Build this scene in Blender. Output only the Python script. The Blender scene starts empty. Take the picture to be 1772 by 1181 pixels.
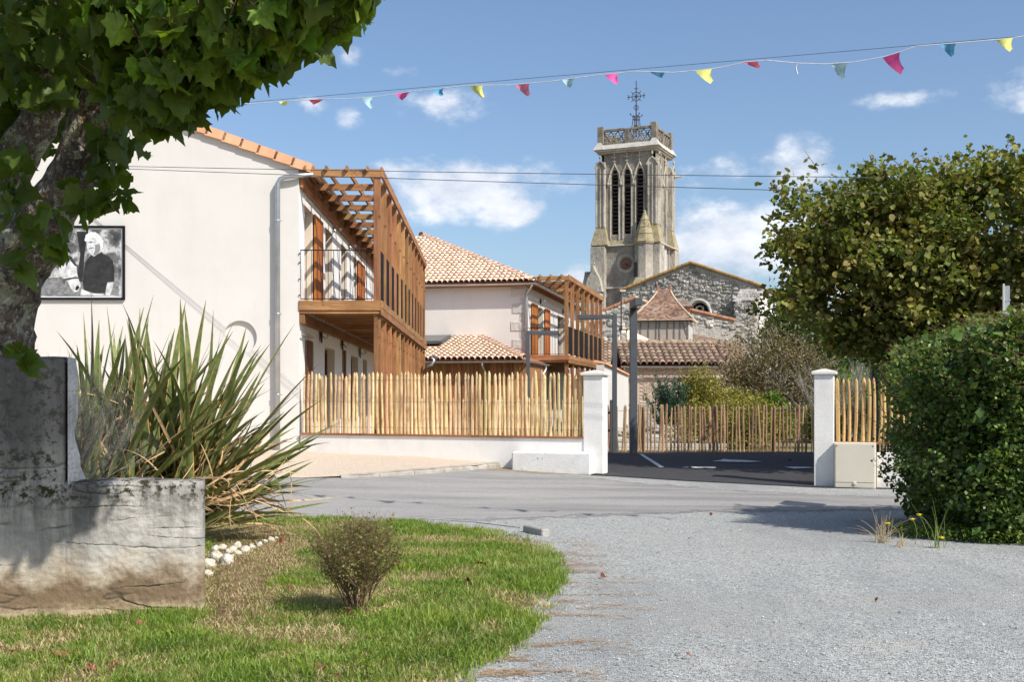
import bpy, math, random
import numpy as np
from mathutils import Vector, Matrix, noise
from mathutils.geometry import tessellate_polygon

R = math.radians
scene = bpy.context.scene
col = scene.collection
rnd = random.Random(7)

# ------------------------------------------------------------------ camera, sky, sun
F = 2000.0
CAMZ = 1.5
cam_data = bpy.data.cameras.new('camera')
cam_data.sensor_width = 36
cam_data.lens = F / 1772 * 36
cam_data.shift_y = 103.5 / 1772
cam_data.clip_end = 5000
cam = bpy.data.objects.new('camera', cam_data)
cam.location = (0, 0, CAMZ)
cam.rotation_euler = (R(90), 0, 0)
col.objects.link(cam)
scene.camera = cam

SUN_EL, SUN_AZ = 43.0, 133.0          # azimuth clockwise from +Y
scene.view_settings.view_transform = 'Standard'
scene.view_settings.look = 'None'
scene.view_settings.gamma = 1
scene.view_settings.exposure = 0.32
SKY_S = 0.125

sun_d = bpy.data.lights.new('sun', 'SUN')
sun_d.energy = 4.2
sun_d.angle = R(0.53)
sun_d.color = (1.0, 0.95, 0.87)
sun = bpy.data.objects.new('sun', sun_d)
_sd = Vector((math.sin(R(SUN_AZ)) * math.cos(R(SUN_EL)), math.cos(R(SUN_AZ)) * math.cos(R(SUN_EL)), math.sin(R(SUN_EL))))
sun.rotation_euler = _sd.to_track_quat('Z', 'Y').to_euler()
sun.location = (20, -20, 30)
col.objects.link(sun)

world = bpy.data.worlds.new('World')
scene.world = world
world.use_nodes = True
wn, wl = world.node_tree.nodes, world.node_tree.links
wn.clear()

def N(nodes, t, **kw):
    n = nodes.new(t)
    for k, v in kw.items():
        if k.startswith('i_'):
            key = k[2:]
            key = int(key) if key.isdigit() else key
            n.inputs[key].default_value = v
        else:
            setattr(n, k, v)
    return n

def build_world():
    out = N(wn, 'ShaderNodeOutputWorld')
    bg = N(wn, 'ShaderNodeBackground'); bg.inputs[1].default_value = SKY_S
    sky = N(wn, 'ShaderNodeTexSky')
    sky.sky_type = 'NISHITA'; sky.sun_disc = False
    sky.sun_elevation = R(SUN_EL); sky.sun_rotation = R(SUN_AZ)
    sky.altitude = 50; sky.air_density = 1.0; sky.dust_density = 1.7; sky.ozone_density = 3.6
    tc = N(wn, 'ShaderNodeTexCoord')
    # clouds: soft lumps standing in given directions, broken up by noise
    clouds = [  # px, py, half width, half height, weight
        (800, 325, 190, 62, 1.0), (885, 365, 85, 40, 1.0), (700, 300, 75, 34, .8), (770, 180, 75, 40, .70), (540, 182, 40, 26, .55),
        (602, 203, 30, 22, .5), (606, 102, 24, 22, .42), (690, 124, 60, 22, .45), (1000, 482, 52, 42, .8), (935, 505, 50, 22, .5),
        (1255, 425, 150, 80, 1.1), (1380, 290, 75, 52, .85), (1235, 300, 75, 34, .45), (1790, 155, 70, 46, .5), (1560, 172, 95, 16, .38),
        (1480, 440, 200, 90, .9), (330, 420, 200, 80, .5), (-200, 300, 220, 70, .8), (2100, 330, 260, 80, .9)]
    g_prev = None
    for px, py, hw, hh, w in clouds:
        c = Vector(((px - 886) / F, 1, (694 - py) / F)).normalized()
        sub = N(wn, 'ShaderNodeVectorMath', operation='SUBTRACT'); sub.inputs[1].default_value = c
        wl.new(tc.outputs['Generated'], sub.inputs[0])
        mul = N(wn, 'ShaderNodeVectorMath', operation='MULTIPLY')
        mul.inputs[1].default_value = (F / hw, 3.0, F / hh)
        wl.new(sub.outputs[0], mul.inputs[0])
        ln = N(wn, 'ShaderNodeVectorMath', operation='LENGTH'); wl.new(mul.outputs[0], ln.inputs[0])
        mr = N(wn, 'ShaderNodeMapRange'); mr.interpolation_type = 'SMOOTHSTEP'
        mr.inputs[1].default_value = 1.45; mr.inputs[2].default_value = 0.0
        mr.inputs[3].default_value = 0.0; mr.inputs[4].default_value = w
        wl.new(ln.outputs['Value'], mr.inputs[0])
        if g_prev is None:
            g_prev = mr.outputs[0]
        else:
            mx = N(wn, 'ShaderNodeMath', operation='MAXIMUM')
            wl.new(g_prev, mx.inputs[0]); wl.new(mr.outputs[0], mx.inputs[1]); g_prev = mx.outputs[0]
    mp = N(wn, 'ShaderNodeMapping'); mp.inputs['Scale'].default_value = (1, 1, 1.7)
    wl.new(tc.outputs['Generated'], mp.inputs[0])
    nz = N(wn, 'ShaderNodeTexNoise', i_Scale=17.0, i_Detail=9.0, i_Roughness=0.62); wl.new(mp.outputs[0], nz.inputs['Vector'])
    n2 = N(wn, 'ShaderNodeTexNoise', i_Scale=3.2, i_Detail=6.0, i_Roughness=0.55); wl.new(mp.outputs[0], n2.inputs['Vector'])
    # generic scattered clouds away from the view
    sep = N(wn, 'ShaderNodeSeparateXYZ'); wl.new(tc.outputs['Generated'], sep.inputs[0])
    aw = N(wn, 'ShaderNodeMapRange'); aw.inputs[1].default_value = 0.88; aw.inputs[2].default_value = 0.6
    aw.inputs[3].default_value = 0; aw.inputs[4].default_value = 1; wl.new(sep.outputs['Y'], aw.inputs[0])
    gm = N(wn, 'ShaderNodeMapRange'); gm.inputs[1].default_value = 0.52; gm.inputs[2].default_value = 0.72
    gm.inputs[3].default_value = 0; gm.inputs[4].default_value = 1; wl.new(n2.outputs[0], gm.inputs[0])
    gen = N(wn, 'ShaderNodeMath', operation='MULTIPLY'); wl.new(aw.outputs[0], gen.inputs[0]); wl.new(gm.outputs[0], gen.inputs[1])
    mx = N(wn, 'ShaderNodeMath', operation='MAXIMUM'); wl.new(g_prev, mx.inputs[0]); wl.new(gen.outputs[0], mx.inputs[1])
    nn = N(wn, 'ShaderNodeMath', operation='MULTIPLY_ADD'); nn.inputs[1].default_value = 1.9; nn.inputs[2].default_value = -1.0
    wl.new(nz.outputs[0], nn.inputs[0])
    ad = N(wn, 'ShaderNodeMath', operation='ADD'); wl.new(mx.outputs[0], ad.inputs[0]); wl.new(nn.outputs[0], ad.inputs[1])
    ms = N(wn, 'ShaderNodeMapRange'); ms.interpolation_type = 'SMOOTHSTEP'
    ms.inputs[1].default_value = 0.17; ms.inputs[2].default_value = 0.80; ms.inputs[3].default_value = 0; ms.inputs[4].default_value = 0.93
    wl.new(ad.outputs[0], ms.inputs[0])
    gate = N(wn, 'ShaderNodeMath', operation='MULTIPLY')
    g2 = N(wn, 'ShaderNodeMapRange'); g2.inputs[1].default_value = 0.0; g2.inputs[2].default_value = 0.3
    g2.inputs[3].default_value = 0; g2.inputs[4].default_value = 1; wl.new(mx.outputs[0], g2.inputs[0])
    wl.new(ms.outputs[0], gate.inputs[0]); wl.new(g2.outputs[0], gate.inputs[1])
    # cloud brightness varies with thickness
    cr = N(wn, 'ShaderNodeMapRange'); cr.inputs[1].default_value = 0.35; cr.inputs[2].default_value = 0.68
    cr.inputs[3].default_value = 0; cr.inputs[4].default_value = 1; wl.new(nz.outputs[0], cr.inputs[0])
    cm = N(wn, 'ShaderNodeMix'); cm.data_type = 'RGBA'
    cm.inputs[6].default_value = (4.4, 4.8, 5.7, 1); cm.inputs[7].default_value = (7.1, 7.25, 7.5, 1)
    wl.new(cr.outputs[0], cm.inputs[0])
    m = N(wn, 'ShaderNodeMix'); m.data_type = 'RGBA'
    wl.new(gate.outputs[0], m.inputs[0]); wl.new(sky.outputs[0], m.inputs[6]); wl.new(cm.outputs[2], m.inputs[7])
    wl.new(m.outputs[2], bg.inputs[0]); wl.new(bg.outputs[0], out.inputs[0])
build_world()

# ------------------------------------------------------------------ materials
MATS = {}
def ramp(nt, src, stops):
    r = nt.nodes.new('ShaderNodeValToRGB')
    e = r.color_ramp.elements
    while len(e) > len(stops): e.remove(e[-1])
    while len(e) < len(stops): e.new(0.5)
    for i, (p, c) in enumerate(stops):
        e[i].position = p; e[i].color = (*c, 1) if len(c) == 3 else c
    nt.links.new(src, r.inputs[0])
    return r

def pm(name, stops, scale=4, stretch=(1, 1, 1), rough=.8, bump=.3, bscale=None, bdist=.02, metal=0, detail=6, spec=.3,
       fine=None, objrand=0, island=0, hue=0, vor=None, trans=0, coord='Object', nrough=.6, distort=0, second=None, sheen=0):
    """noise driven colour + bump. stops: [(pos, rgb)...]"""
    if name in MATS: return MATS[name]
    m = bpy.data.materials.new(name); m.use_nodes = True
    nt = m.node_tree; nd, lk = nt.nodes, nt.links
    bsdf = nd['Principled BSDF']; out = nd['Material Output']
    bsdf.inputs['Roughness'].default_value = rough
    bsdf.inputs['Metallic'].default_value = metal
    bsdf.inputs['Specular IOR Level'].default_value = spec
    tc = nd.new('ShaderNodeTexCoord')
    mp = nd.new('ShaderNodeMapping'); mp.inputs['Scale'].default_value = stretch
    lk.new(tc.outputs[coord], mp.inputs[0])
    vec = mp.outputs[0]
    if objrand:
        oi0 = nd.new('ShaderNodeObjectInfo')
        sh = nd.new('ShaderNodeVectorMath'); sh.operation = 'ADD'
        sc = nd.new('ShaderNodeVectorMath'); sc.operation = 'SCALE'; sc.inputs[3].default_value = 37.0
        cb = nd.new('ShaderNodeCombineXYZ'); lk.new(oi0.outputs['Random'], cb.inputs[0]); lk.new(oi0.outputs['Random'], cb.inputs[1])
        lk.new(cb.outputs[0], sc.inputs[0]); lk.new(vec, sh.inputs[0]); lk.new(sc.outputs[0], sh.inputs[1]); vec = sh.outputs[0]
    if vor:
        t = nd.new('ShaderNodeTexVoronoi'); t.inputs['Scale'].default_value = vor
        lk.new(vec, t.inputs['Vector'])
        sp = nd.new('ShaderNodeSeparateColor'); lk.new(t.outputs['Color'], sp.inputs[0])
        fac = sp.outputs[0]; hsrc = t.outputs['Distance']
    else:
        t = nd.new('ShaderNodeTexNoise')
        t.inputs['Scale'].default_value = scale; t.inputs['Detail'].default_value = detail
        t.inputs['Roughness'].default_value = nrough; t.inputs['Distortion'].default_value = distort
        lk.new(vec, t.inputs['Vector']); fac = t.outputs[0]; hsrc = t.outputs[0]
    c = ramp(nt, fac, stops).outputs[0]
    if second:      # (scale, lo, hi, colour, strength[, stretch])  overlaid patches
        for s2 in (second if isinstance(second, list) else [second]):
            mp2 = nd.new('ShaderNodeMapping'); mp2.inputs['Scale'].default_value = s2[5] if len(s2) > 5 else (1, 1, 1)
            mp2.inputs['Location'].default_value = (3.1 * s2[0], 1.7, 5.3)
            lk.new(tc.outputs[coord], mp2.inputs[0])
            n2 = nd.new('ShaderNodeTexNoise'); n2.inputs['Scale'].default_value = s2[0]; n2.inputs['Detail'].default_value = 8
            n2.inputs['Roughness'].default_value = .65
            lk.new(mp2.outputs[0], n2.inputs['Vector'])
            mr = nd.new('ShaderNodeMapRange'); mr.inputs[1].default_value = s2[1]; mr.inputs[2].default_value = s2[2]
            mr.inputs[4].default_value = s2[4]
            lk.new(n2.outputs[0], mr.inputs[0])
            mx = nd.new('ShaderNodeMix'); mx.data_type = 'RGBA'; mx.inputs[7].default_value = (*s2[3], 1)
            lk.new(mr.outputs[0], mx.inputs[0]); lk.new(c, mx.inputs[6]); c = mx.outputs[2]
    if objrand or island or hue:
        if island:
            ge = nd.new('ShaderNodeNewGeometry'); rs = ge.outputs['Random Per Island']; amt = island
        else:
            oi = nd.new('ShaderNodeObjectInfo'); rs = oi.outputs['Random']; amt = objrand
        hs = nd.new('ShaderNodeHueSaturation')
        mr = nd.new('ShaderNodeMapRange'); mr.inputs[3].default_value = 1 - amt; mr.inputs[4].default_value = 1 + amt
        lk.new(rs, mr.inputs[0]); lk.new(mr.outputs[0], hs.inputs['Value'])
        if hue:
            m7 = nd.new('ShaderNodeMath'); m7.operation = 'MULTIPLY'; m7.inputs[1].default_value = 7.31; lk.new(rs, m7.inputs[0])
            fr = nd.new('ShaderNodeMath'); fr.operation = 'FRACT'; lk.new(m7.outputs[0], fr.inputs[0])
            mh = nd.new('ShaderNodeMapRange'); mh.inputs[3].default_value = .5 - hue; mh.inputs[4].default_value = .5 + hue
            lk.new(fr.outputs[0], mh.inputs[0]); lk.new(mh.outputs[0], hs.inputs['Hue'])
        lk.new(c, hs.inputs['Color']); c = hs.outputs[0]
    lk.new(c, bsdf.inputs['Base Color'])
    if bump:
        bs = bscale or scale * 6
        bn = nd.new('ShaderNodeTexNoise'); bn.inputs['Scale'].default_value = bs; bn.inputs['Detail'].default_value = 4
        lk.new(vec, bn.inputs['Vector'])
        bp = nd.new('ShaderNodeBump'); bp.inputs['Strength'].default_value = bump; bp.inputs['Distance'].default_value = bdist
        lk.new(hsrc if vor else bn.outputs[0], bp.inputs['Height'])
        if vor: bp.invert = True
        lk.new(bp.outputs[0], bsdf.inputs['Normal'])
    if trans:
        tr = nd.new('ShaderNodeBsdfTranslucent'); mixs = nd.new('ShaderNodeMixShader'); mixs.inputs[0].default_value = trans
        g = nd.new('ShaderNodeMix'); g.data_type = 'RGBA'; g.blend_type = 'MULTIPLY'; g.inputs[0].default_value = 1
        g.inputs[7].default_value = (1.6, 1.8, .5, 1); lk.new(c, g.inputs[6]); lk.new(g.outputs[2], tr.inputs[0])
        lk.new(bsdf.outputs[0], mixs.inputs[1]); lk.new(tr.outputs[0], mixs.inputs[2]); lk.new(mixs.outputs[0], out.inputs[0])
    MATS[name] = m
    return m

def edge_alpha(m, nscale=6, amount=.5):
    """fade a ground sheet out raggedly towards its border: vertex attribute 'edge' is the distance to it in metres"""
    nt = m.node_tree; nd, lk = nt.nodes, nt.links
    out = nd['Material Output']; src = out.inputs[0].links[0].from_socket
    at = nd.new('ShaderNodeAttribute'); at.attribute_name = 'edge'
    tc = nd.new('ShaderNodeTexCoord')
    n = nd.new('ShaderNodeTexNoise'); n.inputs['Scale'].default_value = nscale; n.inputs['Detail'].default_value = 10; n.inputs['Roughness'].default_value = .8
    lk.new(tc.outputs['Object'], n.inputs['Vector'])
    a = nd.new('ShaderNodeMath'); a.operation = 'MULTIPLY_ADD'; a.inputs[1].default_value = amount * 2.4; a.inputs[2].default_value = -amount * 1.7
    lk.new(n.outputs[0], a.inputs[0])
    s = nd.new('ShaderNodeMath'); s.operation = 'ADD'; lk.new(at.outputs['Fac'], s.inputs[0]); lk.new(a.outputs[0], s.inputs[1])
    mr = nd.new('ShaderNodeMapRange'); mr.inputs[1].default_value = 0; mr.inputs[2].default_value = .08 + amount * .25
    lk.new(s.outputs[0], mr.inputs[0])
    tr = nd.new('ShaderNodeBsdfTransparent'); mx = nd.new('ShaderNodeMixShader')
    lk.new(mr.outputs[0], mx.inputs[0]); lk.new(tr.outputs[0], mx.inputs[1]); lk.new(src, mx.inputs[2]); lk.new(mx.outputs[0], out.inputs[0])

W_ = lambda v: (v, v, v)
M_plaster = pm('plaster', [(.3, (.64, .615, .575)), (.7, (.69, .665, .625))], 1.2, rough=.95, bump=.35, bscale=90, bdist=.006, spec=.15,
               second=[(0.6, .5, .8, (.58, .55, .51), .3), (1.6, .52, .72, (.56, .53, .48), .16, (2.5, 2.5, .35)), (7, .6, .7, (.58, .54, .49), .15)])
M_plaster_white = pm('white_plaster', [(.3, (.80, .79, .765)), (.7, (.85, .84, .82))], 2, rough=.95, bump=.2, bscale=90, bdist=.005, spec=.1)
M_pillar = pm('pillar_plaster', [(.3, (.78, .76, .72)), (.7, (.84, .82, .785))], 3, rough=.95, bump=.6, bscale=70, bdist=.01, spec=.1,
              second=[(1.8, .5, .75, (.62, .57, .5), .45), (5, .55, .7, (.66, .62, .56), .4, (1, 1, .4)), (30, .64, .7, (.5, .46, .4), .4)])
M_reveal = pm('beige_render', [(.3, (.62, .55, .45)), (.7, (.68, .61, .5))], 2, rough=.95, bump=.2, spec=.1)
M_zinc = pm('zinc', [(.3, (.42, .45, .48)), (.7, (.58, .6, .62))], 5, rough=.38, bump=.05, metal=.75)
M_anthracite = pm('anthracite_metal', [(.3, (.065, .072, .082)), (.7, (.085, .092, .1))], 5, rough=.5, bump=.03, metal=0, spec=.5)
M_black = pm('black_metal', [(.3, (.008, .008, .009)), (.7, (.013, .013, .014))], 5, rough=.7, bump=0, spec=.15)
def wood(name, a, b, c, st, objrand=.27, hue=.012, rough=.65):
    return pm(name, [(.25, a), (.5, b), (.78, c)], 1.0, stretch=st, rough=rough, bump=.35, bscale=8, bdist=.012, objrand=objrand, hue=hue, detail=8,
              distort=.6, second=[(4.0, .60, .70, tuple(x * .4 for x in a), .8), (1.4, .5, .7, tuple(x * .7 for x in a), .4)])
WA, WB, WC = (.17, .075, .029), (.34, .165, .066), (.48, .27, .12)
M_wood_z = wood('larch_upright', WA, WB, WC, (14, 14, 1.1))
M_wood_x = wood('larch_across', WA, WB, WC, (1.1, 14, 14))
M_wood_y = wood('larch_along', WA, WB, WC, (14, 1.1, 14))
M_orange_z = wood('orange_stain', (.29, .085, .018), (.42, .135, .03), (.5, .18, .045), (14, 14, 1.1))
M_brown_z = wood('brown_shutter', (.10, .04, .02), (.15, .06, .03), (.2, .09, .045), (14, 14, 1.1))
M_picket = wood('chestnut_picket', (.26, .115, .05), (.74, .53, .27), (.88, .74, .47), (9, 9, 2.2), objrand=.24, hue=.018)
M_picket_old = wood('grey_chestnut_picket', (.16, .09, .05), (.36, .23, .13), (.5, .34, .2), (9, 9, 2.2), objrand=.28, hue=.012)
M_wire = pm('galvanised_wire', [(.3, W_(.08)), (.7, W_(.14))], 8, rough=.4, bump=0, metal=.6)
M_tile_new = pm('pale_clay_tile', [(.3, (.66, .42, .30)), (.5, (.78, .56, .41)), (.75, (.86, .69, .54))], 6, rough=.85, bump=.2, objrand=.14, hue=.015, spec=.2)
M_tile_old = pm('weathered_clay_tile', [(.25, (.16, .115, .09)), (.45, (.33, .24, .175)), (.62, (.46, .34, .255)), (.8, (.28, .25, .22))], 7, rough=.9, bump=.4, objrand=.3, hue=.02, spec=.15,
                second=(18, .58, .68, (.45, .3, .06), .6))
M_tile_red = pm('red_clay', [(.3, (.34, .14, .08)), (.7, (.46, .24, .14))], 6, rough=.85, bump=.3, objrand=.15, spec=.2)
M_deck = pm('roof_deck', [(.3, (.22, .09, .05)), (.7, (.35, .16, .09))], 5, rough=.9, bump=.2)
M_verge = pm('peach_verge_tile', [(.3, (.72, .36, .2)), (.7, (.82, .47, .28))], 3, rough=.85, bump=.12, objrand=.08, spec=.2)
M_stone = pm('tower_limestone', [(.28, (.2, .18, .16)), (.45, (.42, .39, .33)), (.6, (.54, .5, .43)), (.8, (.62, .58, .5))], .55, stretch=(1, 1, .45), rough=.95, bump=.6, bscale=5, bdist=.12, detail=10, spec=.1, nrough=.7,
             second=[(1.8, .56, .7, (.32, .22, .06), .7), (.35, .48, .66, (.12, .115, .115), .5), (9, .55, .7, (.22, .19, .16), .5)])
M_stone_lichen = pm('lichened_limestone', [(.28, (.13, .12, .10)), (.5, (.36, .32, .22)), (.75, (.46, .42, .32))], 1.2, rough=.95, bump=.6, bscale=6, bdist=.1, detail=10, spec=.1, nrough=.7,
             second=[(2.2, .48, .62, (.36, .26, .06), .75), (5, .55, .7, (.08, .075, .06), .7)])
M_stone_white = pm('pale_ashlar', [(.3, (.42, .40, .37)), (.6, (.58, .55, .5)), (.8, (.66, .64, .6))], 1.4, rough=.95, bump=.5, bscale=6, bdist=.08, spec=.1,
             second=(2.5, .55, .7, (.25, .24, .23), .5))
M_stone_dark = pm('dark_limestone', [(.28, (.15, .135, .12)), (.45, (.30, .27, .23)), (.6, (.40, .365, .31)), (.8, (.48, .44, .38))], .7, stretch=(1, 1, .45), rough=.95, bump=.6, bscale=5, bdist=.12, detail=10, spec=.1, nrough=.7,
             second=[(1.8, .54, .7, (.3, .2, .07), .7), (.35, .46, .64, (.11, .105, .10), .6), (9, .55, .7, (.2, .17, .14), .5)])  # darker limestone for the walls set back behind piers, ribs and hoods
M_rubble = pm('rubble_stone', [(.3, (.30, .285, .26)), (.5, (.47, .445, .40)), (.75, (.62, .59, .54))], 1.3, rough=.95, bump=.9, bscale=7, bdist=.14, island=.32, spec=.1, detail=9,
             second=[(.45, .46, .62, (.19, .185, .18), .65), (4, .55, .68, (.2, .18, .15), .5)])
M_mortar = pm('lime_mortar', [(.3, (.32, .30, .27)), (.7, (.50, .47, .42))], 2.5, rough=1, bump=.8, bscale=6, bdist=.12, spec=.05)
M_brickwall = pm('pale_brick', [(.3, (.44, .33, .25)), (.5, (.56, .45, .36)), (.7, (.5, .44, .38))], 3, stretch=(1, 1, 5), rough=.95, bump=.6, bscale=8, spec=.1)
M_louvre = pm('dark_louvre', [(.3, (.035, .028, .026)), (.7, (.07, .055, .05))], 3, rough=.8, bump=.2)
M_dark = pm('dark_void', [(.3, W_(.012)), (.7, W_(.02))], 3, rough=.9, bump=0)
M_iron = pm('rusty_iron', [(.3, (.035, .03, .035)), (.7, (.09, .06, .05))], 9, rough=.7, bump=.2)
M_glass = pm('window_glass', [(.3, (.02, .025, .03)), (.7, (.03, .035, .04))], 2, rough=.08, bump=0, spec=.8)
M_halfplaster = pm('taupe_plaster', [(.3, (.42, .345, .28)), (.7, (.5, .42, .345))], 2, rough=.95, bump=.3)
M_timber_grey = pm('grey_timber', [(.3, (.15, .14, .135)), (.7, (.24, .225, .215))], 4, stretch=(6, 6, 1), rough=.9, bump=.3)
M_conc = None
# leaves
def leafmat(name, stops, scale=1.5, trans=.25, rough=.5, spec=.4, island=.3, hue=.02, second=None):
    return pm(name, stops, scale, rough=rough, bump=0, island=island, hue=hue, trans=trans, spec=spec, detail=3, second=second)
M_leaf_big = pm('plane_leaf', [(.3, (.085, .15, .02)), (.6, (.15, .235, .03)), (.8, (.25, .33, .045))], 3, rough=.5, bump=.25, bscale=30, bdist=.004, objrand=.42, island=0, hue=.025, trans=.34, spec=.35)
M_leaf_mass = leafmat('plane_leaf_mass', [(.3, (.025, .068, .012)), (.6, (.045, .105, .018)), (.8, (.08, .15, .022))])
M_leaf_tree = leafmat('lime_leaf', [(.28, (.095, .13, .03)), (.48, (.165, .19, .042)), (.62, (.24, .22, .055)), (.8, (.33, .20, .08))], scale=1.6, island=.38, hue=.03, rough=.6, spec=.25,
                      second=[(3.0, .52, .66, (.22, .13, .075), .65)])
M_leaf_hedge = leafmat('hedge_leaf', [(.3, (.06, .10, .02)), (.6, (.10, .16, .03)), (.8, (.16, .21, .04))], scale=2.2, trans=.14, rough=.42, spec=.45, island=.45, hue=.02,
                       second=(1.6, .6, .72, (.16, .11, .06), .45))
M_leaf_laurel = leafmat('laurel_leaf', [(.3, (.035, .075, .012)), (.7, (.08, .14, .02))], rough=.4)
M_leaf_yellow = leafmat('yellow_green_leaf', [(.3, (.16, .16, .03)), (.5, (.28, .25, .05)), (.75, (.36, .31, .07))], scale=1.5)
M_leaf_brown = leafmat('brown_green_leaf', [(.3, (.10, .085, .04)), (.5, (.19, .15, .08)), (.75, (.27, .2, .11))], scale=1.2, hue=.03)
M_leaf_conifer = leafmat('conifer_leaf', [(.3, (.02, .055, .03)), (.7, (.045, .10, .055))], scale=2, trans=.05)
M_leaf_bright = leafmat('bright_leaf', [(.3, (.09, .16, .015)), (.7, (.16, .24, .03))], scale=2)
M_leaf_shrub = leafmat('small_shrub_leaf', [(.3, (.12, .16, .035)), (.55, (.19, .19, .05)), (.8, (.30, .10, .05))], scale=14, island=.4, hue=.03)
M_twig = pm('brown_twig', [(.3, (.14, .085, .05)), (.7, (.27, .18, .11))], 5, rough=.9, bump=0, island=.3)
M_twig_grey = pm('grey_twig', [(.3, (.26, .24, .21)), (.7, (.42, .4, .36))], 5, rough=.9, bump=0, island=.3)
M_bark = pm('lichened_bark', [(.3, (.045, .037, .03)), (.5, (.14, .115, .095)), (.75, (.30, .265, .225))], 16, stretch=(1, 1, .55), rough=.95, bump=1.0, bscale=24, bdist=.07, detail=10, nrough=.7, spec=.1,
             second=[(3.5, .52, .58, (.36, .37, .27), .8), (22, .54, .62, (.5, .5, .43), .75), (30, .58, .64, (.03, .025, .02), .8), (11, .63, .68, (.45, .22, .03), .9)])
M_bark2 = pm('brown_bark', [(.3, (.05, .038, .03)), (.7, (.13, .1, .08))], 6, stretch=(1, 1, .4), rough=.95, bump=.6)

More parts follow.
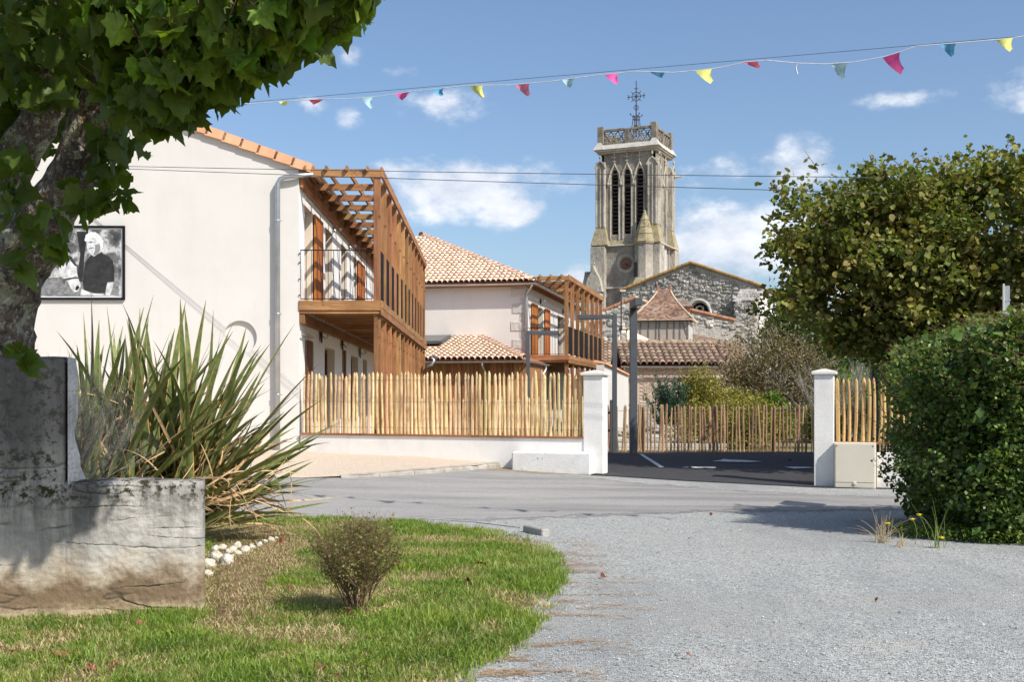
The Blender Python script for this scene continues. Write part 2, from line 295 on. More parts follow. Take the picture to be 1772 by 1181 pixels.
# ------------------------------------------------------------------ mesh helpers
class MB:
    def __init__(s): s.v = []; s.f = []; s.m = []
    def add(s, vs, fs, mi=0):
        o = len(s.v); s.v += [tuple(x) for x in vs]; s.f += [tuple(i + o for i in f) for f in fs]; s.m += [mi] * len(fs); return s
    def box(s, x0, x1, y0, y1, z0, z1, mi=0):
        vs = [(x0, y0, z0), (x1, y0, z0), (x1, y1, z0), (x0, y1, z0), (x0, y0, z1), (x1, y0, z1), (x1, y1, z1), (x0, y1, z1)]
        return s.add(vs, [(0, 3, 2, 1), (4, 5, 6, 7), (0, 1, 5, 4), (1, 2, 6, 5), (2, 3, 7, 6), (3, 0, 4, 7)], mi)
    def cbox(s, x0, x1, y0, y1, z0, z1, b=.006, mi=0):
        """box with chamfered vertical-ish edges all round (cheap bevel)"""
        b = min(b, (x1 - x0) * .3, (y1 - y0) * .3, (z1 - z0) * .3)
        rings = []
        for z, i in ((z0, b), (z0 + b, 0), (z1 - b, 0), (z1, b)):
            c = b if i == 0 else b * 1.0
            xa, xb, ya, yb = x0 + i, x1 - i, y0 + i, y1 - i
            rings.append([(xa + c, ya, z), (xb - c, ya, z), (xb, ya + c, z), (xb, yb - c, z), (xb - c, yb, z), (xa + c, yb, z), (xa, yb - c, z), (xa, ya + c, z)])
        vs = [p for r in rings for p in r]
        fs = [tuple(range(7, -1, -1)), tuple(range(24, 32))]
        for k in range(3):
            for j in range(8):
                a, b2 = k * 8 + j, k * 8 + (j + 1) % 8
                fs.append((a, b2, b2 + 8, a + 8))
        return s.add(vs, fs, mi)
    def hexa(s, p8, mi=0):
        return s.add(p8, [(0, 3, 2, 1), (4, 5, 6, 7), (0, 1, 5, 4), (1, 2, 6, 5), (2, 3, 7, 6), (3, 0, 4, 7)], mi)
    def prism(s, poly, ax, a0, a1, mi=0):
        """extrude a 2D polygon; ax='y': poly=(x,z) from y a0..a1 ; 'x': poly=(y,z); 'z': poly=(x,y)"""
        def mk(p, a):
            return {'y': (p[0], a, p[1]), 'x': (a, p[0], p[1]), 'z': (p[0], p[1], a)}[ax]
        n = len(poly)
        vs = [mk(p, a0) for p in poly] + [mk(p, a1) for p in poly]
        fs = [tuple(range(n - 1, -1, -1)), tuple(range(n, 2 * n))] + [(i, (i + 1) % n, (i + 1) % n + n, i + n) for i in range(n)]
        return s.add(vs, fs, mi)
    def tube(s, pts, rad, n=8, mi=0, cap=True, jit=0, seed=0):
        pts = [Vector(p) for p in pts]
        if not hasattr(rad, '__len__'): rad = [rad] * len(pts)
        vs = []; prev = None
        for i, p in enumerate(pts):
            d = (pts[min(i + 1, len(pts) - 1)] - pts[max(i - 1, 0)]).normalized()
            if prev is None:
                a = Vector((0, 0, 1)) if abs(d.z) < .9 else Vector((1, 0, 0))
                u = d.cross(a).normalized()
            else:
                u = (prev - d * prev.dot(d)).normalized()
            prev = u; w = d.cross(u)
            for k in range(n):
                t = 2 * math.pi * k / n
                r = rad[i]
                if jit:
                    q = p * 3.1 + Vector((math.cos(t), math.sin(t), seed))
                    r *= 1 + jit * noise.noise(q * 1.3) + jit * .6 * noise.noise(q * 3.3)
                vs.append(p + (u * math.cos(t) + w * math.sin(t)) * r)
        fs = []
        for i in range(len(pts) - 1):
            for k in range(n):
                a, b = i * n + k, i * n + (k + 1) % n
                fs.append((a, b, b + n, a + n))
        if cap: fs += [tuple(range(n - 1, -1, -1)), tuple(range((len(pts) - 1) * n, len(pts) * n))]
        return s.add(vs, fs, mi)
    def lathe(s, prof, c=(0, 0), n=12, mi=0, rot=0, sx=1, sy=1):
        """prof: [(r,z)...] around the vertical axis at c"""
        vs = [(c[0] + r * math.cos(rot + 2 * math.pi * k / n) * sx, c[1] + r * math.sin(rot + 2 * math.pi * k / n) * sy, z) for r, z in prof for k in range(n)]
        fs = []
        for i in range(len(prof) - 1):
            for k in range(n):
                a, b = i * n + k, i * n + (k + 1) % n
                fs.append((a, b, b + n, a + n))
        fs += [tuple(range(n - 1, -1, -1)), tuple(range((len(prof) - 1) * n, len(prof) * n))]
        return s.add(vs, fs, mi)
    def holed(s, outer, holes, fmap, depth=0.0, mi=0, mi_rev=None, nd=None):
        """flat face with holes. fmap(a,b,d)->3D, d = depth into the wall"""
        loops = [[Vector((a, b, 0)) for a, b in outer]] + [[Vector((a, b, 0)) for a, b in h] for h in holes]
        flat = [p for l in loops for p in l]
        tris = tessellate_polygon(loops)
        s.add([fmap(p.x, p.y, 0) for p in flat], [tuple(t) for t in tris], mi)
        if depth:
            for h in holes:
                n = len(h)
                vs = [fmap(a, b, 0) for a, b in h] + [fmap(a, b, depth) for a, b in h]
                s.add(vs, [(i, (i + 1) % n, (i + 1) % n + n, i + n) for i in range(n)], mi if mi_rev is None else mi_rev)
        return s
    def mesh(s, name, mats, smooth=False):
        me = bpy.data.meshes.new(name)
        me.from_pydata(s.v, [], s.f)
        for m in (mats if isinstance(mats, (list, tuple)) else [mats]): me.materials.append(m)
        if any(s.m): me.polygons.foreach_set('material_index', s.m)
        if smooth: me.polygons.foreach_set('use_smooth', [True] * len(s.f))
        me.update()
        return me
    def build(s, name, mats, parent=None, smooth=False, kind=None, fix=True):
        me = s.mesh(name, mats, smooth)
        if fix and len(s.f) < 60000:
            import bmesh
            bm = bmesh.new(); bm.from_mesh(me); bmesh.ops.recalc_face_normals(bm, faces=bm.faces); bm.to_mesh(me); bm.free()
        o = bpy.data.objects.new(name, me); col.objects.link(o)
        if parent: o.parent = parent
        if kind: o['kind'] = kind
        return o

def inst(name, me, parent=None, loc=(0, 0, 0), rot=(0, 0, 0), scale=(1, 1, 1)):
    o = bpy.data.objects.new(name, me); col.objects.link(o)
    if parent: o.parent = parent
    o.location = loc; o.rotation_euler = rot; o.scale = scale
    return o
def tag(o, label, cat, group=None, kind=None):
    o['label'] = label; o['category'] = cat
    if group: o['group'] = group
    if kind: o['kind'] = kind
    return o
def thing(name, label, cat, loc=(0, 0, 0), rz=0, group=None):
    o = bpy.data.objects.new(name, None); col.objects.link(o); o.empty_display_size = .2
    o.location = loc; o.rotation_euler = (0, 0, rz)
    return tag(o, label, cat, group)
def structure(o, label=None):
    o['kind'] = 'structure'
    if label: o['label'] = label
    return o

def P(px, py, Y): return Vector(((px - 886) / F * Y, Y, CAMZ + (694 - py) / F * Y))
def lerp(a, b, t): return a + (b - a) * t
def interp(x, pts):
    if x <= pts[0][0]: return pts[0][1]
    for (a, va), (b, vb) in zip(pts, pts[1:]):
        if x <= b: return va + (vb - va) * (x - a) / (b - a)
    return pts[-1][1]
def sstep(t): t = max(0, min(1, t)); return t * t * (3 - 2 * t)

# fence line and terrain
FD = Vector((math.cos(R(18)), -math.sin(R(18)), 0)); FN = Vector((math.sin(R(18)), math.cos(R(18)), 0))
FA = Vector((-4.2, 22.95, 0))
def fence_y(x): return FA.y + (x - FA.x) * (-math.tan(R(18)))
def hgt(x, y):
    yf = fence_y(max(-12, min(8, x))) - .3
    zf = interp(x, [(-12, .56), (-4.2, .5), (-1.5, .33), (0.2, .22), (1.7, .15), (5.25, .02), (7, 0)])
    if x < -4.4: zf = interp(x, [(-12, .56), (-4.4, .505)])
    if y <= 15: return 0.0
    if y < yf: return zf * sstep((y - 15) / (yf - 15))
    t = sstep((y - yf) / 7)
    return lerp(zf, .24 if x > 1 else interp(x, [(-4, .42), (1, .24)]), t)
def GP(px, py):
    """point of the ground seen along a direction"""
    lo, hi = 2.0, 80.0
    for _ in range(50):
        m = (lo + hi) / 2; p = P(px, py, m)
        if p.z > hgt(p.x, p.y): lo = m
        else: hi = m
    p = P(px, py, lo); return Vector((p.x, p.y, hgt(p.x, p.y)))

def sheet(name, x0, x1, yn, yf, off, mat, dx=.25, dy=.3, edges=True, noff=None, edge_scale=None):
    """draped ground sheet between y=yn(x) and y=yf(x)"""
    nx = max(2, int((x1 - x0) / dx)); vs = []; ed = []
    ny = max(2, int(max(yf(x0 + (x1 - x0) * i / nx) - yn(x0 + (x1 - x0) * i / nx) for i in range(nx + 1)) / dy))
    for i in range(nx + 1):
        x = x0 + (x1 - x0) * i / nx; a, b = yn(x), yf(x)
        for j in range(ny + 1):
            y = lerp(a, b, j / ny)
            o = off(x, y) if callable(off) else off
            vs.append((x, y, hgt(x, y) + o))
            ed.append(max(0, min(x - x0, x1 - x, y - a, b - y)))
    fs = [(i * (ny + 1) + j, (i + 1) * (ny + 1) + j, (i + 1) * (ny + 1) + j + 1, i * (ny + 1) + j + 1) for i in range(nx) for j in range(ny)]
    m = MB(); m.add(vs, fs)
    o = m.build(name, mat, fix=False, smooth=True)
    at = o.data.attributes.new('edge', 'FLOAT', 'POINT'); at.data.foreach_set('value', ed)
    return o

# numpy leaf scatter ------------------------------------------------------------
LEAF_T = {
    'quad': (np.array([(0, 0, 0), (.42, .5, .10), (0, 1, 0), (-.42, .5, .10)], float), [(0, 1, 2), (0, 2, 3)]),
    'thin': (np.array([(0, 0, 0), (.13, .5, .03), (0, 1, 0), (-.13, .5, .03)], float), [(0, 1, 2), (0, 2, 3)]),
    'round': (np.array([(0, 0, 0), (.34, .12, .06), (.48, .5, .10), (.25, .85, .05), (0, 1.02, -.06), (-.25, .85, .05), (-.48, .5, .10), (-.34, .12, .06), (0, .5, 0)], float),
              [(0, 1, 8), (1, 2, 8), (2, 3, 8), (3, 4, 8), (4, 5, 8), (5, 6, 8), (6, 7, 8), (7, 0, 8)]),
}
def lobed(seed, droop=.25):
    r = random.Random(seed)
    half = [(.05, .02), (.34, -.06), (.30, .10), (.52, .22), (.44, .36), (.50, .56), (.30, .60), (.24, .80), (.12, .84)]
    pts = [(0, .08)] + [(x * r.uniform(.9, 1.1), y + r.uniform(-.03, .03)) for x, y in half] + [(0, 1.05)]
    pts += [(-x * r.uniform(.9, 1.1), y + r.uniform(-.03, .03)) for x, y in reversed(half)]
    b = r.uniform(.1, droop + .15)
    vs = [(x, y, .22 * abs(x) - b * y * y + .055 * math.sin(9 * x + 7 * y + seed)) for x, y in pts]
    vs += [(0, .45, -b * .2)]
    n = len(pts)
    return np.array(vs, float), [(i, (i + 1) % n, n) for i in range(n)]
for k in range(4): LEAF_T['lobed%d' % k] = lobed(k + 3)

def rot_mats(ax):
    """ax: (n,3) euler -> (n,3,3)"""
    cx, cy, cz = np.cos(ax).T; sx, sy, sz = np.sin(ax).T
    m = np.empty((len(ax), 3, 3))
    m[:, 0, 0] = cz * cy; m[:, 0, 1] = cz * sy * sx - sz * cx; m[:, 0, 2] = cz * sy * cx + sz * sx
    m[:, 1, 0] = sz * cy; m[:, 1, 1] = sz * sy * sx + cz * cx; m[:, 1, 2] = sz * sy * cx - cz * sx
    m[:, 2, 0] = -sy; m[:, 2, 1] = cy * sx; m[:, 2, 2] = cy * cx
    return m
def np_mesh(name, V, T, mat, parent=None, kind=None, smooth=False):
    me = bpy.data.meshes.new(name)
    me.vertices.add(len(V)); me.vertices.foreach_set('co', V.astype(np.float32).ravel())
    T = np.asarray(T, np.int32); k = T.shape[1]
    me.loops.add(T.size); me.loops.foreach_set('vertex_index', T.ravel())
    me.polygons.add(len(T)); me.polygons.foreach_set('loop_start', np.arange(0, T.size, k, dtype=np.int32))
    me.materials.append(mat)
    me.update(calc_edges=True)
    if smooth: me.polygons.foreach_set('use_smooth', [True] * len(T))
    o = bpy.data.objects.new(name, me); col.objects.link(o)
    if parent: o.parent = parent
    if kind: o['kind'] = kind
    return o
def leaves(name, pts, size, mat, parent=None, kind=None, kinds=('quad',), seed=1, up=None, var=.35):
    """pts (n,3); random orientation, biased so blades lie roughly flat/outward"""
    g = np.random.default_rng(seed); n = len(pts); V = []; T = []; off = 0
    which = g.integers(0, len(kinds), n)
    for ki, kd in enumerate(kinds):
        tv, tf = LEAF_T[kd]; idx = np.nonzero(which == ki)[0]
        if not len(idx): continue
        e = np.stack([g.normal(-.5 if up is None else up, .75, len(idx)), g.normal(0, .6, len(idx)), g.uniform(0, 2 * np.pi, len(idx))], 1)
        m = rot_mats(e)
        s = size * (1 + var * g.uniform(-1, 1, len(idx)))
        vv = np.einsum('nij,kj->nki', m, tv) * s[:, None, None] + pts[idx][:, None, :]
        V.append(vv.reshape(-1, 3))
        tf = np.array(tf); nv = len(tv)
        T.append((tf[None] + (np.arange(len(idx)) * nv)[:, None, None]).reshape(-1, 3) + off)
        off += len(idx) * nv
    return np_mesh(name, np.concatenate(V), np.concatenate(T), mat, parent, kind)
def blob_pts(blobs, seed=1, shell=.55, lump=.28, lscale=1.3):
    """blobs: (cx,cy,cz,rx,ry,rz,n). Points near the lumpy surface of ellipsoids."""
    g = np.random.default_rng(seed); out = []
    for cx, cy, cz, rx, ry, rz, n in blobs:
        d = g.normal(size=(n, 3)); d /= np.linalg.norm(d, axis=1)[:, None]
        rr = shell + (1 - shell) * g.random(n) ** .6
        L = np.array([noise.noise(Vector(x * 2.0 * lscale + cx)) + .5 * noise.noise(Vector(x * 5.3 * lscale + cy)) for x in d])
        rr = rr * (1 + lump * L)
        out.append(d * rr[:, None] * np.array([rx, ry, rz]) + np.array([cx, cy, cz]))
    return np.concatenate(out)
def clump_pts(blobs, ncl, per, r, seed=1, shell=.72, lump=.3, flat=.7):
    """leaves gathered into separate clumps sitting on and in the crown"""
    g = np.random.default_rng(seed + 50); c = blob_pts(blobs, seed + 3, shell, lump); c = c[g.choice(len(c), min(ncl, len(c)), replace=False)]
    d = g.normal(size=(len(c), per, 3)); d /= np.linalg.norm(d, axis=2)[:, :, None]
    d *= (g.random((len(c), per, 1)) ** .45) * r * g.uniform(.55, 1.35, (len(c), 1, 1)); d[:, :, 2] *= flat
    return (c[:, None, :] + d).reshape(-1, 3)
def sprigs(pts, g, n, length, per):
    """short shoots sticking out of a crown surface, with leaves along them"""
    c = pts.mean(0); idx = g.choice(len(pts), n); base = pts[idx]
    d = base - c; d /= np.linalg.norm(d, axis=1)[:, None]; d += g.normal(0, .35, d.shape); d[:, 2] += .5
    d /= np.linalg.norm(d, axis=1)[:, None]
    t = g.random((n, per, 1)) * length * g.uniform(.5, 1.2, (n, 1, 1))
    return (base[:, None, :] + d[:, None, :] * t + g.normal(0, .02, (n, per, 3))).reshape(-1, 3), base, d
def sticks(name, segs, mat, parent=None, kind='stuff'):
    """segs: list of (p0,p1,r0,r1) thin 3-sided tapered sticks"""
    V = []; T = []
    for p0, p1, r0, r1 in segs:
        p0, p1 = Vector(p0), Vector(p1); d = p1 - p0
        if d.length < 1e-6: continue
        d.normalize(); a = Vector((0, 0, 1)) if abs(d.z) < .9 else Vector((1, 0, 0)); u = d.cross(a).normalized(); w = d.cross(u)
        o = len(V)
        for p, r in ((p0, r0), (p1, r1)):
            for k in range(3):
                t = 2.094 * k; V.append(tuple(p + (u * math.cos(t) + w * math.sin(t)) * r))
        for k in range(3):
            j = (k + 1) % 3; T += [(o + k, o + j, o + 3 + j), (o + k, o + 3 + j, o + 3 + k)]
    return np_mesh(name, np.array(V), np.array(T), mat, parent, kind)
def branches(base, direction, length, r, depth, rg, segs, spread=.6, kids=3, up=.15):
    p = Vector(base); d = Vector(direction).normalized(); n = 3
    for i in range(n):
        d = (d + Vector((rg.gauss(0, .16), rg.gauss(0, .16), rg.gauss(up * .3, .12)))).normalized()
        q = p + d * (length / n); r1 = r * (1 - .22 * (i + 1) / n * 1.5)
        segs.append((p, q, r * (1 - .33 * i / n), r * (1 - .33 * (i + 1) / n))); p = q
        if depth > 0 and i >= 0:
            for _ in range(kids if i == n - 1 else max(1, kids - 2)):
                dd = (d + Vector((rg.gauss(0, spread), rg.gauss(0, spread), rg.gauss(up, spread * .7)))).normalized()
                branches(p, dd, length * rg.uniform(.5, .8), r * .5, depth - 1, rg, segs, spread, kids, up)

# ================================================================== GROUND
def ground():
    M_soil = pm('dry_ground', [(.3, (.16, .12, .075)), (.5, (.28, .22, .14)), (.7, (.36, .29, .19))], 3, rough=1, bump=.6, bscale=40, spec=.05, second=(.25, .48, .6, (.10, .13, .035), .7))
    xs = [-1500, -500, -200, -90, -50, -30, -20] + [-14 + .35 * i for i in range(81)] + [16, 20, 30, 50, 90, 200, 500, 1500]
    ys = [-600, -200, -60, -20, -5, 0, 2] + [3 + .35 * i for i in range(106)] + [42, 50, 70, 100, 180, 400, 1000, 2500]
    vs = [(x, y, hgt(x, y)) for x in xs for y in ys]; n = len(ys)
    fs = [(i * n + j, (i + 1) * n + j, (i + 1) * n + j + 1, i * n + j + 1) for i in range(len(xs) - 1) for j in range(n - 1)]
    structure(MB().add(vs, fs).build('ground', M_soil, fix=False, smooth=True), 'dry bare soil under everything')

    # grey chipping drive
    M_gravel = pm('gravel_chips', [(.05, (.16, .165, .157)), (.3, (.305, .31, .292)), (.65, (.405, .41, .388)), (.95, (.56, .57, .545))], vor=85, rough=.95, bump=.6, bdist=.012, spec=.2,
                  second=[(.5, .48, .66, (.24, .25, .25), .7, (1.6, .35, 1)), (2.0, .56, .72, (.44, .41, .36), .5), (.35, .5, .62, (.33, .32, .30), .45, (.5, 1.3, 1)), (9, .62, .7, (.2, .2, .2), .5), (40, .66, .7, (.5, .42, .32), .5)])
    o = sheet('gravel_drive', -5, 14, lambda x: 2.0, lambda x: 20.6, .004, M_gravel, dx=.3, dy=.35)
    structure(o)
    # road with worn grey surface
    M_road = pm('worn_road', [(.15, (.245, .235, .222)), (.45, (.32, .307, .29)), (.75, (.375, .36, .342)), (.95, (.44, .425, .405))], vor=140, rough=.95, bump=.2, bdist=.004, spec=.2,
                second=[(.55, .46, .62, (.16, .158, .155), .55, (.32, 1.9, 1)), (.8, .55, .7, (.42, .39, .35), .45, (.4, 1.6, 1)), (5, .6, .72, (.13, .13, .13), .3)])
    edge_alpha(M_road, 3, .9)
    rn = [(-26, 14.0), (-3.2, 14.2), (-.5, 13.8), (1, 14.4), (2.5, 14.9), (6, 15.2), (26, 15.4)]
    rf = [(-26, 20.4), (-3.0, 20.6), (0, 21.4), (1.2, 20.6), (2.5, 19.6), (4, 18.8), (8, 18.1), (26, 18)]
    structure(sheet('road', -26, 22, lambda x: interp(x, rn), lambda x: interp(x, rf), .010, M_road))
    # black car park surface behind the gate pillars
    M_asph = pm('fresh_asphalt', [(.15, (.024, .023, .025)), (.5, (.045, .043, .046)), (.9, (.09, .087, .088))], vor=90, rough=.9, bump=.5, bdist=.008, spec=.3,
                second=[(.8, .5, .7, (.075, .073, .07), .5), (8, .66, .74, (.2, .19, .17), .4)])
    edge_alpha(M_asph, 8, .10)
    an = [(-2, 21.5), (.9, 20.9), (1.6, 20.55), (3, 19.9), (5.0, 19.45), (6.2, 19.3), (13, 19)]
    structure(sheet('car_park', .9, 13, lambda x: interp(x, an), lambda x: 28.15 if x < 8 else 28.15, .018, M_asph))
    # tan pavement
    M_pave = pm('tan_pavement', [(.1, (.38, .28, .2)), (.45, (.58, .47, .36)), (.8, (.68, .58, .46)), (.95, (.76, .7, .6))], vor=120, rough=.95, bump=.3, bdist=.005, spec=.1,
                second=(1.2, .5, .75, (.5, .42, .34), .3))
    kl = [GP(x, y) for x, y in ((60, 828), (520, 829), (590, 829), (640, 827.5), (700, 824), (760, 820), (830, 814), (880, 808), (897, 805))]
    kp = [(p.x, p.y) for p in kl]
    def poff(x, y): return interp(x, [(kp[1][0], .014), (kp[4][0], .085), (2, .095)])
    def pfar(x): return 23.3 if x < -4.24 else fence_y(x) + .1
    structure(sheet('pavement', -18, kp[-1][0], lambda x: interp(x, kp), pfar, poff, M_pave))
    # kerb stones along its raised edge
    M_kerb = pm('kerb_concrete', [(.3, (.33, .30, .26)), (.7, (.47, .44, .39))], 5, rough=.95, bump=.5, bscale=40, second=(6, .45, .65, (.24, .2, .15), .6), objrand=.06)
    kt = thing('kerb', 'row of low rounded pale kerb stones along the tan pavement edge', 'kerb', (kp[2][0], kp[2][1], 0))
    pts = []
    for (a, b) in zip(kp[2:], kp[3:]):
        pts.append(Vector((a[0], a[1], 0)))
    pts.append(Vector((kp[-1][0], kp[-1][1], 0)))
    # resample
    L = [0]
    for a, b in zip(pts, pts[1:]): L.append(L[-1] + (b - a).length)
    def at(s):
        for i in range(len(L) - 1):
            if s <= L[i + 1]: return pts[i].lerp(pts[i + 1], (s - L[i]) / (L[i + 1] - L[i]))
        return pts[-1]
    nk = 8; step = L[-1] / nk
    for k in range(nk):
        a, b = at(k * step + .003), at((k + 1) * step - .003)
        d = (b - a).normalized(); nrm = Vector((-d.y, d.x, 0))
        mb = MB(); vs = []
        for p in (a, (a + b) / 2, b):
            z = hgt(p.x, p.y); top = poff(p.x, 0) + .012
            for q, zz in ((-.02, -.1), (-.02, top * .55), (.015, top * .9), (.05, top), (.13, top), (.13, -.1)):
                w = p + nrm * q; vs.append((w.x - kp[2][0], w.y - kp[2][1], z + zz))
        fs = [tuple(range(6)), tuple(range(12, 18))] + [(i * 6 + j, i * 6 + (j + 1) % 6, (i + 1) * 6 + (j + 1) % 6, (i + 1) * 6 + j) for i in range(2) for j in range(6)]
        mb.add(vs, fs).build('kerb_stone', M_kerb, kt)
    # white marks of the parking bays, seen very flat
    M_paint = pm('white_road_paint', [(.3, (.55, .55, .54)), (.7, (.68, .68, .67))], 9, rough=.8, bump=.2, second=(7, .48, .62, (.16, .16, .16), .6))
    def flat(name, poly, off=.036):
        g = [GP(*q) for q in poly]
        mb = MB(); loops = [[Vector((p.x, p.y, 0)) for p in g]]
        mb.add([(p.x, p.y, hgt(p.x, p.y) + off) for p in g], [tuple(t) for t in tessellate_polygon(loops)])
        return mb.build(name, M_paint)
    o = flat('parking_line', [(1106, 789), (1112, 789), (1150, 812.5), (1141, 812.5)]); structure(o, 'slanting white parking line on the black car park')
    o = flat('parking_symbol', [(1233, 801.5), (1248, 799.5), (1252, 797.6), (1261, 798.6), (1290, 799.8), (1320, 802), (1288, 803.4), (1256, 802.6)]); structure(o, 'white wheelchair symbol painted on the car park, seen almost edge on')
    for pl in ([(1182, 812.3), (1192, 811.2), (1190, 813), (1182, 813.2)], [(1195, 811), (1238, 811.2), (1239, 813.8), (1197, 813.6)]):
        structure(flat('parking_mark', pl), 'short worn white bar painted on the car park')
    structure(flat('parking_mark', [(1357, 812), (1372, 811.4), (1400, 812), (1409, 813.4), (1375, 814.6)]), 'white bar painted beside the right gate pillar')

    # lawn
    gpx = [(812, 1181), (880, 1130), (930, 1085), (955, 1040), (972, 1000), (970, 975), (950, 950), (925, 940), (880, 928), (800, 915), (700, 905), (600, 900), (450, 897)]
    lawn = [(-1.2, 3.6)] + [((x - 886) / F * (3000 / (y - 694)), 3000 / (y - 694)) for x, y in gpx] + [(-6, 14.9), (-11, 14.9), (-11, 3.6)]
    M_lawn = pm('lawn_soil', [(.3, (.10, .085, .03)), (.5, (.17, .15, .05)), (.7, (.24, .2, .09))], 14, rough=1, bump=.6, bscale=60, spec=.05,
                second=[(1.1, .5, .65, (.09, .14, .02), .6), (30, .55, .7, (.36, .29, .16), .7)])
    # bare brown soil by the wall end
    bpx = [(330, 1090), (340, 1000), (345, 905), (480, 910), (530, 932), (515, 985), (480, 1030), (452, 1072), (410, 1094)]
    bare = [((x - 886) / F * (3000 / (y - 694)), 3000 / (y - 694)) for x, y in bpx]
    # inside test
    def inside(poly, x, y):
        c = np.zeros(len(x), bool); n = len(poly)
        for i in range(n):
            x0, y0 = poly[i]; x1, y1 = poly[(i + 1) % n]
            k = ((y0 > y) != (y1 > y)) & (x < (x1 - x0) * (y - y0) / (y1 - y0 + 1e-12) + x0); c ^= k
        return c
    def edist(poly, x, y):
        d = np.full(len(x), 9.)
        for i in range(len(poly)):
            a = np.array(poly[i]); b = np.array(poly[(i + 1) % len(poly)]); ab = b - a
            t = np.clip(((x - a[0]) * ab[0] + (y - a[1]) * ab[1]) / (ab @ ab + 1e-9), 0, 1)
            d = np.minimum(d, np.hypot(x - a[0] - t * ab[0], y - a[1] - t * ab[1]))
        return d
    M_bare = pm('bare_brown_soil', [(.3, (.10, .06, .035)), (.5, (.2, .13, .075)), (.7, (.3, .21, .12))], 10, rough=1, bump=.9, bscale=35, bdist=.03, spec=.05, second=(22, .55, .66, (.38, .3, .17), .8))
    edge_alpha(M_bare, 9, .22)
    g0 = [(x * .999, y) for x, y in bare]
    def ragged(name, poly, xs, ys, z, mat, out=.35):
        X, Y = np.meshgrid(xs, ys, indexing='ij'); fx, fy = X.ravel(), Y.ravel()
        ins = inside(poly, fx, fy); dd = edist(poly, fx, fy); edv = np.where(ins, dd, -dd); n = len(ys); fs = []
        for i in range(len(xs) - 1):
            for j in range(n - 1):
                q = (i * n + j, (i + 1) * n + j, (i + 1) * n + j + 1, i * n + j + 1)
                if max(edv[q[0]], edv[q[2]]) > -out: fs.append(q)
        mb = MB(); mb.add([(x, y, z) for x, y in zip(fx, fy)], fs); o = mb.build(name, mat, fix=False)
        at_ = o.data.attributes.new('edge', 'FLOAT', 'POINT'); at_.data.foreach_set('value', list(edv)); return o
    structure(ragged('bare_soil', bare, np.arange(-3.1, -1.0, .06), np.arange(7.6, 14, .08), .018, M_bare), 'bare brown soil patch at the end of the rough wall')
    edge_alpha(M_lawn, 9, .16)
    structure(ragged('lawn_ground', lawn, np.arange(-11, .9, .1), np.arange(3.4, 15.1, .1), .012, M_lawn), 'thin lawn soil and thatch')
    # grass blades
    g = np.random.default_rng(5)
    def blades(name, x, y, h, w, lean, mat, z=.012, drx=None):
        n = len(x); a = g.uniform(0, 2 * np.pi, n); b = g.uniform(0, 2 * np.pi, n)
        dx, dy = np.cos(a) * w / 2, np.sin(a) * w / 2
        lx, ly = np.cos(b) * lean * h, np.sin(b) * lean * h
        V = np.empty((n, 5, 3)); z0 = np.full(n, z)
        V[:, 0] = np.stack([x - dx, y - dy, z0], 1); V[:, 1] = np.stack([x + dx, y + dy, z0], 1)
        V[:, 2] = np.stack([x + dx * .8 + lx * .35, y + dy * .8 + ly * .35, z + h * .6], 1); V[:, 3] = np.stack([x - dx * .8 + lx * .35, y - dy * .8 + ly * .35, z + h * .6], 1)
        V[:, 4] = np.stack([x + lx, y + ly, z + h * (1 - .3 * lean)], 1)
        T = np.array([(0, 1, 2), (0, 2, 3), (3, 2, 4)])[None] + (np.arange(n) * 5)[:, None, None]
        return np_mesh(name, V.reshape(-1, 3), T.reshape(-1, 3), mat, kind='stuff')
    M_grass = leafmat('grass_blade', [(.3, (.115, .185, .025)), (.5, (.175, .26, .035)), (.75, (.28, .345, .06))], scale=1.2, trans=.3, rough=.5, island=.3, hue=.02,
                      second=(2.6, .5, .66, (.40, .36, .15), .55))
    M_straw = leafmat('straw_blade', [(.3, (.34, .26, .13)), (.7, (.56, .45, .26))], scale=3, trans=.15, rough=.8, island=.3)
    n = 330000
    # more density near the camera in picture terms: uniform in world is fine, area about 60 m2 in view
    x = g.uniform(-4.6, .62, n); y = 4.9 + 10 * g.random(n) ** 1.25
    ein = np.where(inside(lawn, x, y), 1, -1) * edist(lawn, x, y); rag = .13 * np.array([noise.noise(Vector((a * 4, b * 4, 2))) for a, b in zip(x, y)]) + g.normal(0, .025, n)
    k = (ein > rag - .02) & (x > -.5 * y - .3)
    x, y = x[k], y[k]
    dn = np.array([noise.noise(Vector((a * 1.1, b * 1.1, 3))) + .5 * noise.noise(Vector((a * 3.7, b * 3.7, 9))) for a, b in zip(x[::1], y[::1])])
    bi = np.where(inside(bare, x, y), edist(bare, x, y), -edist(bare, x, y))
    # scorched ground: left in front of the wall, round the little shrub
    sx, sy = (620 - 886) / F * 8.3, 8.3
    ring = np.exp(-(((x - sx) / .42) ** 2 + ((y - sy) / .75) ** 2))
    leftdry = np.clip((-x - 1.9) / 1.2, 0, 1) * np.clip((8.2 - y) / 1.2, 0, 1)
    dens = .56 + 1.25 * dn - 1.1 * np.clip(bi * 4 + .3, 0, 1) - .55 * ring - .3 * leftdry
    keep = g.random(len(x)) < np.clip(dens, .03, 1)
    nearwall = (x < -2.05) & (y > 7.7) & (y < 9.9)
    keep &= ~((x < -2.16) & (y > 7.95 + (x + 4) * .2) & (y < 8.4))
    gx, gy, gd = x[keep], y[keep], dn[keep]
    h = (.028 + .03 * g.random(len(gx)) ** 2) * (1 + 1.0 * np.clip(gd + .1, 0, .6))
    edge = edist(lawn, gx, gy)
    # lusher tufts at the right front edge
    lush = np.exp(-(((gx + .3) / .55) ** 2 + ((gy - 7.4) / 1.2) ** 2)) + np.exp(-(((gx - .25) / .22) ** 2 + ((gy - 9.6) / 1.4) ** 2))
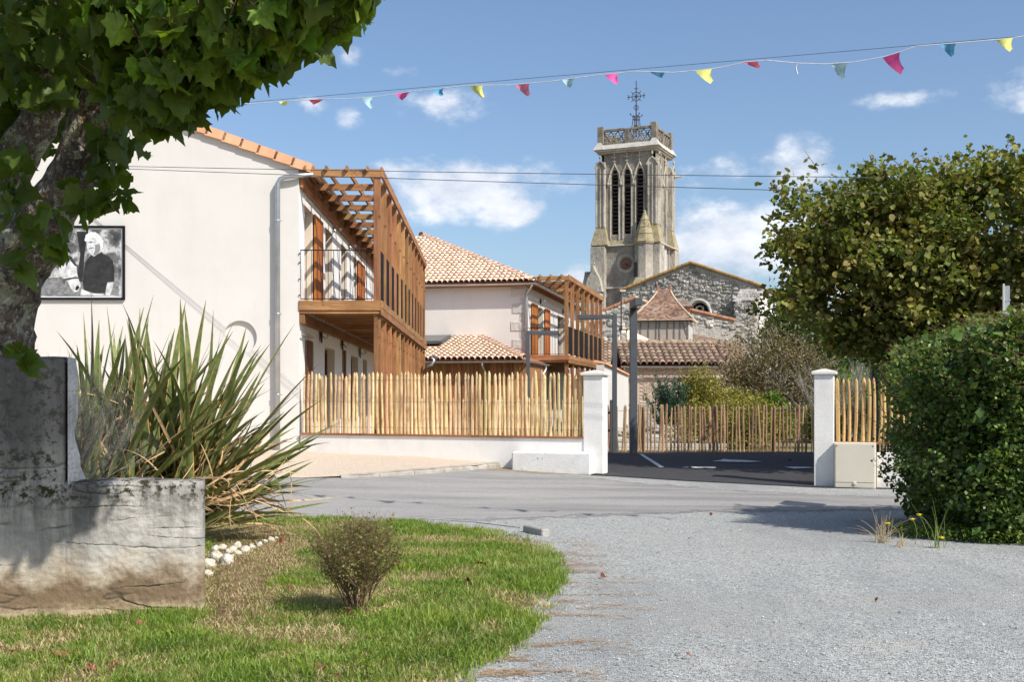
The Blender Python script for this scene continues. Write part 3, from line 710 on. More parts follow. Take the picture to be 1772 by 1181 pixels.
    h *= 1 + .9 * np.clip(lush, 0, 1) * (g.random(len(gx)) < .35)
    o = blades('grass', gx, gy, h, .0045 + .003 * g.random(len(gx)), .25 + .7 * g.random(len(gx)), M_grass); o['label'] = 'short uneven green lawn grass'; o['category'] = 'grass'
    k2 = g.random(len(x)) < np.clip(.28 - .7 * dn + .35 * ring + .30 * np.clip(bi * 5 + .6, 0, 1) + .25 * leftdry, .05, .9)
    k2 &= ~((x < -2.16) & (y > 7.95 + (x + 4) * .2) & (y < 8.4)) & (g.random(len(x)) < .55)
    gx, gy = x[k2], y[k2]
    o = blades('dry_grass', gx, gy, .015 + .035 * g.random(len(gx)), .004 + .002 * g.random(len(gx)), .6 + 1.2 * g.random(len(gx)), M_straw); o['label'] = 'dry straw coloured grass stalks in the lawn'; o['category'] = 'dry grass'
    # tufts: long bright blades
    tx, ty, th = [], [], []
    for _ in range(150):
        ci = g.integers(0, len(x)); cx, cy = x[ci], y[ci]
        if bi[ci] > -.05 or (cx < -2.1 and 7.8 < cy < 8.5): continue
        m = g.integers(14, 34)
        tx += list(cx + g.normal(0, .04, m)); ty += list(cy + g.normal(0, .05, m)); th += list(g.uniform(.05, .12, m))
    for cx, cy, m, sp in ((.02, 7.0, 260, .16), (-.1, 6.75, 320, .2), (.2, 9.1, 220, .12), (.3, 8.8, 160, .1), (-.5, 6.6, 300, .3), (-1.1, 6.4, 240, .4), (.25, 10.1, 160, .14), (-.3, 10.6, 140, .2)):
        tx += list(cx + g.normal(0, sp, m)); ty += list(cy + g.normal(0, sp * 1.2, m)); th += list(g.uniform(.05, .11, m))
    tx, ty, th = map(np.array, (tx, ty, th)); kk = inside(lawn, tx, ty); tx, ty, th = tx[kk], ty[kk], th[kk]
    o = blades('long_grass', tx, ty, th, .0065 + .003 * g.random(len(tx)), .5 + .7 * g.random(len(tx)), M_grass); o['label'] = 'longer bright green grass tufts along the lawn edge'; o['category'] = 'grass'
    # pine straw lying on the gravel beside the lawn
    M_drift = pm('needle_drift', [(.3, (.22, .13, .07)), (.5, (.38, .26, .15)), (.7, (.5, .38, .24))], 12, stretch=(1, 3, 1), rough=1, bump=.5, bscale=60)
    edge_alpha(M_drift, 5, .75)
    dpx = [(770, 1181), (840, 1110), (900, 1060), (935, 1010), (950, 965), (985, 965), (1010, 1000), (1000, 1050), (970, 1090), (1010, 1130), (1080, 1181)]
    drift = [((x - 886) / F * (3000 / (y - 694)), 3000 / (y - 694)) for x, y in dpx]
    structure(ragged('needle_drift', drift, np.arange(-.6, 1.0, .04), np.arange(6.0, 11.4, .05), .009, M_drift, .05), 'orange brown pine needles trodden into the gravel beside the lawn')
    n = 60000; x = g.uniform(-.7, 1.3, n); y = 5.6 + 7 * g.random(n) ** 1.6
    dist = edist(lawn[:11], x, y); ins = inside(lawn, x, y)
    nz = np.array([noise.noise(Vector((a * 1.2, b * 5.0, 1))) + .6 * noise.noise(Vector((a * 3.5, b * 12.0, 4))) for a, b in zip(x, y)])
    kk = (~ins) & (g.random(n) < np.clip(1.0 - dist * 1.3, 0, 1) * np.clip(.12 + 2.2 * nz, 0, 1))
    x, y = x[kk], y[kk]; m = len(x)
    a = g.normal(0, .5, m); L_ = g.uniform(.02, .07, m); w = .0036
    dx, dy = np.cos(a) * L_, np.sin(a) * L_; V = np.empty((m, 4, 3)); zz = g.uniform(.008, .016, m)
    V[:, 0] = np.stack([x, y, zz], 1); V[:, 1] = np.stack([x + dx, y + dy, zz + .003], 1)
    V[:, 2] = np.stack([x + dx, y + dy + w, zz + .003], 1); V[:, 3] = np.stack([x, y + w * 1.5, zz], 1)
    T = (np.array([(0, 1, 2), (0, 2, 3)])[None] + (np.arange(m) * 4)[:, None, None]).reshape(-1, 3)
    M_needle = pm('pine_straw', [(.3, (.34, .19, .09)), (.7, (.52, .35, .19))], 5, rough=.9, bump=0, island=.3)
    o = np_mesh('pine_straw', V.reshape(-1, 3), T, M_needle, kind='stuff'); o['label'] = 'orange brown pine needles drifted on the gravel beside the lawn'; o['category'] = 'pine straw'
    # loose chippings
    n = 30000; x = g.uniform(-1.4, 6.5, n); y = 5.9 + 8.6 * g.random(n) ** 1.5
    kk = (~inside(lawn, x, y)) & (np.abs(x) < .5 * y); x, y = x[kk], y[kk]
    verge = (g.random(2500) , g.random(2500))
    vx = lerp(-2.2, .35, verge[0]); vy = np.interp(vx, [-2.2, -1.3, -.58, -.04, .4], [14.6, 14.28, 13.7, 12.9, 12.3]) + .05 + .42 * verge[1]
    x = np.concatenate([x, vx]); y = np.concatenate([y, vy]); m = len(x)
    s = g.uniform(.003, .008, m); big = g.random(m) < .012; s[big] *= 2.2
    base = np.array([(1, 0, 0), (0, 1, 0), (-1, 0, 0), (0, -1, 0), (0, 0, .8)], float)
    V = base[None] * s[:, None, None] * g.uniform(.6, 1.3, (m, 5, 1)) + np.stack([x, y, np.full(m, .008)], 1)[:, None, :]
    T = (np.array([(0, 1, 4), (1, 2, 4), (2, 3, 4), (3, 0, 4)])[None] + (np.arange(m) * 5)[:, None, None]).reshape(-1, 3)
    M_chip = pm('loose_chip', [(.3, (.22, .23, .24)), (.7, (.45, .46, .47))], 4, rough=.9, bump=0, island=.5)
    o = np_mesh('loose_gravel', V.reshape(-1, 3), T, M_chip, kind='stuff'); o['label'] = 'loose grey stone chippings on the drive'; o['category'] = 'gravel'
    # lawn edging: flush concrete strip, and one raised block
    M_edge = pm('edging_concrete', [(.3, (.3, .28, .25)), (.7, (.42, .4, .37))], 6, rough=.95, bump=.5, bscale=30)
    et = thing('lawn_edging', 'flush grey concrete edging strip between road and lawn', 'edging', (-1.5, 14.6, 0))
    ln = [(-3.3, 15.05), (-2.2, 14.9), (-1.2, 14.62), (-.45, 14.15), (.1, 13.55)]
    for (a, b) in zip(ln, ln[1:]):
        d = Vector((b[0] - a[0], b[1] - a[1], 0)); u = d.normalized(); nn = Vector((-u.y, u.x, 0)); k = max(1, round(d.length / .6))
        for i in range(k):
            p = Vector((*a, 0)) + d * (i / k) + u * .006; q = Vector((*a, 0)) + d * ((i + 1) / k) - u * .006; r = nn * .07
            o3 = Vector((-1.5, 14.6, 0))
            c = [p, q, q + r, p + r]
            MB().hexa([(c_ - o3) + Vector((0, 0, -.05)) for c_ in c] + [(c_ - o3) + Vector((0, 0, .014)) for c_ in c]).build('edging_slab', M_edge, et)
    bl = MB(); bl.cbox(-.24, .24, -.05, .05, -.03, .085, .012)
    a = P(905, 925, 13.2); b = P(945, 936, 12.6)
    o = bl.build('kerb_block', M_edge); o.location = (.27, 12.95, 0); o.rotation_euler = (0, 0, math.atan2(-.62, .30)); tag(o, 'loose grey kerb block lying at the tip of the lawn beside the road', 'kerb block')
ground()

# ================================================================== TIMBER GALLERIES
def gallery(name, label, loc, rz, width, L, bays, zg, zf, zt, wallx=0.0, nj=4, skip_lower=()):
    """local frame: x outwards from the wall, y along the wall away from the camera"""
    t = thing(name, label, 'gallery', (loc[0], loc[1], 0), rz, 'timber galleries on the houses')
    x1 = width; fw = .15
    step = L / bays
    def bx(n, a, mat, ch=.006): return MB().cbox(*a, ch).build(n, mat, t)
    bx('floor_beam', (0, x1 + .02, -.03, .03, zf - .2, zf - .002), M_wood_x)                       # front beam under the rail
    bx('floor_beam', (.0, x1 - .02, .0, .05, zf - .265, zf - .205), M_wood_x)
    for k in range(2):                                                                              # long outer fascia in two boards
        z1 = zf - .012 - k * .15
        bx('fascia_board', (x1 - .01, x1 + .035, -.035, L + .05, z1 - .145, z1), M_wood_y)
    bx('wall_ledger', (0.01, .11, .02, L, zf - .46, zf - .27), M_wood_y)
    bx('edge_beam', (x1 - .16, x1 - .015, .06, L, zf - .33, zf - .03), M_wood_y)
    # deck boards, seen from below
    nb = int(L / .145)
    db = MB().cbox(.02, x1 - .02, .0, .135, -.04, 0, .006).mesh('deck_board', M_wood_x)
    for i in range(nb): inst('deck_board', db, t, (0, .06 + i * .145, zf - .02))
    js = MB().cbox(.12, x1 - .165, -.03, .03, -.17, 0, .004).mesh('floor_joist', M_wood_x)
    for i in range(int(L / .5)): inst('floor_joist', js, t, (0, .3 + i * .5, zf - .065))
    # uprights: broad fins
    up = MB().cbox(x1 - fw, x1 - .012, -.028, .028, zf, zt - .02, .006).mesh('upper_fin', M_wood_z)
    lo = MB().cbox(x1 - fw, x1 - .012, -.028, .028, zg, zf - .335, .006).mesh('lower_fin', M_wood_z)
    pn = MB()
    for k in range(6):
        pn.box(-.006, .006, .09 + k * (step - .18) / 6, .09 + (k + 1) * (step - .18) / 6 - .02, 0, 1.02)
    pn.box(-.011, -.007, .05, step - .05, .02, 1.0)
    pnm = MB().box(-.012, .012, .035, step - .035, .0, 1.02).mesh('infill_panel', M_black)
    for i in range(bays + 1):
        inst('upper_fin', up, t, (0, i * step + (.03 if i == 0 else 0), 0), (0, 0, rnd.gauss(0, .004)))
        if i not in skip_lower: inst('lower_fin', lo, t, (0, i * step + (.05 if i == 0 else 0), 0), (0, 0, rnd.gauss(0, .006)))
        if i < bays: inst('infill_panel', pnm, t, (x1 - .075, i * step, zf + .05))
    # square front posts, slightly wider
    # top: front beam, outer beam, ledger, cross joists, battens on top
    bx('top_beam', (0, x1, -.03, .03, zt - .165, zt - .005), M_wood_x)
    bx('top_beam', (x1 - .01, x1 + .035, -.035, L + .05, zt - .16, zt + .04), M_wood_y)
    bx('top_ledger', (0.01, .075, .04, L, zt - .36, zt - .13), M_wood_y)
    tj = MB().cbox(.08, x1 - .155, -.024, .024, zt - .20, zt - .06, .004).mesh('roof_joist', M_wood_x)
    for i in range(1, bays + 1): inst('roof_joist', tj, t, (0, i * step - .02, 0))
    tb = MB().cbox(-.02, .02, -.12, L, zt - .055, zt + .05, .004).mesh('roof_batten', M_wood_y)
    for i in range(nj): inst('roof_batten', tb, t, ((i + .35) * x1 / nj, 0, 0))
    # thin steel railing across the end
    rl = thing; r = MB()
    r.tube([(.03, -.005, zf + 1.0), (x1 - .17, -.005, zf + 1.0)], .012, 6); r.tube([(.03, -.005, zf + .03), (x1 - .17, -.005, zf + .03)], .010, 6)
    rail = r.build('end_railing', M_black, t)
    bar = MB().tube([(0, 0, zf + .03), (0, 0, zf + 1.0)], .0065, 6).mesh('railing_bar', M_black)
    nbv = 13
    for i in range(nbv + 1): inst('railing_bar', bar, rail, (.035 + i * (x1 - .21) / nbv, -.005, 0))
    clip = MB().box(-.012, .012, -.02, .012, -.012, .012).mesh('railing_clip', M_black)
    for z in (.1, .42, .75, .93): inst('railing_clip', clip, rail, (.012, -.005, zf + z))
    return t

# ================================================================== HOUSE WITH THE GABLE
H1R = R(1.03)
def canal_tile(name, r, ln, mat, taper=.8, n=6, thick=.012):
    """half-round tile, convex up, local y up the slope, overlapping the next one"""
    mb = MB(); vs = []
    for (y, rr, z) in ((0, r, .035), (ln, r * taper, 0)):
        for q in (0, thick):
            for k in range(n + 1):
                a = math.pi * k / n
                vs.append((-math.cos(a) * (rr - q), y, math.sin(a) * (rr - q) + z))
    m = n + 1; fs = []
    for k in range(n):
        fs.append((k, k + 1, 2 * m + k + 1, 2 * m + k))              # outer
        fs.append((k, m + k, m + k + 1, k + 1))                      # lower lip
    fs += [(0, 2 * m, 3 * m, m), (n, m + n, 3 * m + n, 2 * m + n)]
    return mb.add(vs, fs).mesh(name, mat)

def sconce(parent, x, y, z, s=1.0):
    mb = MB()
    mb.lathe([(.02 * s, -.01), (.10 * s, .0), (.115 * s, .02)], n=12)
    o = mb.build('wall_lamp', M_black, parent); o.location = (x, y, z); o.rotation_euler = (0, R(90), 0); o.scale = (1.25, .9, 1)
    a = MB(); a.tube([(0.02, 0, 0), (.10, 0, -.06), (.16, 0, -.04)], .012, 6); a.lathe([(.02, -.03), (.035, .0), (.03, .03)], (.17, 0), 8)
    a = a.build('lamp_arm', M_zinc, parent); a.location = (x, y, z)

def side_wall(mb, x, ylo, yhi, zlo, zhi, ops, depth):
    """wall plane x=const facing +x with rectangular openings (y0,y1,z0,z1)"""
    holes = [[(a, c), (b, c), (b, d), (a, d)] for a, b, c, d in ops]
    mb.holed([(ylo, zlo), (yhi, zlo), (yhi, zhi), (ylo, zhi)], holes, lambda a, b, d: (x - d, a, b), depth)

def house_one():
    t = thing('white_house', 'long white rendered two-storey house with bare gable, round niche and zinc downpipe', 'house', (-4.24, 23.0, 0), H1R)
    c = (-1.17, 2.76); rr = .335
    circ = [(c[0] + rr * math.cos(2 * math.pi * k / 40), c[1] + rr * math.sin(2 * math.pi * k / 40)) for k in range(40)]
    ez, rz_ = 6.18, 7.86; hw = 4.6
    g = MB()
    gable = [(-2 * hw, .0), (0, .0), (0, ez), (-hw, rz_), (-2 * hw, ez)]
    g.holed(gable, [circ], lambda a, b, d: (a, d, b), .07)
    L = 19.5
    def yv(px): return 4.24 * F / (886 - px) - 23.0
    ups = [(yv(527.9), yv(542.7), 3.52, 5.52), (yv(567.9), yv(581.5), 3.52, 5.52), (yv(598.3), yv(609.8), 3.52, 5.52), (yv(622), yv(627.5), 3.52, 5.52), (yv(640), yv(645), 3.52, 5.52)]
    los = [(yv(529), yv(546), .5, 2.75), (yv(566.6), yv(586), .5, 2.75), (yv(600), yv(606.0), .5, 2.75), (yv(617), yv(631), .5, 2.75), (yv(640), yv(648), .5, 2.75)]
    g2 = MB(); side_wall(g2, 0, 0, L, 0, ez, ups + los, .22); g2.build('side_wall', M_plaster_white, t, fix=False)  # whiter than the gable: sunlit brightness is partly put into this plaster colour
    g.add([(-2 * hw, 0, 0), (-2 * hw, L, 0), (-2 * hw, L, ez), (-2 * hw, 0, ez)], [(0, 1, 2, 3)])
    g.add([(-2 * hw, L, 0), (0, L, 0), (0, L, ez), (-hw, L, rz_), (-2 * hw, L, ez)], [(0, 1, 2, 3, 4)])
    g.build('wall', M_plaster, t, fix=False)
    # niche disc: smooth white
    n = MB(); n.lathe([(rr + .01, .0), (rr + .01, .01)], n=40); o = n.build('niche_disc', M_plaster, t); o.location = (c[0], .08, c[1]); o.rotation_euler = (R(90), 0, 0)
    # openings: reveal linings in beige, door leaves, shutters on rails
    for i, (a, b, z0, z1) in enumerate(ups + los):
        r = MB(); r.box(-.218, -.004, b - .012, b + .0, z0, z1); r.box(-.218, -.004, a + .012, b - .012, z1 - .01, z1 + .0)
        r.build('door_reveal', M_reveal, t)
        d = MB(); d.box(-.26, -.215, a, b, z0, z1); d = d.build('door', M_glass if i not in (0, 5) else M_reveal, t)
        f = MB()
        for y0, y1 in ((a, a + .06), (b - .072, b - .012)): f.box(-.214, -.18, y0, y1, z0, z1 - .012)
        f.box(-.214, -.18, a + .06, b - .072, z1 - .08, z1 - .012)
        f.build('door_frame', M_brown_z, d)
        h = MB(); h.box(-.20, -.13, a + .12, a + .14, z0 + 1.0, z0 + 1.03); h.build('handle', M_black, d)
    for (a, b, z0, z1, mat) in ((yv(543.2), yv(559), 3.56, 5.5, M_orange_z), (yv(627.8), yv(635), 3.56, 5.5, M_orange_z), (yv(636), yv(640.5), 3.56, 5.5, M_orange_z), (yv(529.3), yv(538.5), .55, 2.75, M_brown_z), (yv(600.5), yv(603.5), .55, 2.8, M_brown_z)):
        nb = 5; s = MB(); s.box(.03, .035, a, b, z0, z1); s = s.build('shutter', mat, t)
        w = (b - a) / nb; bm_ = MB().cbox(.036, .062, .003, w - .003, z0, z1, .004).mesh('shutter_board', mat)
        for k in range(nb): inst('shutter_board', bm_, s, (0, a + k * w, 0))
        rl = MB(); rl.tube([(.07, a - 1.2 * (b - a) , z1 + .08), (.07, b, z1 + .08)], .018, 6); rl.build('shutter_rail', M_zinc, t)
    for y in (yv(557), yv(598), yv(632)): sconce(t, .03, y, 2.95 if y < 8 else 2.9, 1.2)
    for y in (yv(581), yv(611)): sconce(t, .03, y, 5.62, .6)
    # roof slab
    sl = math.atan2(rz_ - ez, hw); r = MB()
    ex = .24; e_z = ez - ex * math.tan(sl)
    r.hexa([(ex, .02, e_z + .02), (ex, L + .2, e_z + .02), (-hw, L + .2, rz_ + .02), (-hw, .02, rz_ + .02), (ex, .02, e_z + .10), (ex, L + .2, e_z + .10), (-hw, L + .2, rz_ + .10), (-hw, .02, rz_ + .10)])
    r.hexa([(-2 * hw - ex, .02, e_z + .02), (-2 * hw - ex, L + .2, e_z + .02), (-hw, L + .2, rz_ + .02), (-hw, .02, rz_ + .02), (-2 * hw - ex, .02, e_z + .10), (-2 * hw - ex, L + .2, e_z + .10), (-hw, L + .2, rz_ + .10), (-hw, .02, rz_ + .10)])
    r.build('roof', M_tile_new, t)
    # verge tiles stepping up the gable, one L-shaped piece each
    v = MB(); ln = .41
    v.hexa([(0, -.09, -.06), (ln, -.09, -.035), (ln, .0, -.035), (0, .0, -.06), (0, -.09, .128), (ln, -.09, .14), (ln, .0, .14), (0, .0, .128)])
    v.hexa([(-.0, 0, .075), (ln, 0, .10), (ln, .24, .10), (0, .24, .075), (0, 0, .128), (ln, 0, .14), (ln, .24, .14), (0, .24, .128)])
    v.lathe([(.008, 0), (.008, .008)], n=6)
    vm = v.mesh('verge_tile', M_verge)
    for side in (1, -1):
        s = 0; tot = (hw + ex) / math.cos(sl); n_ = int(tot / .36)
        for k in range(n_):
            d = tot - (k) * .36 - ln
            # distance from ridge measured down the slope: piece lower end at d+ln
            if side == 1:
                x = -hw + d * math.cos(sl); z = rz_ - d * math.sin(sl)
                o = inst('verge_tile', vm, t, (x, -.0, z - .03 + .012), (0, sl, 0))
            else:
                x = -hw - (d + ln) * math.cos(sl); z = rz_ - (d + ln) * math.sin(sl)
                o = inst('verge_tile', vm, t, (x, -.0, z - .03 + .012), (0, -sl, 0))
    # gutter and downpipe
    gt = MB(); gx = ex + .05; gz = e_z + .03
    pf = [(gx + .07 * math.cos(math.pi + math.pi * k / 8), gz + .07 * math.sin(math.pi + math.pi * k / 8)) for k in range(9)]
    pf2 = [(gx + .062 * math.cos(math.pi + math.pi * k / 8), gz + .062 * math.sin(math.pi + math.pi * k / 8)) for k in range(8, -1, -1)]
    gt.prism(pf + pf2, 'y', .0, L); gt.prism(pf, 'y', -.012, -.001)
    gt.build('gutter', M_zinc, t)
    dp = MB(); dx = (482 - 517) / 87
    dp.tube([(gx - .02, .05, gz - .04), (gx - .03, .0, gz - .12), (.02, -.09, gz - .155), (-.1, -.1, gz - .17), (dx + .14, -.1, gz - .19), (dx + .05, -.1, gz - .23), (dx, -.1, gz - .32), (dx, -.1, .52)], .05, 12)
    dp = dp.build('downpipe', M_zinc, t, smooth=True)
    for z in (5.05, 3.2, 1.6):
        c2 = MB(); c2.lathe([(.058, z), (.062, z + .008), (.062, z + .03), (.058, z + .038)], (dx, -.1), 12); c2.box(dx - .015, dx + .015, -.06, -.001, z + .005, z + .03)
        c2.box(dx - .09, dx + .09, -.105, -.095, z + .012, z + .026); c2.build('pipe_bracket', M_zinc, dp)
    return t
house_one()
gallery('timber_gallery', 'two-storey larch gallery with pergola roof on the nearer white house', (-4.24 + .0, 23.0), H1R, 1.63, 15.6, 12, .42, 3.5, 6.12)

# framed photograph hanging on the gable ---------------------------------------------------------
def poster():
    X0, X1, Z0, Z1 = -9.42, -7.67, 3.50, 4.97
    yw = lambda x: 23.0 + (x + 4.24) * math.tan(H1R) - .012
    t = thing('framed_photo', 'black framed black-and-white photo of a man with a horse on the gable', 'picture', ((X0 + X1) / 2, yw((X0 + X1) / 2), Z0), H1R)
    w = (X1 - X0) / 2; h = Z1 - Z0
    pr = pm('photo_print_background', [(.36, W_(.02)), (.5, W_(.16)), (.56, W_(.5)), (.7, W_(.75))], 2.6, rough=.5, bump=0, detail=9, nrough=.7)
    wh = pm('print_white', [(.3, W_(.72)), (.7, W_(.8))], 4, rough=.5, bump=0)
    gr = lambda v, n, s=6: pm('print_tone_' + n, [(.35, W_(v * .6)), (.65, W_(v * 1.3))], s, rough=.5, bump=0, detail=8)
    f = MB()
    f.cbox(-w, w, -.05, 0, 0, .045, .004); f.cbox(-w, w, -.05, 0, h - .045, h, .004); f.cbox(-w, -w + .045, -.05, 0, .045, h - .045, .004); f.cbox(w - .045, w, -.05, 0, .045, h - .045, .004)
    f.build('frame', M_black, t)
    MB().box(-w + .045, w - .045, -.018, -.006, .045, h - .045).build('mount', wh, t)
    MB().box(-w + .10, w - .075, -.021, -.0185, .075, h - .075).build('print', pr, t)
    # figures of the print, laid flat on it; pixel frame of the photograph mapped on the print plane
    def q(x, y): return ((x - (75 + 218) / 2) / 143.5 * 1.75 * 1.0, (519 - y) / 128 * h)
    def shape(name, pts, mat, lvl, r=0):
        mb = MB(); pp = [q(*p) for p in pts]
        mb.add([(a, -.0215 - .0008 * lvl, b) for a, b in pp], [tuple(x) for x in tessellate_polygon([[Vector((a, b, 0)) for a, b in pp]])]); mb.build(name, mat, t, fix=False)
    shape('printed_ground', [(82, 482), (208, 474), (208, 511), (82, 511)], gr(.22, 'ground', 14), 1)
    shape('printed_trunk', [(140, 401), (158, 401), (153, 440), (150, 488), (140, 488), (146, 440)], gr(.03, 'trunk'), 1)
    shape('printed_horse_head', [(108, 447), (113, 441), (119, 440), (128, 443), (136, 452), (140, 462), (141, 473), (144, 485), (147, 494), (143, 504), (137, 506), (131, 500), (126, 488), (118, 482), (110, 474), (112, 462)], gr(.62, 'horse', 9), 2)
    shape('printed_horse_neck', [(80, 486), (90, 468), (106, 462), (113, 470), (117, 486), (108, 482), (96, 484)], gr(.45, 'neck', 9), 1)
    shape('printed_mane', [(110, 443), (120, 439), (132, 444), (141, 460), (138, 461), (129, 450), (124, 462), (121, 448), (114, 452)], gr(.05, 'mane', 20), 3)
    shape('printed_bridle', [(118, 483), (139, 479), (144, 481), (144, 483), (139, 482), (122, 486), (121, 492), (119, 492)], gr(.08, 'strap'), 3)
    shape('printed_nostril', [(139, 496), (143, 494), (145, 498), (141, 503), (138, 502)], gr(.02, 'nostril'), 3)
    shape('printed_trousers', [(148, 500), (165, 508), (184, 509), (184, 511), (146, 511)], gr(.7, 'trousers'), 2)
    shape('printed_shirt', [(163, 441), (168, 444), (181, 436), (184, 440), (193, 444), (199, 452), (201, 470), (201, 488), (190, 489), (188, 496), (186, 507), (170, 507), (152, 502), (150, 488), (152, 470), (154, 455)], gr(.035, 'shirt', 10), 3)
    shape('printed_arm', [(190, 489), (200, 488), (198, 500), (194, 511), (187, 511), (188, 498)], gr(.55, 'arm'), 4)
    shape('printed_face', [(156, 416), (158, 410), (164, 407), (172, 408), (176, 414), (178, 424), (178, 432), (172, 440), (166, 441), (160, 437), (157, 429)], gr(.62, 'face', 18), 4)
    shape('printed_jaw_shade', [(170, 424), (178, 422), (178, 433), (172, 441), (167, 441), (170, 433)], gr(.22, 'shade'), 5)
    shape('printed_hair', [(153, 416), (155, 407), (162, 402), (170, 402), (178, 407), (183, 416), (183, 428), (179, 432), (177, 422), (172, 414), (165, 411), (158, 411), (155, 419)], gr(.8, 'hair', 30), 5)
    shape('printed_brow', [(158, 420), (164, 418), (168, 419), (163, 421)], gr(.15, 'brow'), 5)
    shape('printed_mouth', [(160, 430), (167, 428), (168, 429), (161, 432)], gr(.15, 'mouth'), 5)
poster()

# ================================================================== PICKET FENCES, GATE PILLARS
def picket_meshes(mat, h, w, seed, n=7):
    out = []
    r = random.Random(seed)
    for _ in range(n):
        ww = w * r.uniform(.75, 1.2); hh = h * r.uniform(.965, 1.03); bx, by = r.gauss(0, w * .14), r.gauss(0, w * .1)
        vs = []; lv = [(0, 1), (.35, 1.02), (.7, .96), (1 - .06 / h, .9), (1, .26)]
        sh = [(r.uniform(.85, 1.1)) for _ in range(6)]
        for i, (t, s) in enumerate(lv):
            cx = bx * math.sin(t * 3.1) + r.gauss(0, w * .05); cy = by * math.sin(t * 2.5)
            for k in range(6):
                a = 2 * math.pi * k / 6 + .3
                vs.append((cx + math.cos(a) * ww / 2 * s * sh[k], cy + math.sin(a) * ww * .34 * s * sh[k], t * hh))
        fs = [tuple(range(5, -1, -1)), tuple(range(24, 30))] + [(i * 6 + k, i * 6 + (k + 1) % 6, (i + 1) * 6 + (k + 1) % 6, (i + 1) * 6 + k) for i in range(4) for k in range(6)]
        out.append(MB().add(vs, fs).mesh('picket', mat))
    return out
def picket_row(t, length, gap, meshes, zb, wires, h, seed, y=0, x0=0, lean=.02):
    r = random.Random(seed); x = x0
    while x < length:
        inst('picket', r.choice(meshes), t, (x, y + r.gauss(0, .004), zb(x) if callable(zb) else zb), (r.gauss(0, .012), r.gauss(0, lean), r.choice((0, math.pi)) + r.gauss(0, .15)), (r.uniform(.85, 1.15), 1, r.uniform(.975, 1.02)))
        x += gap * r.uniform(.8, 1.22)
    for wz in wires:
        mb = MB(); p1 = []; p2 = []; k = 0; xx = x0 - .02
        while xx < length + .02:
            z = (zb(xx) if callable(zb) else zb) + wz + r.gauss(0, .004); s = 1 if k % 2 else -1
            p1.append((xx, y + s * .022, z)); p2.append((xx, y - s * .022, z + .008)); xx += gap / 2; k += 1
        mb.tube(p1, .0022, 4); mb.tube(p2, .0022, 4); mb.build('twisted_wire', M_wire, t)
fence_rz = -R(18)
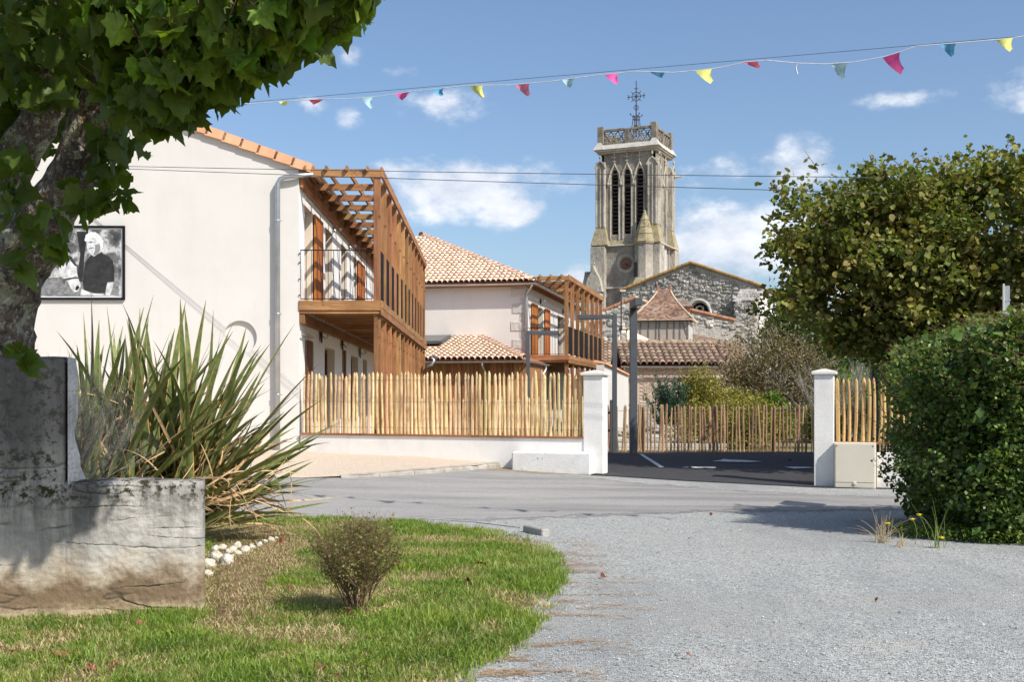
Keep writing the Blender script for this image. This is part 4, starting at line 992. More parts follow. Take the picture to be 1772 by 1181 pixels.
def fences():
    # long fence on the low wall
    low = thing('low_wall', 'low white rendered wall with timber capping under the long picket fence', 'wall', FA, fence_rz)
    m = MB(); Lw = 5.80
    z = lambda s: hgt(*(FA + FD * s).xy) - .1
    m.hexa([(0, 0, z(0)), (Lw, 0, z(Lw)), (Lw, .2, z(Lw)), (0, .2, z(0)), (0, 0, .825), (Lw, 0, .80), (Lw, .2, .80), (0, .2, .825)]); m.build('wall', M_pillar, low)
    m = MB()
    m.hexa([(-.0, -.03, .828), (Lw, -.03, .803), (Lw, .13, .803), (0, .13, .828), (0, -.03, .862), (Lw, -.03, .837), (Lw, .13, .837), (0, .13, .862)])
    m.build('capping_board', M_wood_x, low)
    t = thing('picket_fence', 'long split chestnut picket fence on the low white wall between house and gate pillar', 'fence', FA, fence_rz, 'chestnut picket fences')
    pk = picket_meshes(M_picket, 1.18, .058, 3, 9)
    picket_row(t, 5.76, .086, pk, lambda x: lerp(.865, .84, x / 5.8), (.12, .62, 1.04), 1.18, 11, .05, .04, .014)
    for x in (1.72, 3.35, 5.0):
        MB().box(x - .02, x + .02, .085, .125, .83, 1.97).build('steel_post', pm('green_post', [(.3, (.03, .05, .035)), (.7, (.04, .06, .045))], 4, rough=.6, bump=0), t)
    # block foot in front of the pillar
    o = thing('concrete_plinth', 'rough white concrete block at the foot of the left gate pillar', 'plinth', FA, fence_rz)
    m = MB(); s0, s1 = 4.52, 6.02
    zb = hgt(*(FA + FD * 5.2).xy) - .2
    m.cbox(s0, s1, -.36, -.002, zb, .57, .03); m.build('block', pm('rough_white_concrete', [(.3, (.72, .71, .69)), (.7, (.82, .81, .79))], 5, rough=1, bump=.6, bscale=45, bdist=.012, second=(14, .62, .68, (.35, .33, .3), .8)), o)
    # pillars
    def pillar(label, p, w, zt, foot):
        t = thing('gate_pillar', label, 'pillar', (p.x, p.y, foot), fence_rz, 'gate pillars')
        MB().cbox(0, w, -.02, w - .02, 0, zt - foot - .1, .008).build('shaft', M_pillar, t)
        c = MB(); h = zt - foot
        c.cbox(-.045, w + .045, -.065, w + .025, h - .098, h - .045, .008)
        c.hexa([(-.04, -.06, h - .045), (w + .04, -.06, h - .045), (w + .04, w + .02, h - .045), (-.04, w + .02, h - .045), (w / 2 - .03, w / 2 - .05, h), (w / 2 + .03, w / 2 - .05, h), (w / 2 + .03, w / 2, h), (w / 2 - .03, w / 2, h)])
        c.build('cap', pm('cream_cap', [(.3, (.72, .69, .61)), (.7, (.78, .75, .68))], 5, rough=.8, bump=.1), t)
    pillar('left white gate pillar at the end of the long picket fence', Vector((1.31, 21.16, 0)), .37, 2.06, .0)
    pr = Vector((5.2, 19.9, 0))
    pillar('right white gate pillar next to the beige meter cabinet', pr, .33, 2.05, -.03)
    # cabinet
    c = thing('meter_cabinet', 'beige utility meter cabinet with flat door beside the right gate pillar', 'cabinet', pr, fence_rz)
    cream = pm('cream_plastic', [(.3, (.66, .61, .5)), (.7, (.7, .65, .54))], 3, rough=.6, bump=.05)
    MB().cbox(.335, 1.02, -.16, .1, -.05, .79, .01).build('body', cream, c)
    MB().cbox(.36, .995, -.178, -.162, .115, .765, .006).build('door', cream, c)
    MB().cbox(.36, .995, -.176, -.162, -.04, .105, .004).build('lower_panel', cream, c)
    kn = MB().lathe([(.032, 0), (.03, .012), (.01, .016)], n=14).build('knob', cream, c); kn.location = (.675, -.177, .1); kn.rotation_euler = (R(90), 0, 0)
    sc = MB().lathe([(.012, 0), (.01, .006)], n=8).mesh('screw', pm('rust', [(.3, (.15, .06, .03)), (.7, (.2, .09, .04))], 5, bump=0))
    for x in (.385, .97): inst('screw', sc, c, (x, -.178, .735), (R(90), 0, 0))
    # right low wall + fence
    lw = thing('low_wall', 'low white wall right of the meter cabinet, mostly behind the hedge', 'wall', pr, fence_rz)
    MB().cbox(1.03, 5.6, -.0, .2, -.2, .62, .006).build('wall', M_pillar, lw)
    MB().cbox(.34, 5.6, .01, .2, .76, .80, .006).build('capping_board', M_wood_x, lw)
    MB().cbox(.335, 1.02, .101, .2, -.2, .755, .006).build('wall_section', M_pillar, lw)
    t = thing('picket_fence', 'short picket fence right of the right gate pillar, partly behind the hedge', 'fence', pr, fence_rz, 'chestnut picket fences')
    pk = picket_meshes(pm('bright_chestnut', [(.25, (.42, .22, .08)), (.5, (.68, .42, .17)), (.8, (.78, .53, .25))], 1, stretch=(9, 9, 2.2), rough=.7, bump=.35, bscale=8, bdist=.01, objrand=.16, hue=.01, distort=.5), 1.07, .068, 8, 7)
    picket_row(t, 3.4, .106, pk, .80, (.12, .55, .86), 1.07, 5, .05, .40, .02)
    # car park back fence
    bf = thing('picket_fence', 'weathered picket fence along the back of the black car park', 'fence', (2.2, 28.3, .2), 0, 'chestnut picket fences')
    pk = picket_meshes(M_picket_old, 1.2, .060, 21, 9)
    picket_row(bf, 5.05, .090, pk, .0, (.15, .62, 1.05), 1.2, 17, 0, .05, .02)
    for x in (1.0, 2.75, 4.2): MB().tube([(x, .05, -.1), (x, .05, 1.15)], .04, 8).build('round_post', M_picket_old, bf)
    br = thing('picket_fence', 'side picket fence coming forward at the right of the car park', 'fence', (7.3, 28.3, .2), -R(62), 'chestnut picket fences')
    picket_row(br, 7.0, .085, pk, lambda x: -.02 * x, (.15, .62, 1.05), 1.2, 18, 0, .05, .02)
    # inner garden fence, lower in the picture
    inn = thing('picket_fence', 'lower second picket fence inside the garden behind the long fence', 'fence', (-2.55, 30.2, .42), -R(8), 'chestnut picket fences')
    picket_row(inn, 4.75, .085, picket_meshes(M_picket, 1.15, .06, 31, 6), -.0, (.15, .62, 1.0), 1.15, 23, 0, .0, .02)
    for x in (.9, 2.7, 4.4): MB().tube([(x, .05, -.1), (x, .05, 1.1)], .03, 8).build('round_post', M_wood_z, inn)
    # gate post
    gp = thing('gate_post', 'short dark grey steel gate post behind the left pillar', 'post', (2.42, 28.0, .2))
    MB().cbox(-.05, .05, -.05, .05, -.1, 1.32, .006).build('post', M_anthracite, gp)
    MB().box(-.2, -.05, -.015, .015, .55, .6).build('hinge', M_black, gp); MB().box(-.2, -.05, -.015, .015, .98, 1.03).build('hinge', M_black, gp)
fences()

# ------------------------------------------------------------------ street lamps (grey inverted L)
def lamp(label, px, ybase, ptop, Y, w, arm_px, arm_dir='x'):
    x = (px - 886) / F * Y; zt = CAMZ + (694 - ptop) / F * Y; zb = hgt(x, Y) - .02
    t = thing('street_lamp', label, 'street lamp', (x, Y, zb), 0, 'grey angular street lamps')
    MB().cbox(-w / 2, w / 2, -w / 2, w / 2, 0, zt - zb - .001, .006).build('post', M_anthracite, t)
    if arm_dir == 'x':
        L = arm_px / F * Y
        a = (w / 2 + .001, w / 2 + L) if arm_px > 0 else (L + 0 - w / 2, -w / 2 - .001)
        MB().cbox(min(a), max(a), -w / 2, w / 2, zt - zb - w * .95, zt - zb, .006).build('arm', M_anthracite, t)
        xx = a[1] if arm_px > 0 else a[0]
        MB().box(min(xx, xx - math.copysign(.5, arm_px)) + (.03 if arm_px < 0 else 0), max(xx, xx - math.copysign(.5, arm_px)) - (.03 if arm_px > 0 else 0), -w * .35, w * .35, zt - zb - w * .95 - .012, zt - zb - w * .95 + .001).build('light_panel', M_glass, t)
    else:
        MB().cbox(-w / 2, w / 2, -1.15, -w / 2 - .001, zt - zb - w * 1.0, zt - zb, .006).build('arm', M_anthracite, t)
        MB().box(-w * .35, w * .35, -1.12, -.5, zt - zb - w * 1.0 - .012, zt - zb - w + .001).build('light_panel', M_glass, t)
lamp('grey angular lamp post with arm to the right, in front of the second house', 913.5, 756, 573, 34.5, .12, 48)
lamp('grey angular lamp post with long arm to the left, beside the dark thick post', 1063.5, 785, 545, 27.7, .11, -60)
lamp('thickest dark grey lamp post, its arm pointing at the camera', 1096, 785, 523, 27.0, .17, 0, 'y')
lamp('dark lamp post half hidden between the clipped hedge and the right tree', 1513, 770, 560, 26.0, .14, 0, 'y')

# ================================================================== SECOND HOUSE
H2R = -R(12.2)
def tile_field(parent, mesh, origin, udir, sdir, nrm, ucount, scount, gap, pitch, clip, seed, name='roof_tile'):
    """origin at eaves left; u along the eave, s up the slope"""
    r = random.Random(seed); U, S, Nn = Vector(udir).normalized(), Vector(sdir).normalized(), Vector(nrm).normalized()
    base = Matrix((U, S, Nn)).transposed().to_euler(); c = 0
    for i in range(ucount):
        for j in range(scount):
            u, s = (i + .5) * gap, j * pitch
            if not clip(u, s): continue
            p = Vector(origin) + U * (u + r.gauss(0, .004)) + S * s + Nn * .012
            e = base.copy(); o = inst(name, mesh, parent, p, (e.x, e.y, e.z + r.gauss(0, .012))); c += 1
    return c
def house_two():
    t = thing('tiled_roof_house', 'pale rendered house with stone quoins and hipped terracotta roof behind the long gallery', 'house', (.5, 42.6, 0), H2R)
    ez = 5.95; A = 5.65; W = 2 * A; D = 13
    def vv(px): k = (px - 886) / F; return (42.6 * k - .5) / (.2113 - .9774 * k)
    m = MB()
    m.add([(-W, 0, 0), (0, 0, 0), (0, 0, ez), (-W, 0, ez)], [(0, 1, 2, 3)])
    ops = [(vv(929), vv(939.6), 3.2, 5.15), (vv(964.9), vv(976.8), 3.2, 5.15)]
    los = [(vv(925), vv(938), .3, 2.5)]
    side_wall(m, 0, 0, D, 0, ez, ops + los, .22)
    m.add([(-W, 0, 0), (-W, D, 0), (-W, D, ez), (-W, 0, ez)], [(0, 1, 2, 3)]); m.add([(-W, D, 0), (0, D, 0), (0, D, ez), (-W, D, ez)], [(0, 1, 2, 3)])
    m.build('wall', M_plaster, t, fix=False)
    for a, b, z0, z1 in ops + los:
        MB().box(-.218, -.004, b - .012, b, z0, z1).build('door_reveal', M_reveal, t)
        MB().box(-.26, -.215, a, b, z0, z1).build('door', M_glass, t)
    for a, b in ((vv(918.4), vv(928.6)), (vv(941.3), vv(950))):
        s = MB().box(.03, .035, a, b, 3.22, 5.2).build('shutter', M_orange_z, t); nb = 5; w = (b - a) / nb
        bm_ = MB().cbox(.036, .062, .003, w - .003, 3.22, 5.2, .004).mesh('shutter_board', M_orange_z)
        for k in range(nb): inst('shutter_board', bm_, s, (0, a + k * w, 0))
    for y in (vv(934), vv(973)): sconce(t, .03, y, 5.4, .8)
    # quoins
    for i, z in enumerate((1.0, 1.65, 2.3, 2.95, 3.6, 4.25, 4.9, 5.5)):
        wq = .36 if i % 2 else .30
        MB().cbox(-.24 - wq * .9, .012, -.025, .3, z - .18, z + .18, .02).build('quoin_stone', M_stone_white, t)
        if i < 7: MB().cbox(-.22, .006, -.012, .2, z + .185, z + .465, .01).build('quoin_stone', M_stone_white, t)
    # hip roof
    pit = math.atan2(2.5, A); ov = .38; e0 = ez - ov * math.tan(pit) + .06
    ap = (-A, A); zr = ez + 2.5 + .06
    r = MB()
    r.add([(-W - ov, -ov, e0), (ov, -ov, e0), (-A, A, zr), (ov, D + ov, e0), (-A, D - A, zr), (-W - ov, D + ov, e0)], [(0, 1, 2), (1, 3, 4, 2), (3, 5, 4), (5, 0, 2, 4)])
    r.add([(-W - ov, -ov, e0 - .02), (ov, -ov, e0 - .02), (ov, D + ov, e0 - .02), (-W - ov, D + ov, e0 - .02)], [(0, 1, 2, 3)])
    r.build('roof_deck', M_deck, t)
    sl = Vector((0, math.cos(pit), math.sin(pit))); nn = Vector((0, -math.sin(pit), math.cos(pit)))
    gap, pt = .205, .33; tm = canal_tile('roof_tile', .105, .41, M_tile_new)
    TW = A + ov; slope_len = TW / math.cos(pit)
    # front slope: parts for the half that shows, from the apex to the right corner
    def clipR(u, s): return u > A * .93 and u < (W + 2 * ov) - s * math.cos(pit) - .06 and u > s * math.cos(pit) + .05
    tile_field(t, tm, (-W - ov, -ov, e0), (1, 0, 0), sl, nn, int((W + 2 * ov) / gap), int(slope_len / pt), gap, pt, clipR, 4)
    # right slope edge row (seen from below at the eave)
    sl2 = Vector((-math.cos(pit), 0, math.sin(pit))); nn2 = Vector((math.sin(pit), 0, math.cos(pit)))
    tile_field(t, tm, (ov, -ov, e0), (0, 1, 0), sl2, nn2, 30, 2, gap, pt, lambda u, s: s * .8 + .1 < u < 6.5, 5)
    hp = canal_tile('ridge_tile', .13, .44, M_tile_new, .88)
    a, b = Vector((ov, -ov, e0 + .03)), Vector((-A, A, zr + .03)); d = (b - a).normalized()
    side = d.cross(Vector((0, 0, 1))).normalized(); up = side.cross(d); E = Matrix((side, d, up)).transposed().to_euler()
    n = int((b - a).length / .37)
    for k in range(n): inst('ridge_tile', hp, t, a + d * (k * .37), E)
    d2 = Vector((0, 1, 0)); E2 = Matrix((Vector((1, 0, 0)), d2, Vector((0, 0, 1)))).transposed().to_euler()
    for k in range(6): inst('ridge_tile', hp, t, (-A, A + k * .37 - .2, zr + .03), E2)
    # gutter, fascia, downpipe
    MB().box(-W - ov, ov, -ov + .03, -ov + .05, e0 - .16, e0 - .02).build('fascia', M_wood_x, t)
    gz = e0 - .04
    pf = [(.065 * math.cos(math.pi + math.pi * k / 8), .065 * math.sin(math.pi + math.pi * k / 8)) for k in range(9)]; pf2 = [(x * .88, z * .88) for x, z in reversed(pf)]
    g = MB(); g.prism([(-ov - .04 + x, gz + z) for x, z in pf + pf2], 'x', -W - ov, ov + .1); g.prism([(ov + .05 + x, gz + z) for x, z in pf + pf2], 'y', -ov, D); g.build('gutter', M_zinc, t)
    dp = MB(); dp.tube([(ov - .05, -ov - .04, gz - .06), (ov - .1, -ov + .02, gz - .16), (.1, -.1, gz - .32), (.06, -.1, gz - .5), (.06, -.1, 3.2)], .045, 10); dp.build('downpipe', M_zinc, t, smooth=True)
    return t
house_two()
gallery('timber_gallery', 'shorter larch gallery with pergola roof on the second house', (.5 , 42.6), H2R, 1.6, 9.3, 7, .3, 3.18, 6.08)

def annex():
    t = thing('tiled_annex', 'single-storey timber-clad annex with terracotta roof and skylight between the two houses', 'annex', (.42, 38.6, 0), H2R)
    W, D, ez = 5.6, 4.1, 2.86; rise = 1.0; pit = math.atan2(rise, D)
    MB().box(-W, -.02, .35, D, 0, ez).build('wall', M_wood_z, t)
    cb = MB().cbox(0, .135, 0, .022, .1, ez - .02, .004).mesh('cladding_board', M_wood_z)
    for k in range(int((W - .1) / .14)): inst('cladding_board', cb, t, (-.16 - k * .14, .326, 0))
    hx = 2.6   # hip run of the right end
    r = MB(); r.add([(-W, 0, ez), (0, 0, ez), (0, D, ez), (-hx, D, ez + rise), (-W, D, ez + rise)], [(0, 1, 3, 4), (1, 2, 3)]); r.add([(-W, 0, ez - .02), (0, 0, ez - .02), (0, D, ez - .02), (-W, D, ez - .02)], [(0, 1, 2, 3)])
    r.build('roof_deck', M_deck, t)
    sl = Vector((0, math.cos(pit), math.sin(pit))); nn = Vector((0, -math.sin(pit), math.cos(pit)))
    gap, pt = .205, .335; tm = canal_tile('roof_tile', .105, .41, M_tile_new)
    tile_field(t, tm, (-W, 0, ez), (1, 0, 0), sl, nn, int(W / gap), int(D / math.cos(pit) / pt) + 1, gap, pt, lambda u, s: u > 1.2 and u < W - s * (hx / D) - .08 and not (u < 2.05 and s > 1.7), 8)
    # hip tiles
    hp = canal_tile('ridge_tile', .13, .44, M_tile_new, .88)
    a, b = Vector((0.02, 0, ez + .04)), Vector((-hx, D, ez + rise + .04)); d = (b - a).normalized(); side = d.cross(Vector((0, 0, 1))).normalized(); up = side.cross(d)
    E = Matrix((side, d, up)).transposed().to_euler()
    for k in range(int((b - a).length / .37)): inst('ridge_tile', hp, t, a + d * (k * .37), E)
    MB().cbox(-W, -hx + .1, D - .1, D - .012, ez + rise + .02, ez + rise + .12, .01).build('flashing', M_tile_red, t)
    fl = MB(); fl.tube([(-W, D - .06, ez + rise + .16), (-hx + .05, D - .06, ez + rise + .16)], .03, 6); fl.build('flashing_roll', M_plaster_white, t)
    # skylight
    k = MB(); o = Vector((-W + 1.55, 2.6, ez + 2.6 * math.tan(pit) + .08)); E0 = Matrix((Vector((1, 0, 0)), sl, nn)).transposed().to_euler()
    fr = MB().cbox(-.5, .5, -.1, 1.2, 0, .1, .01).build('skylight', M_anthracite, t); fr.location = o; fr.rotation_euler = E0
    gl = MB().box(-.42, .42, -.02, 1.12, .101, .11).build('skylight_pane', M_glass, fr)
    gz = ez - .03
    pf = [(.06 * math.cos(math.pi + math.pi * k / 8), .06 * math.sin(math.pi + math.pi * k / 8)) for k in range(9)]; pf2 = [(x * .88, z * .88) for x, z in reversed(pf)]
    g = MB(); g.prism([(-.05 + x, gz + z) for x, z in pf + pf2], 'x', -W + 1.0, .06); g.prism([(.07 + x, gz + z) for x, z in pf + pf2], 'y', -.1, D); g.build('gutter', M_zinc, t)
    for x, y0 in ((-1.45, -.05), ):
        dp = MB(); dp.tube([(x, -.05, gz - .05), (x, -.02, gz - .15), (x + .03, .24, gz - .3), (x + .03, .28, gz - .45), (x + .03, .28, .3)], .04, 8); dp.build('downpipe', M_zinc, t, smooth=True)
    dp = MB(); dp.tube([(.07, D - .6, gz - .05), (.09, D - .7, gz - .2), (.0, D - .9, gz - .42), (-.05, D - .9, gz - .6), (-.05, D - .9, .3)], .04, 8); dp.build('downpipe', M_zinc, t, smooth=True)
    # stub roof gutter at the end of the near gallery
    s = thing('gutter_elbow', 'grey zinc gutter end and swan-neck pipe at the far end of the near gallery', 'gutter', (-2.55, 37.0, 0))
    m = MB(); m.prism([(x * 1.3, 2.95 + z * 1.3) for x, z in pf + pf2], 'y', -1.0, 1.5); m.build('gutter', M_zinc, s)
    m = MB(); m.tube([(0, -.9, 2.88), (.12, -.95, 2.76), (.05, -.95, 2.62), (-.12, -.95, 2.58)], .05, 8); m.build('pipe', M_zinc, s, smooth=True)
annex()

def garden_wall():
    a, b = Vector((2.36, 29.6, 0)), Vector((4.35, 43.2, 0)); d = b - a; L = d.length; ang = math.atan2(d.y, d.x)
    t = thing('rendered_wall', 'cream rendered garden wall with clay tile coping behind the left gate pillar', 'wall', a, ang)
    MB().box(0, L, 0, .2, 0, 2.42).build('wall', M_plaster, t)
    v = MB(); v.hexa([(0, -.07, 0), (.37, -.07, .012), (.37, .27, .075), (0, .27, .06), (0, -.07, .05), (.37, -.07, .065), (.37, .27, .13), (0, .27, .11)]); vm = v.mesh('coping_tile', M_verge)
    for k in range(int(L / .38) + 1): inst('coping_tile', vm, t, (k * .38, 0, 2.425))
garden_wall()

# ================================================================== SHED, DOVECOTE, STONE HOUSES
def stone_lumps(mb, fmap, region, size, depth, seed, jitter=.3):
    """domed irregular stones on a wall. region(a,b)->bool, bounds in size tuple"""
    r = random.Random(seed); (a0, a1, b0, b1, s) = size; row = 0; b = b0
    while b < b1:
        hh = s * r.uniform(.55, .95); a = a0 - r.uniform(0, s)
        while a < a1:
            ww = s * r.uniform(.45, 1.7); h2 = hh * r.uniform(.6, 1.35); ca, cb = a + ww / 2, b + hh / 2 + r.gauss(0, hh * .28)
            if region(ca, cb):
                n = 7; vs = []; k0 = r.uniform(0, 1); dp = depth * r.uniform(.25, 1.25)
                for rr, dd in ((.52, .0), (.43, .75), (.22, 1.0)):
                    for k in range(n):
                        t = 2 * math.pi * (k + k0) / n; q = rr * r.uniform(.72, 1.15)
                        ex = math.copysign(abs(math.cos(t)) ** .7, math.cos(t)); ey = math.copysign(abs(math.sin(t)) ** .7, math.sin(t))
                        vs.append(fmap(ca + ex * ww * q, cb + ey * h2 * q, -dp * dd * r.uniform(.7, 1.3)))
                fs = [tuple(range(14, 21))] + [(i * 7 + k, i * 7 + (k + 1) % 7, i * 7 + 7 + (k + 1) % 7, i * 7 + 7 + k) for i in range(2) for k in range(7)]
                mb.add(vs, fs)
            a += ww * .93
        b += hh * .93
def shed():
    Y0 = 44.0; x0 = 4.15; x1 = (1245 - 886) / F * 46.0; W = x1 - x0
    t = thing('tiled_shed', 'low brick shed with weathered canal tile roof behind the bushes', 'shed', (x0, Y0, 0))
    ez = 2.84; D = 2.6; rise = .93; pit = math.atan2(rise, D)
    MB().box(.1, W - .05, .25, 2 * D - .2, 0, ez).build('wall', M_brickwall, t)
    br = MB().cbox(0, .235, -.012, .03, 0, .062, .006).mesh('brick', pm('buff_brick', [(.3, (.36, .26, .2)), (.5, (.5, .39, .31)), (.8, (.58, .5, .42))], 5, rough=.95, bump=.5, bscale=20, objrand=.15, hue=.01))
    for j in range(20):
        for i in range(11): inst('brick', br, t, (.75 + i * .25 + (.12 if j % 2 else 0), .24, 1.42 + j * .071))
    MB().cbox(.05, W, .2, .25, -.1, 1.38, .01).build('plinth', M_mortar, t)
    r = MB(); r.add([(0, 0, ez), (W, 0, ez), (W, D, ez + rise), (0, D, ez + rise), (W, 2 * D, ez), (0, 2 * D, ez)], [(0, 1, 2, 3), (3, 2, 4, 5)]); r.add([(0, 0, ez - .02), (W, 0, ez - .02), (W, 2 * D, ez - .02), (0, 2 * D, ez - .02)], [(0, 1, 2, 3)])
    r.build('roof_deck', M_deck, t)
    g = MB(); g.prism([(.25, ez), (2 * D - .2, ez), (D, ez + rise - .05)], 'x', W - .2, W - .06); g.build('gable', M_brickwall, t)
    sl = Vector((0, math.cos(pit), math.sin(pit))); nn = Vector((0, -math.sin(pit), math.cos(pit)))
    tm = canal_tile('roof_tile', .128, .50, M_tile_old, .82, 7, .018)
    tile_field(t, tm, (0, -.08, ez), (1, 0, 0), sl, nn, int(W / .245), 7, .245, .40, lambda u, s: True, 9)
    rt = canal_tile('ridge_tile', .15, .5, M_tile_old, .95, 7, .018)
    E = Matrix((Vector((0, -1, 0)), Vector((1, 0, 0)), Vector((0, 0, 1)))).transposed().to_euler()
    for k in range(int(W / .45)): inst('ridge_tile', rt, t, (k * .45, D, ez + rise + .03), E)
    # stacked verge tiles on the right gable
    for k in range(6): inst('verge_tile', tm, t, (W + .02, .0 + k * .4 * math.cos(pit), ez - .02 + k * .4 * math.sin(pit)), Matrix((Vector((1, 0, 0)), sl, nn)).transposed().to_euler(), (1.1, 1.1, 1.1))
    pf = [(.06 * math.cos(math.pi + math.pi * k / 8), .06 * math.sin(math.pi + math.pi * k / 8)) for k in range(9)]
    g = MB(); g.prism([(-.14 + x, ez - .03 + z) for x, z in pf + [(x * .88, z * .88) for x, z in reversed(pf)]], 'x', 0, W); g.build('gutter', M_zinc, t)
    g = MB(); g.tube([(.12, -.14, ez - .1), (.12, .1, ez - .3), (.12, .14, 0)], .04, 8); g.build('downpipe', M_zinc, t)
shed()

def dovecote():
    Y = 70.0; s = Y / F
    t = thing('dovecote_house', 'square half-timbered house with steep flared brown tile roof and two red finials', 'house', (P(1191, 600, Y).x, Y, 0), -R(13))
    W, D = 3.25, 3.25
    def zz(py): return CAMZ + (694 - py) * s
    zt, zb = zz(554), 0
    MB().box(-W, -.0, 0, D, zb, zt).build('wall', M_halfplaster, t)
    MB().box(.002, .03, -.012, D + .01, zb, zt - .05).build('side_wall', M_stone_white, t)
    st = MB().cbox(-.045, .045, -.03, 0, zz(600), zt - .02, .008).mesh('timber_stud', M_timber_grey)
    for k in range(9): inst('timber_stud', st, t, (-W + .06 + k * (W - .12) / 8, -.001, 0), (0, rnd.gauss(0, .01), 0))
    b = MB(); b.hexa([(-.42, -.031, zt - .06), (-.34, -.031, zt - .06), (-.34, -.001, zt - .06), (-.42, -.001, zt - .06), (-.1, -.031, zt - .9), (-.04, -.031, zt - .85), (-.04, -.001, zt - .85), (-.1, -.001, zt - .9)]); b.build('timber_brace', M_timber_grey, t)
    MB().cbox(-W, 0, -.035, 0, zt - .07, zt, .008).build('wall_plate', M_timber_grey, t)
    MB().box(.031, .05, .9, 1.25, zt - 1.35, zt - 1.1).build('vent', M_dark, t)
    # flared pyramidal roof with a short ridge across
    cx, cy = -W / 2, D / 2; hr = .40; prof = [(.62, zz(552) - .0, .0), (.45, zz(547), 0), (.22, zz(537), 0), (.06, zz(527), 0)]
    M_flat = pm('small_brown_tiles', [(.2, (.12, .08, .06)), (.42, (.24, .15, .10)), (.58, (.34, .23, .17)), (.8, (.3, .27, .24))], vor=9, stretch=(1, 1, 1.4), rough=.95, bump=.8, bdist=.04, second=(1.5, .5, .65, (.2, .17, .15), .6))
    rings = []; zr = zz(498)
    hw, hd = W / 2 + .28, D / 2 + .28
    for tt in (0, .10, .22, .4, .6, .8, 1.0):
        f = (1 - tt) ** 1.28
        z = lerp(zz(552) - .0, zr, tt)
        a, b_ = hr + (hw - hr) * f, .03 + (hd - .03) * f
        rings.append([(cx - a, cy - b_, z), (cx + a, cy - b_, z), (cx + a, cy + b_, z), (cx - a, cy + b_, z)])
    r = MB(); vs = [p for q in rings for p in q]
    fs = [(i * 4 + k, i * 4 + (k + 1) % 4, i * 4 + 4 + (k + 1) % 4, i * 4 + 4 + k) for i in range(len(rings) - 1) for k in range(4)] + [(3, 2, 1, 0), (24, 25, 26, 27)]
    r.add(vs, fs).build('roof', M_flat, t)
    # rows of small tiles: proud strips, one joined part
    rows = MB(); rr = random.Random(3); nrow = 26
    def ringat(tt):
        f = (1 - tt) ** 1.28; return hr + (hw - hr) * f, .03 + (hd - .03) * f, lerp(zz(552), zr, tt)
    for j in range(nrow):
        a0, b0, z0 = ringat(j / nrow); a1, b1, z1 = ringat(min(1, (j + 1.15) / nrow))
        n = max(2, int(2 * a0 / .15))
        for k in range(n):
            u0, u1 = -1 + 2 * k / n, -1 + 2 * (k + .94) / n; l = rr.uniform(.012, .045)
            p = [(cx + a0 * u0, cy - b0 - l, z0 + .0), (cx + a0 * u1, cy - b0 - l, z0 + .0), (cx + a1 * u1, cy - b1 - .006, z1), (cx + a1 * u0, cy - b1 - .006, z1)]
            rows.add(p + [(x, y + l, z) for x, y, z in p[:2]], [(0, 1, 2, 3), (0, 4, 5, 1)])
    rows.build('small_roof_tiles', pm('small_brown_tile', [(.25, (.16, .10, .075)), (.5, (.29, .175, .12)), (.75, (.4, .3, .24))], 1.2, rough=.95, bump=.3, island=.5, hue=.0), t, kind='stuff')
    # pale hips and eave board, finials
    for sx, sy in ((-1, -1), (1, -1), (1, 1)):
        pts = []
        for i in range(12):
            a, b_, z = ringat(i / 11); pts.append((cx + sx * a, cy + sy * b_, z + .03))
        MB().tube(pts, .055, 6).build('hip_tiles', pm('pale_hip', [(.3, (.5, .36, .24)), (.7, (.66, .52, .38))], 4, rough=.9, bump=.3), t)
    MB().cbox(cx - hw - .02, cx + hw + .02, cy - hd - .02, cy - hd + .12, zz(552) - .09, zz(552) - .0, .01).build('eave_board', pm('pale_hip', []), t)
    MB().cbox(cx + hw - .12, cx + hw + .02, cy - hd + .122, cy + hd, zz(552) - .09, zz(552) - .0, .01).build('eave_board', pm('pale_hip', []), t)
    for sx in (-1, 1):
        f = MB().lathe([(.07, 0), (.1, .06), (.05, .1), (.08, .17), (.03, .24), (.05, .30), (.012, .44)], n=8).build('finial', M_tile_red, t); f.location = (cx + sx * hr, cy, zr - .02)
    MB().cbox(cx - hr, cx + hr, cy - .07, cy + .07, zr - .03, zr + .05, .01).build('ridge', M_tile_red, t)
    # dormer on the right slope
    d = MB().box(cx + .75, cx + 1.55, cy - .1, cy + .9, zz(543), zz(528)).build('dormer', M_tile_red, t)
    e = MB(); zc = zz(528)
    e.add([(cx + .5, cy - .3, zc), (cx + 1.8, cy - .3, zc), (cx + 1.8, cy + 1.1, zc), (cx + .5, cy + 1.1, zc), (cx + .5, cy + .4, zc + .5), (cx + 1.25, cy + .4, zc + .5)], [(0, 1, 5, 4), (1, 2, 5), (2, 3, 4, 5), (3, 0, 4), (0, 3, 2, 1)]); e.build('dormer_roof', M_flat, t)
dovecote()

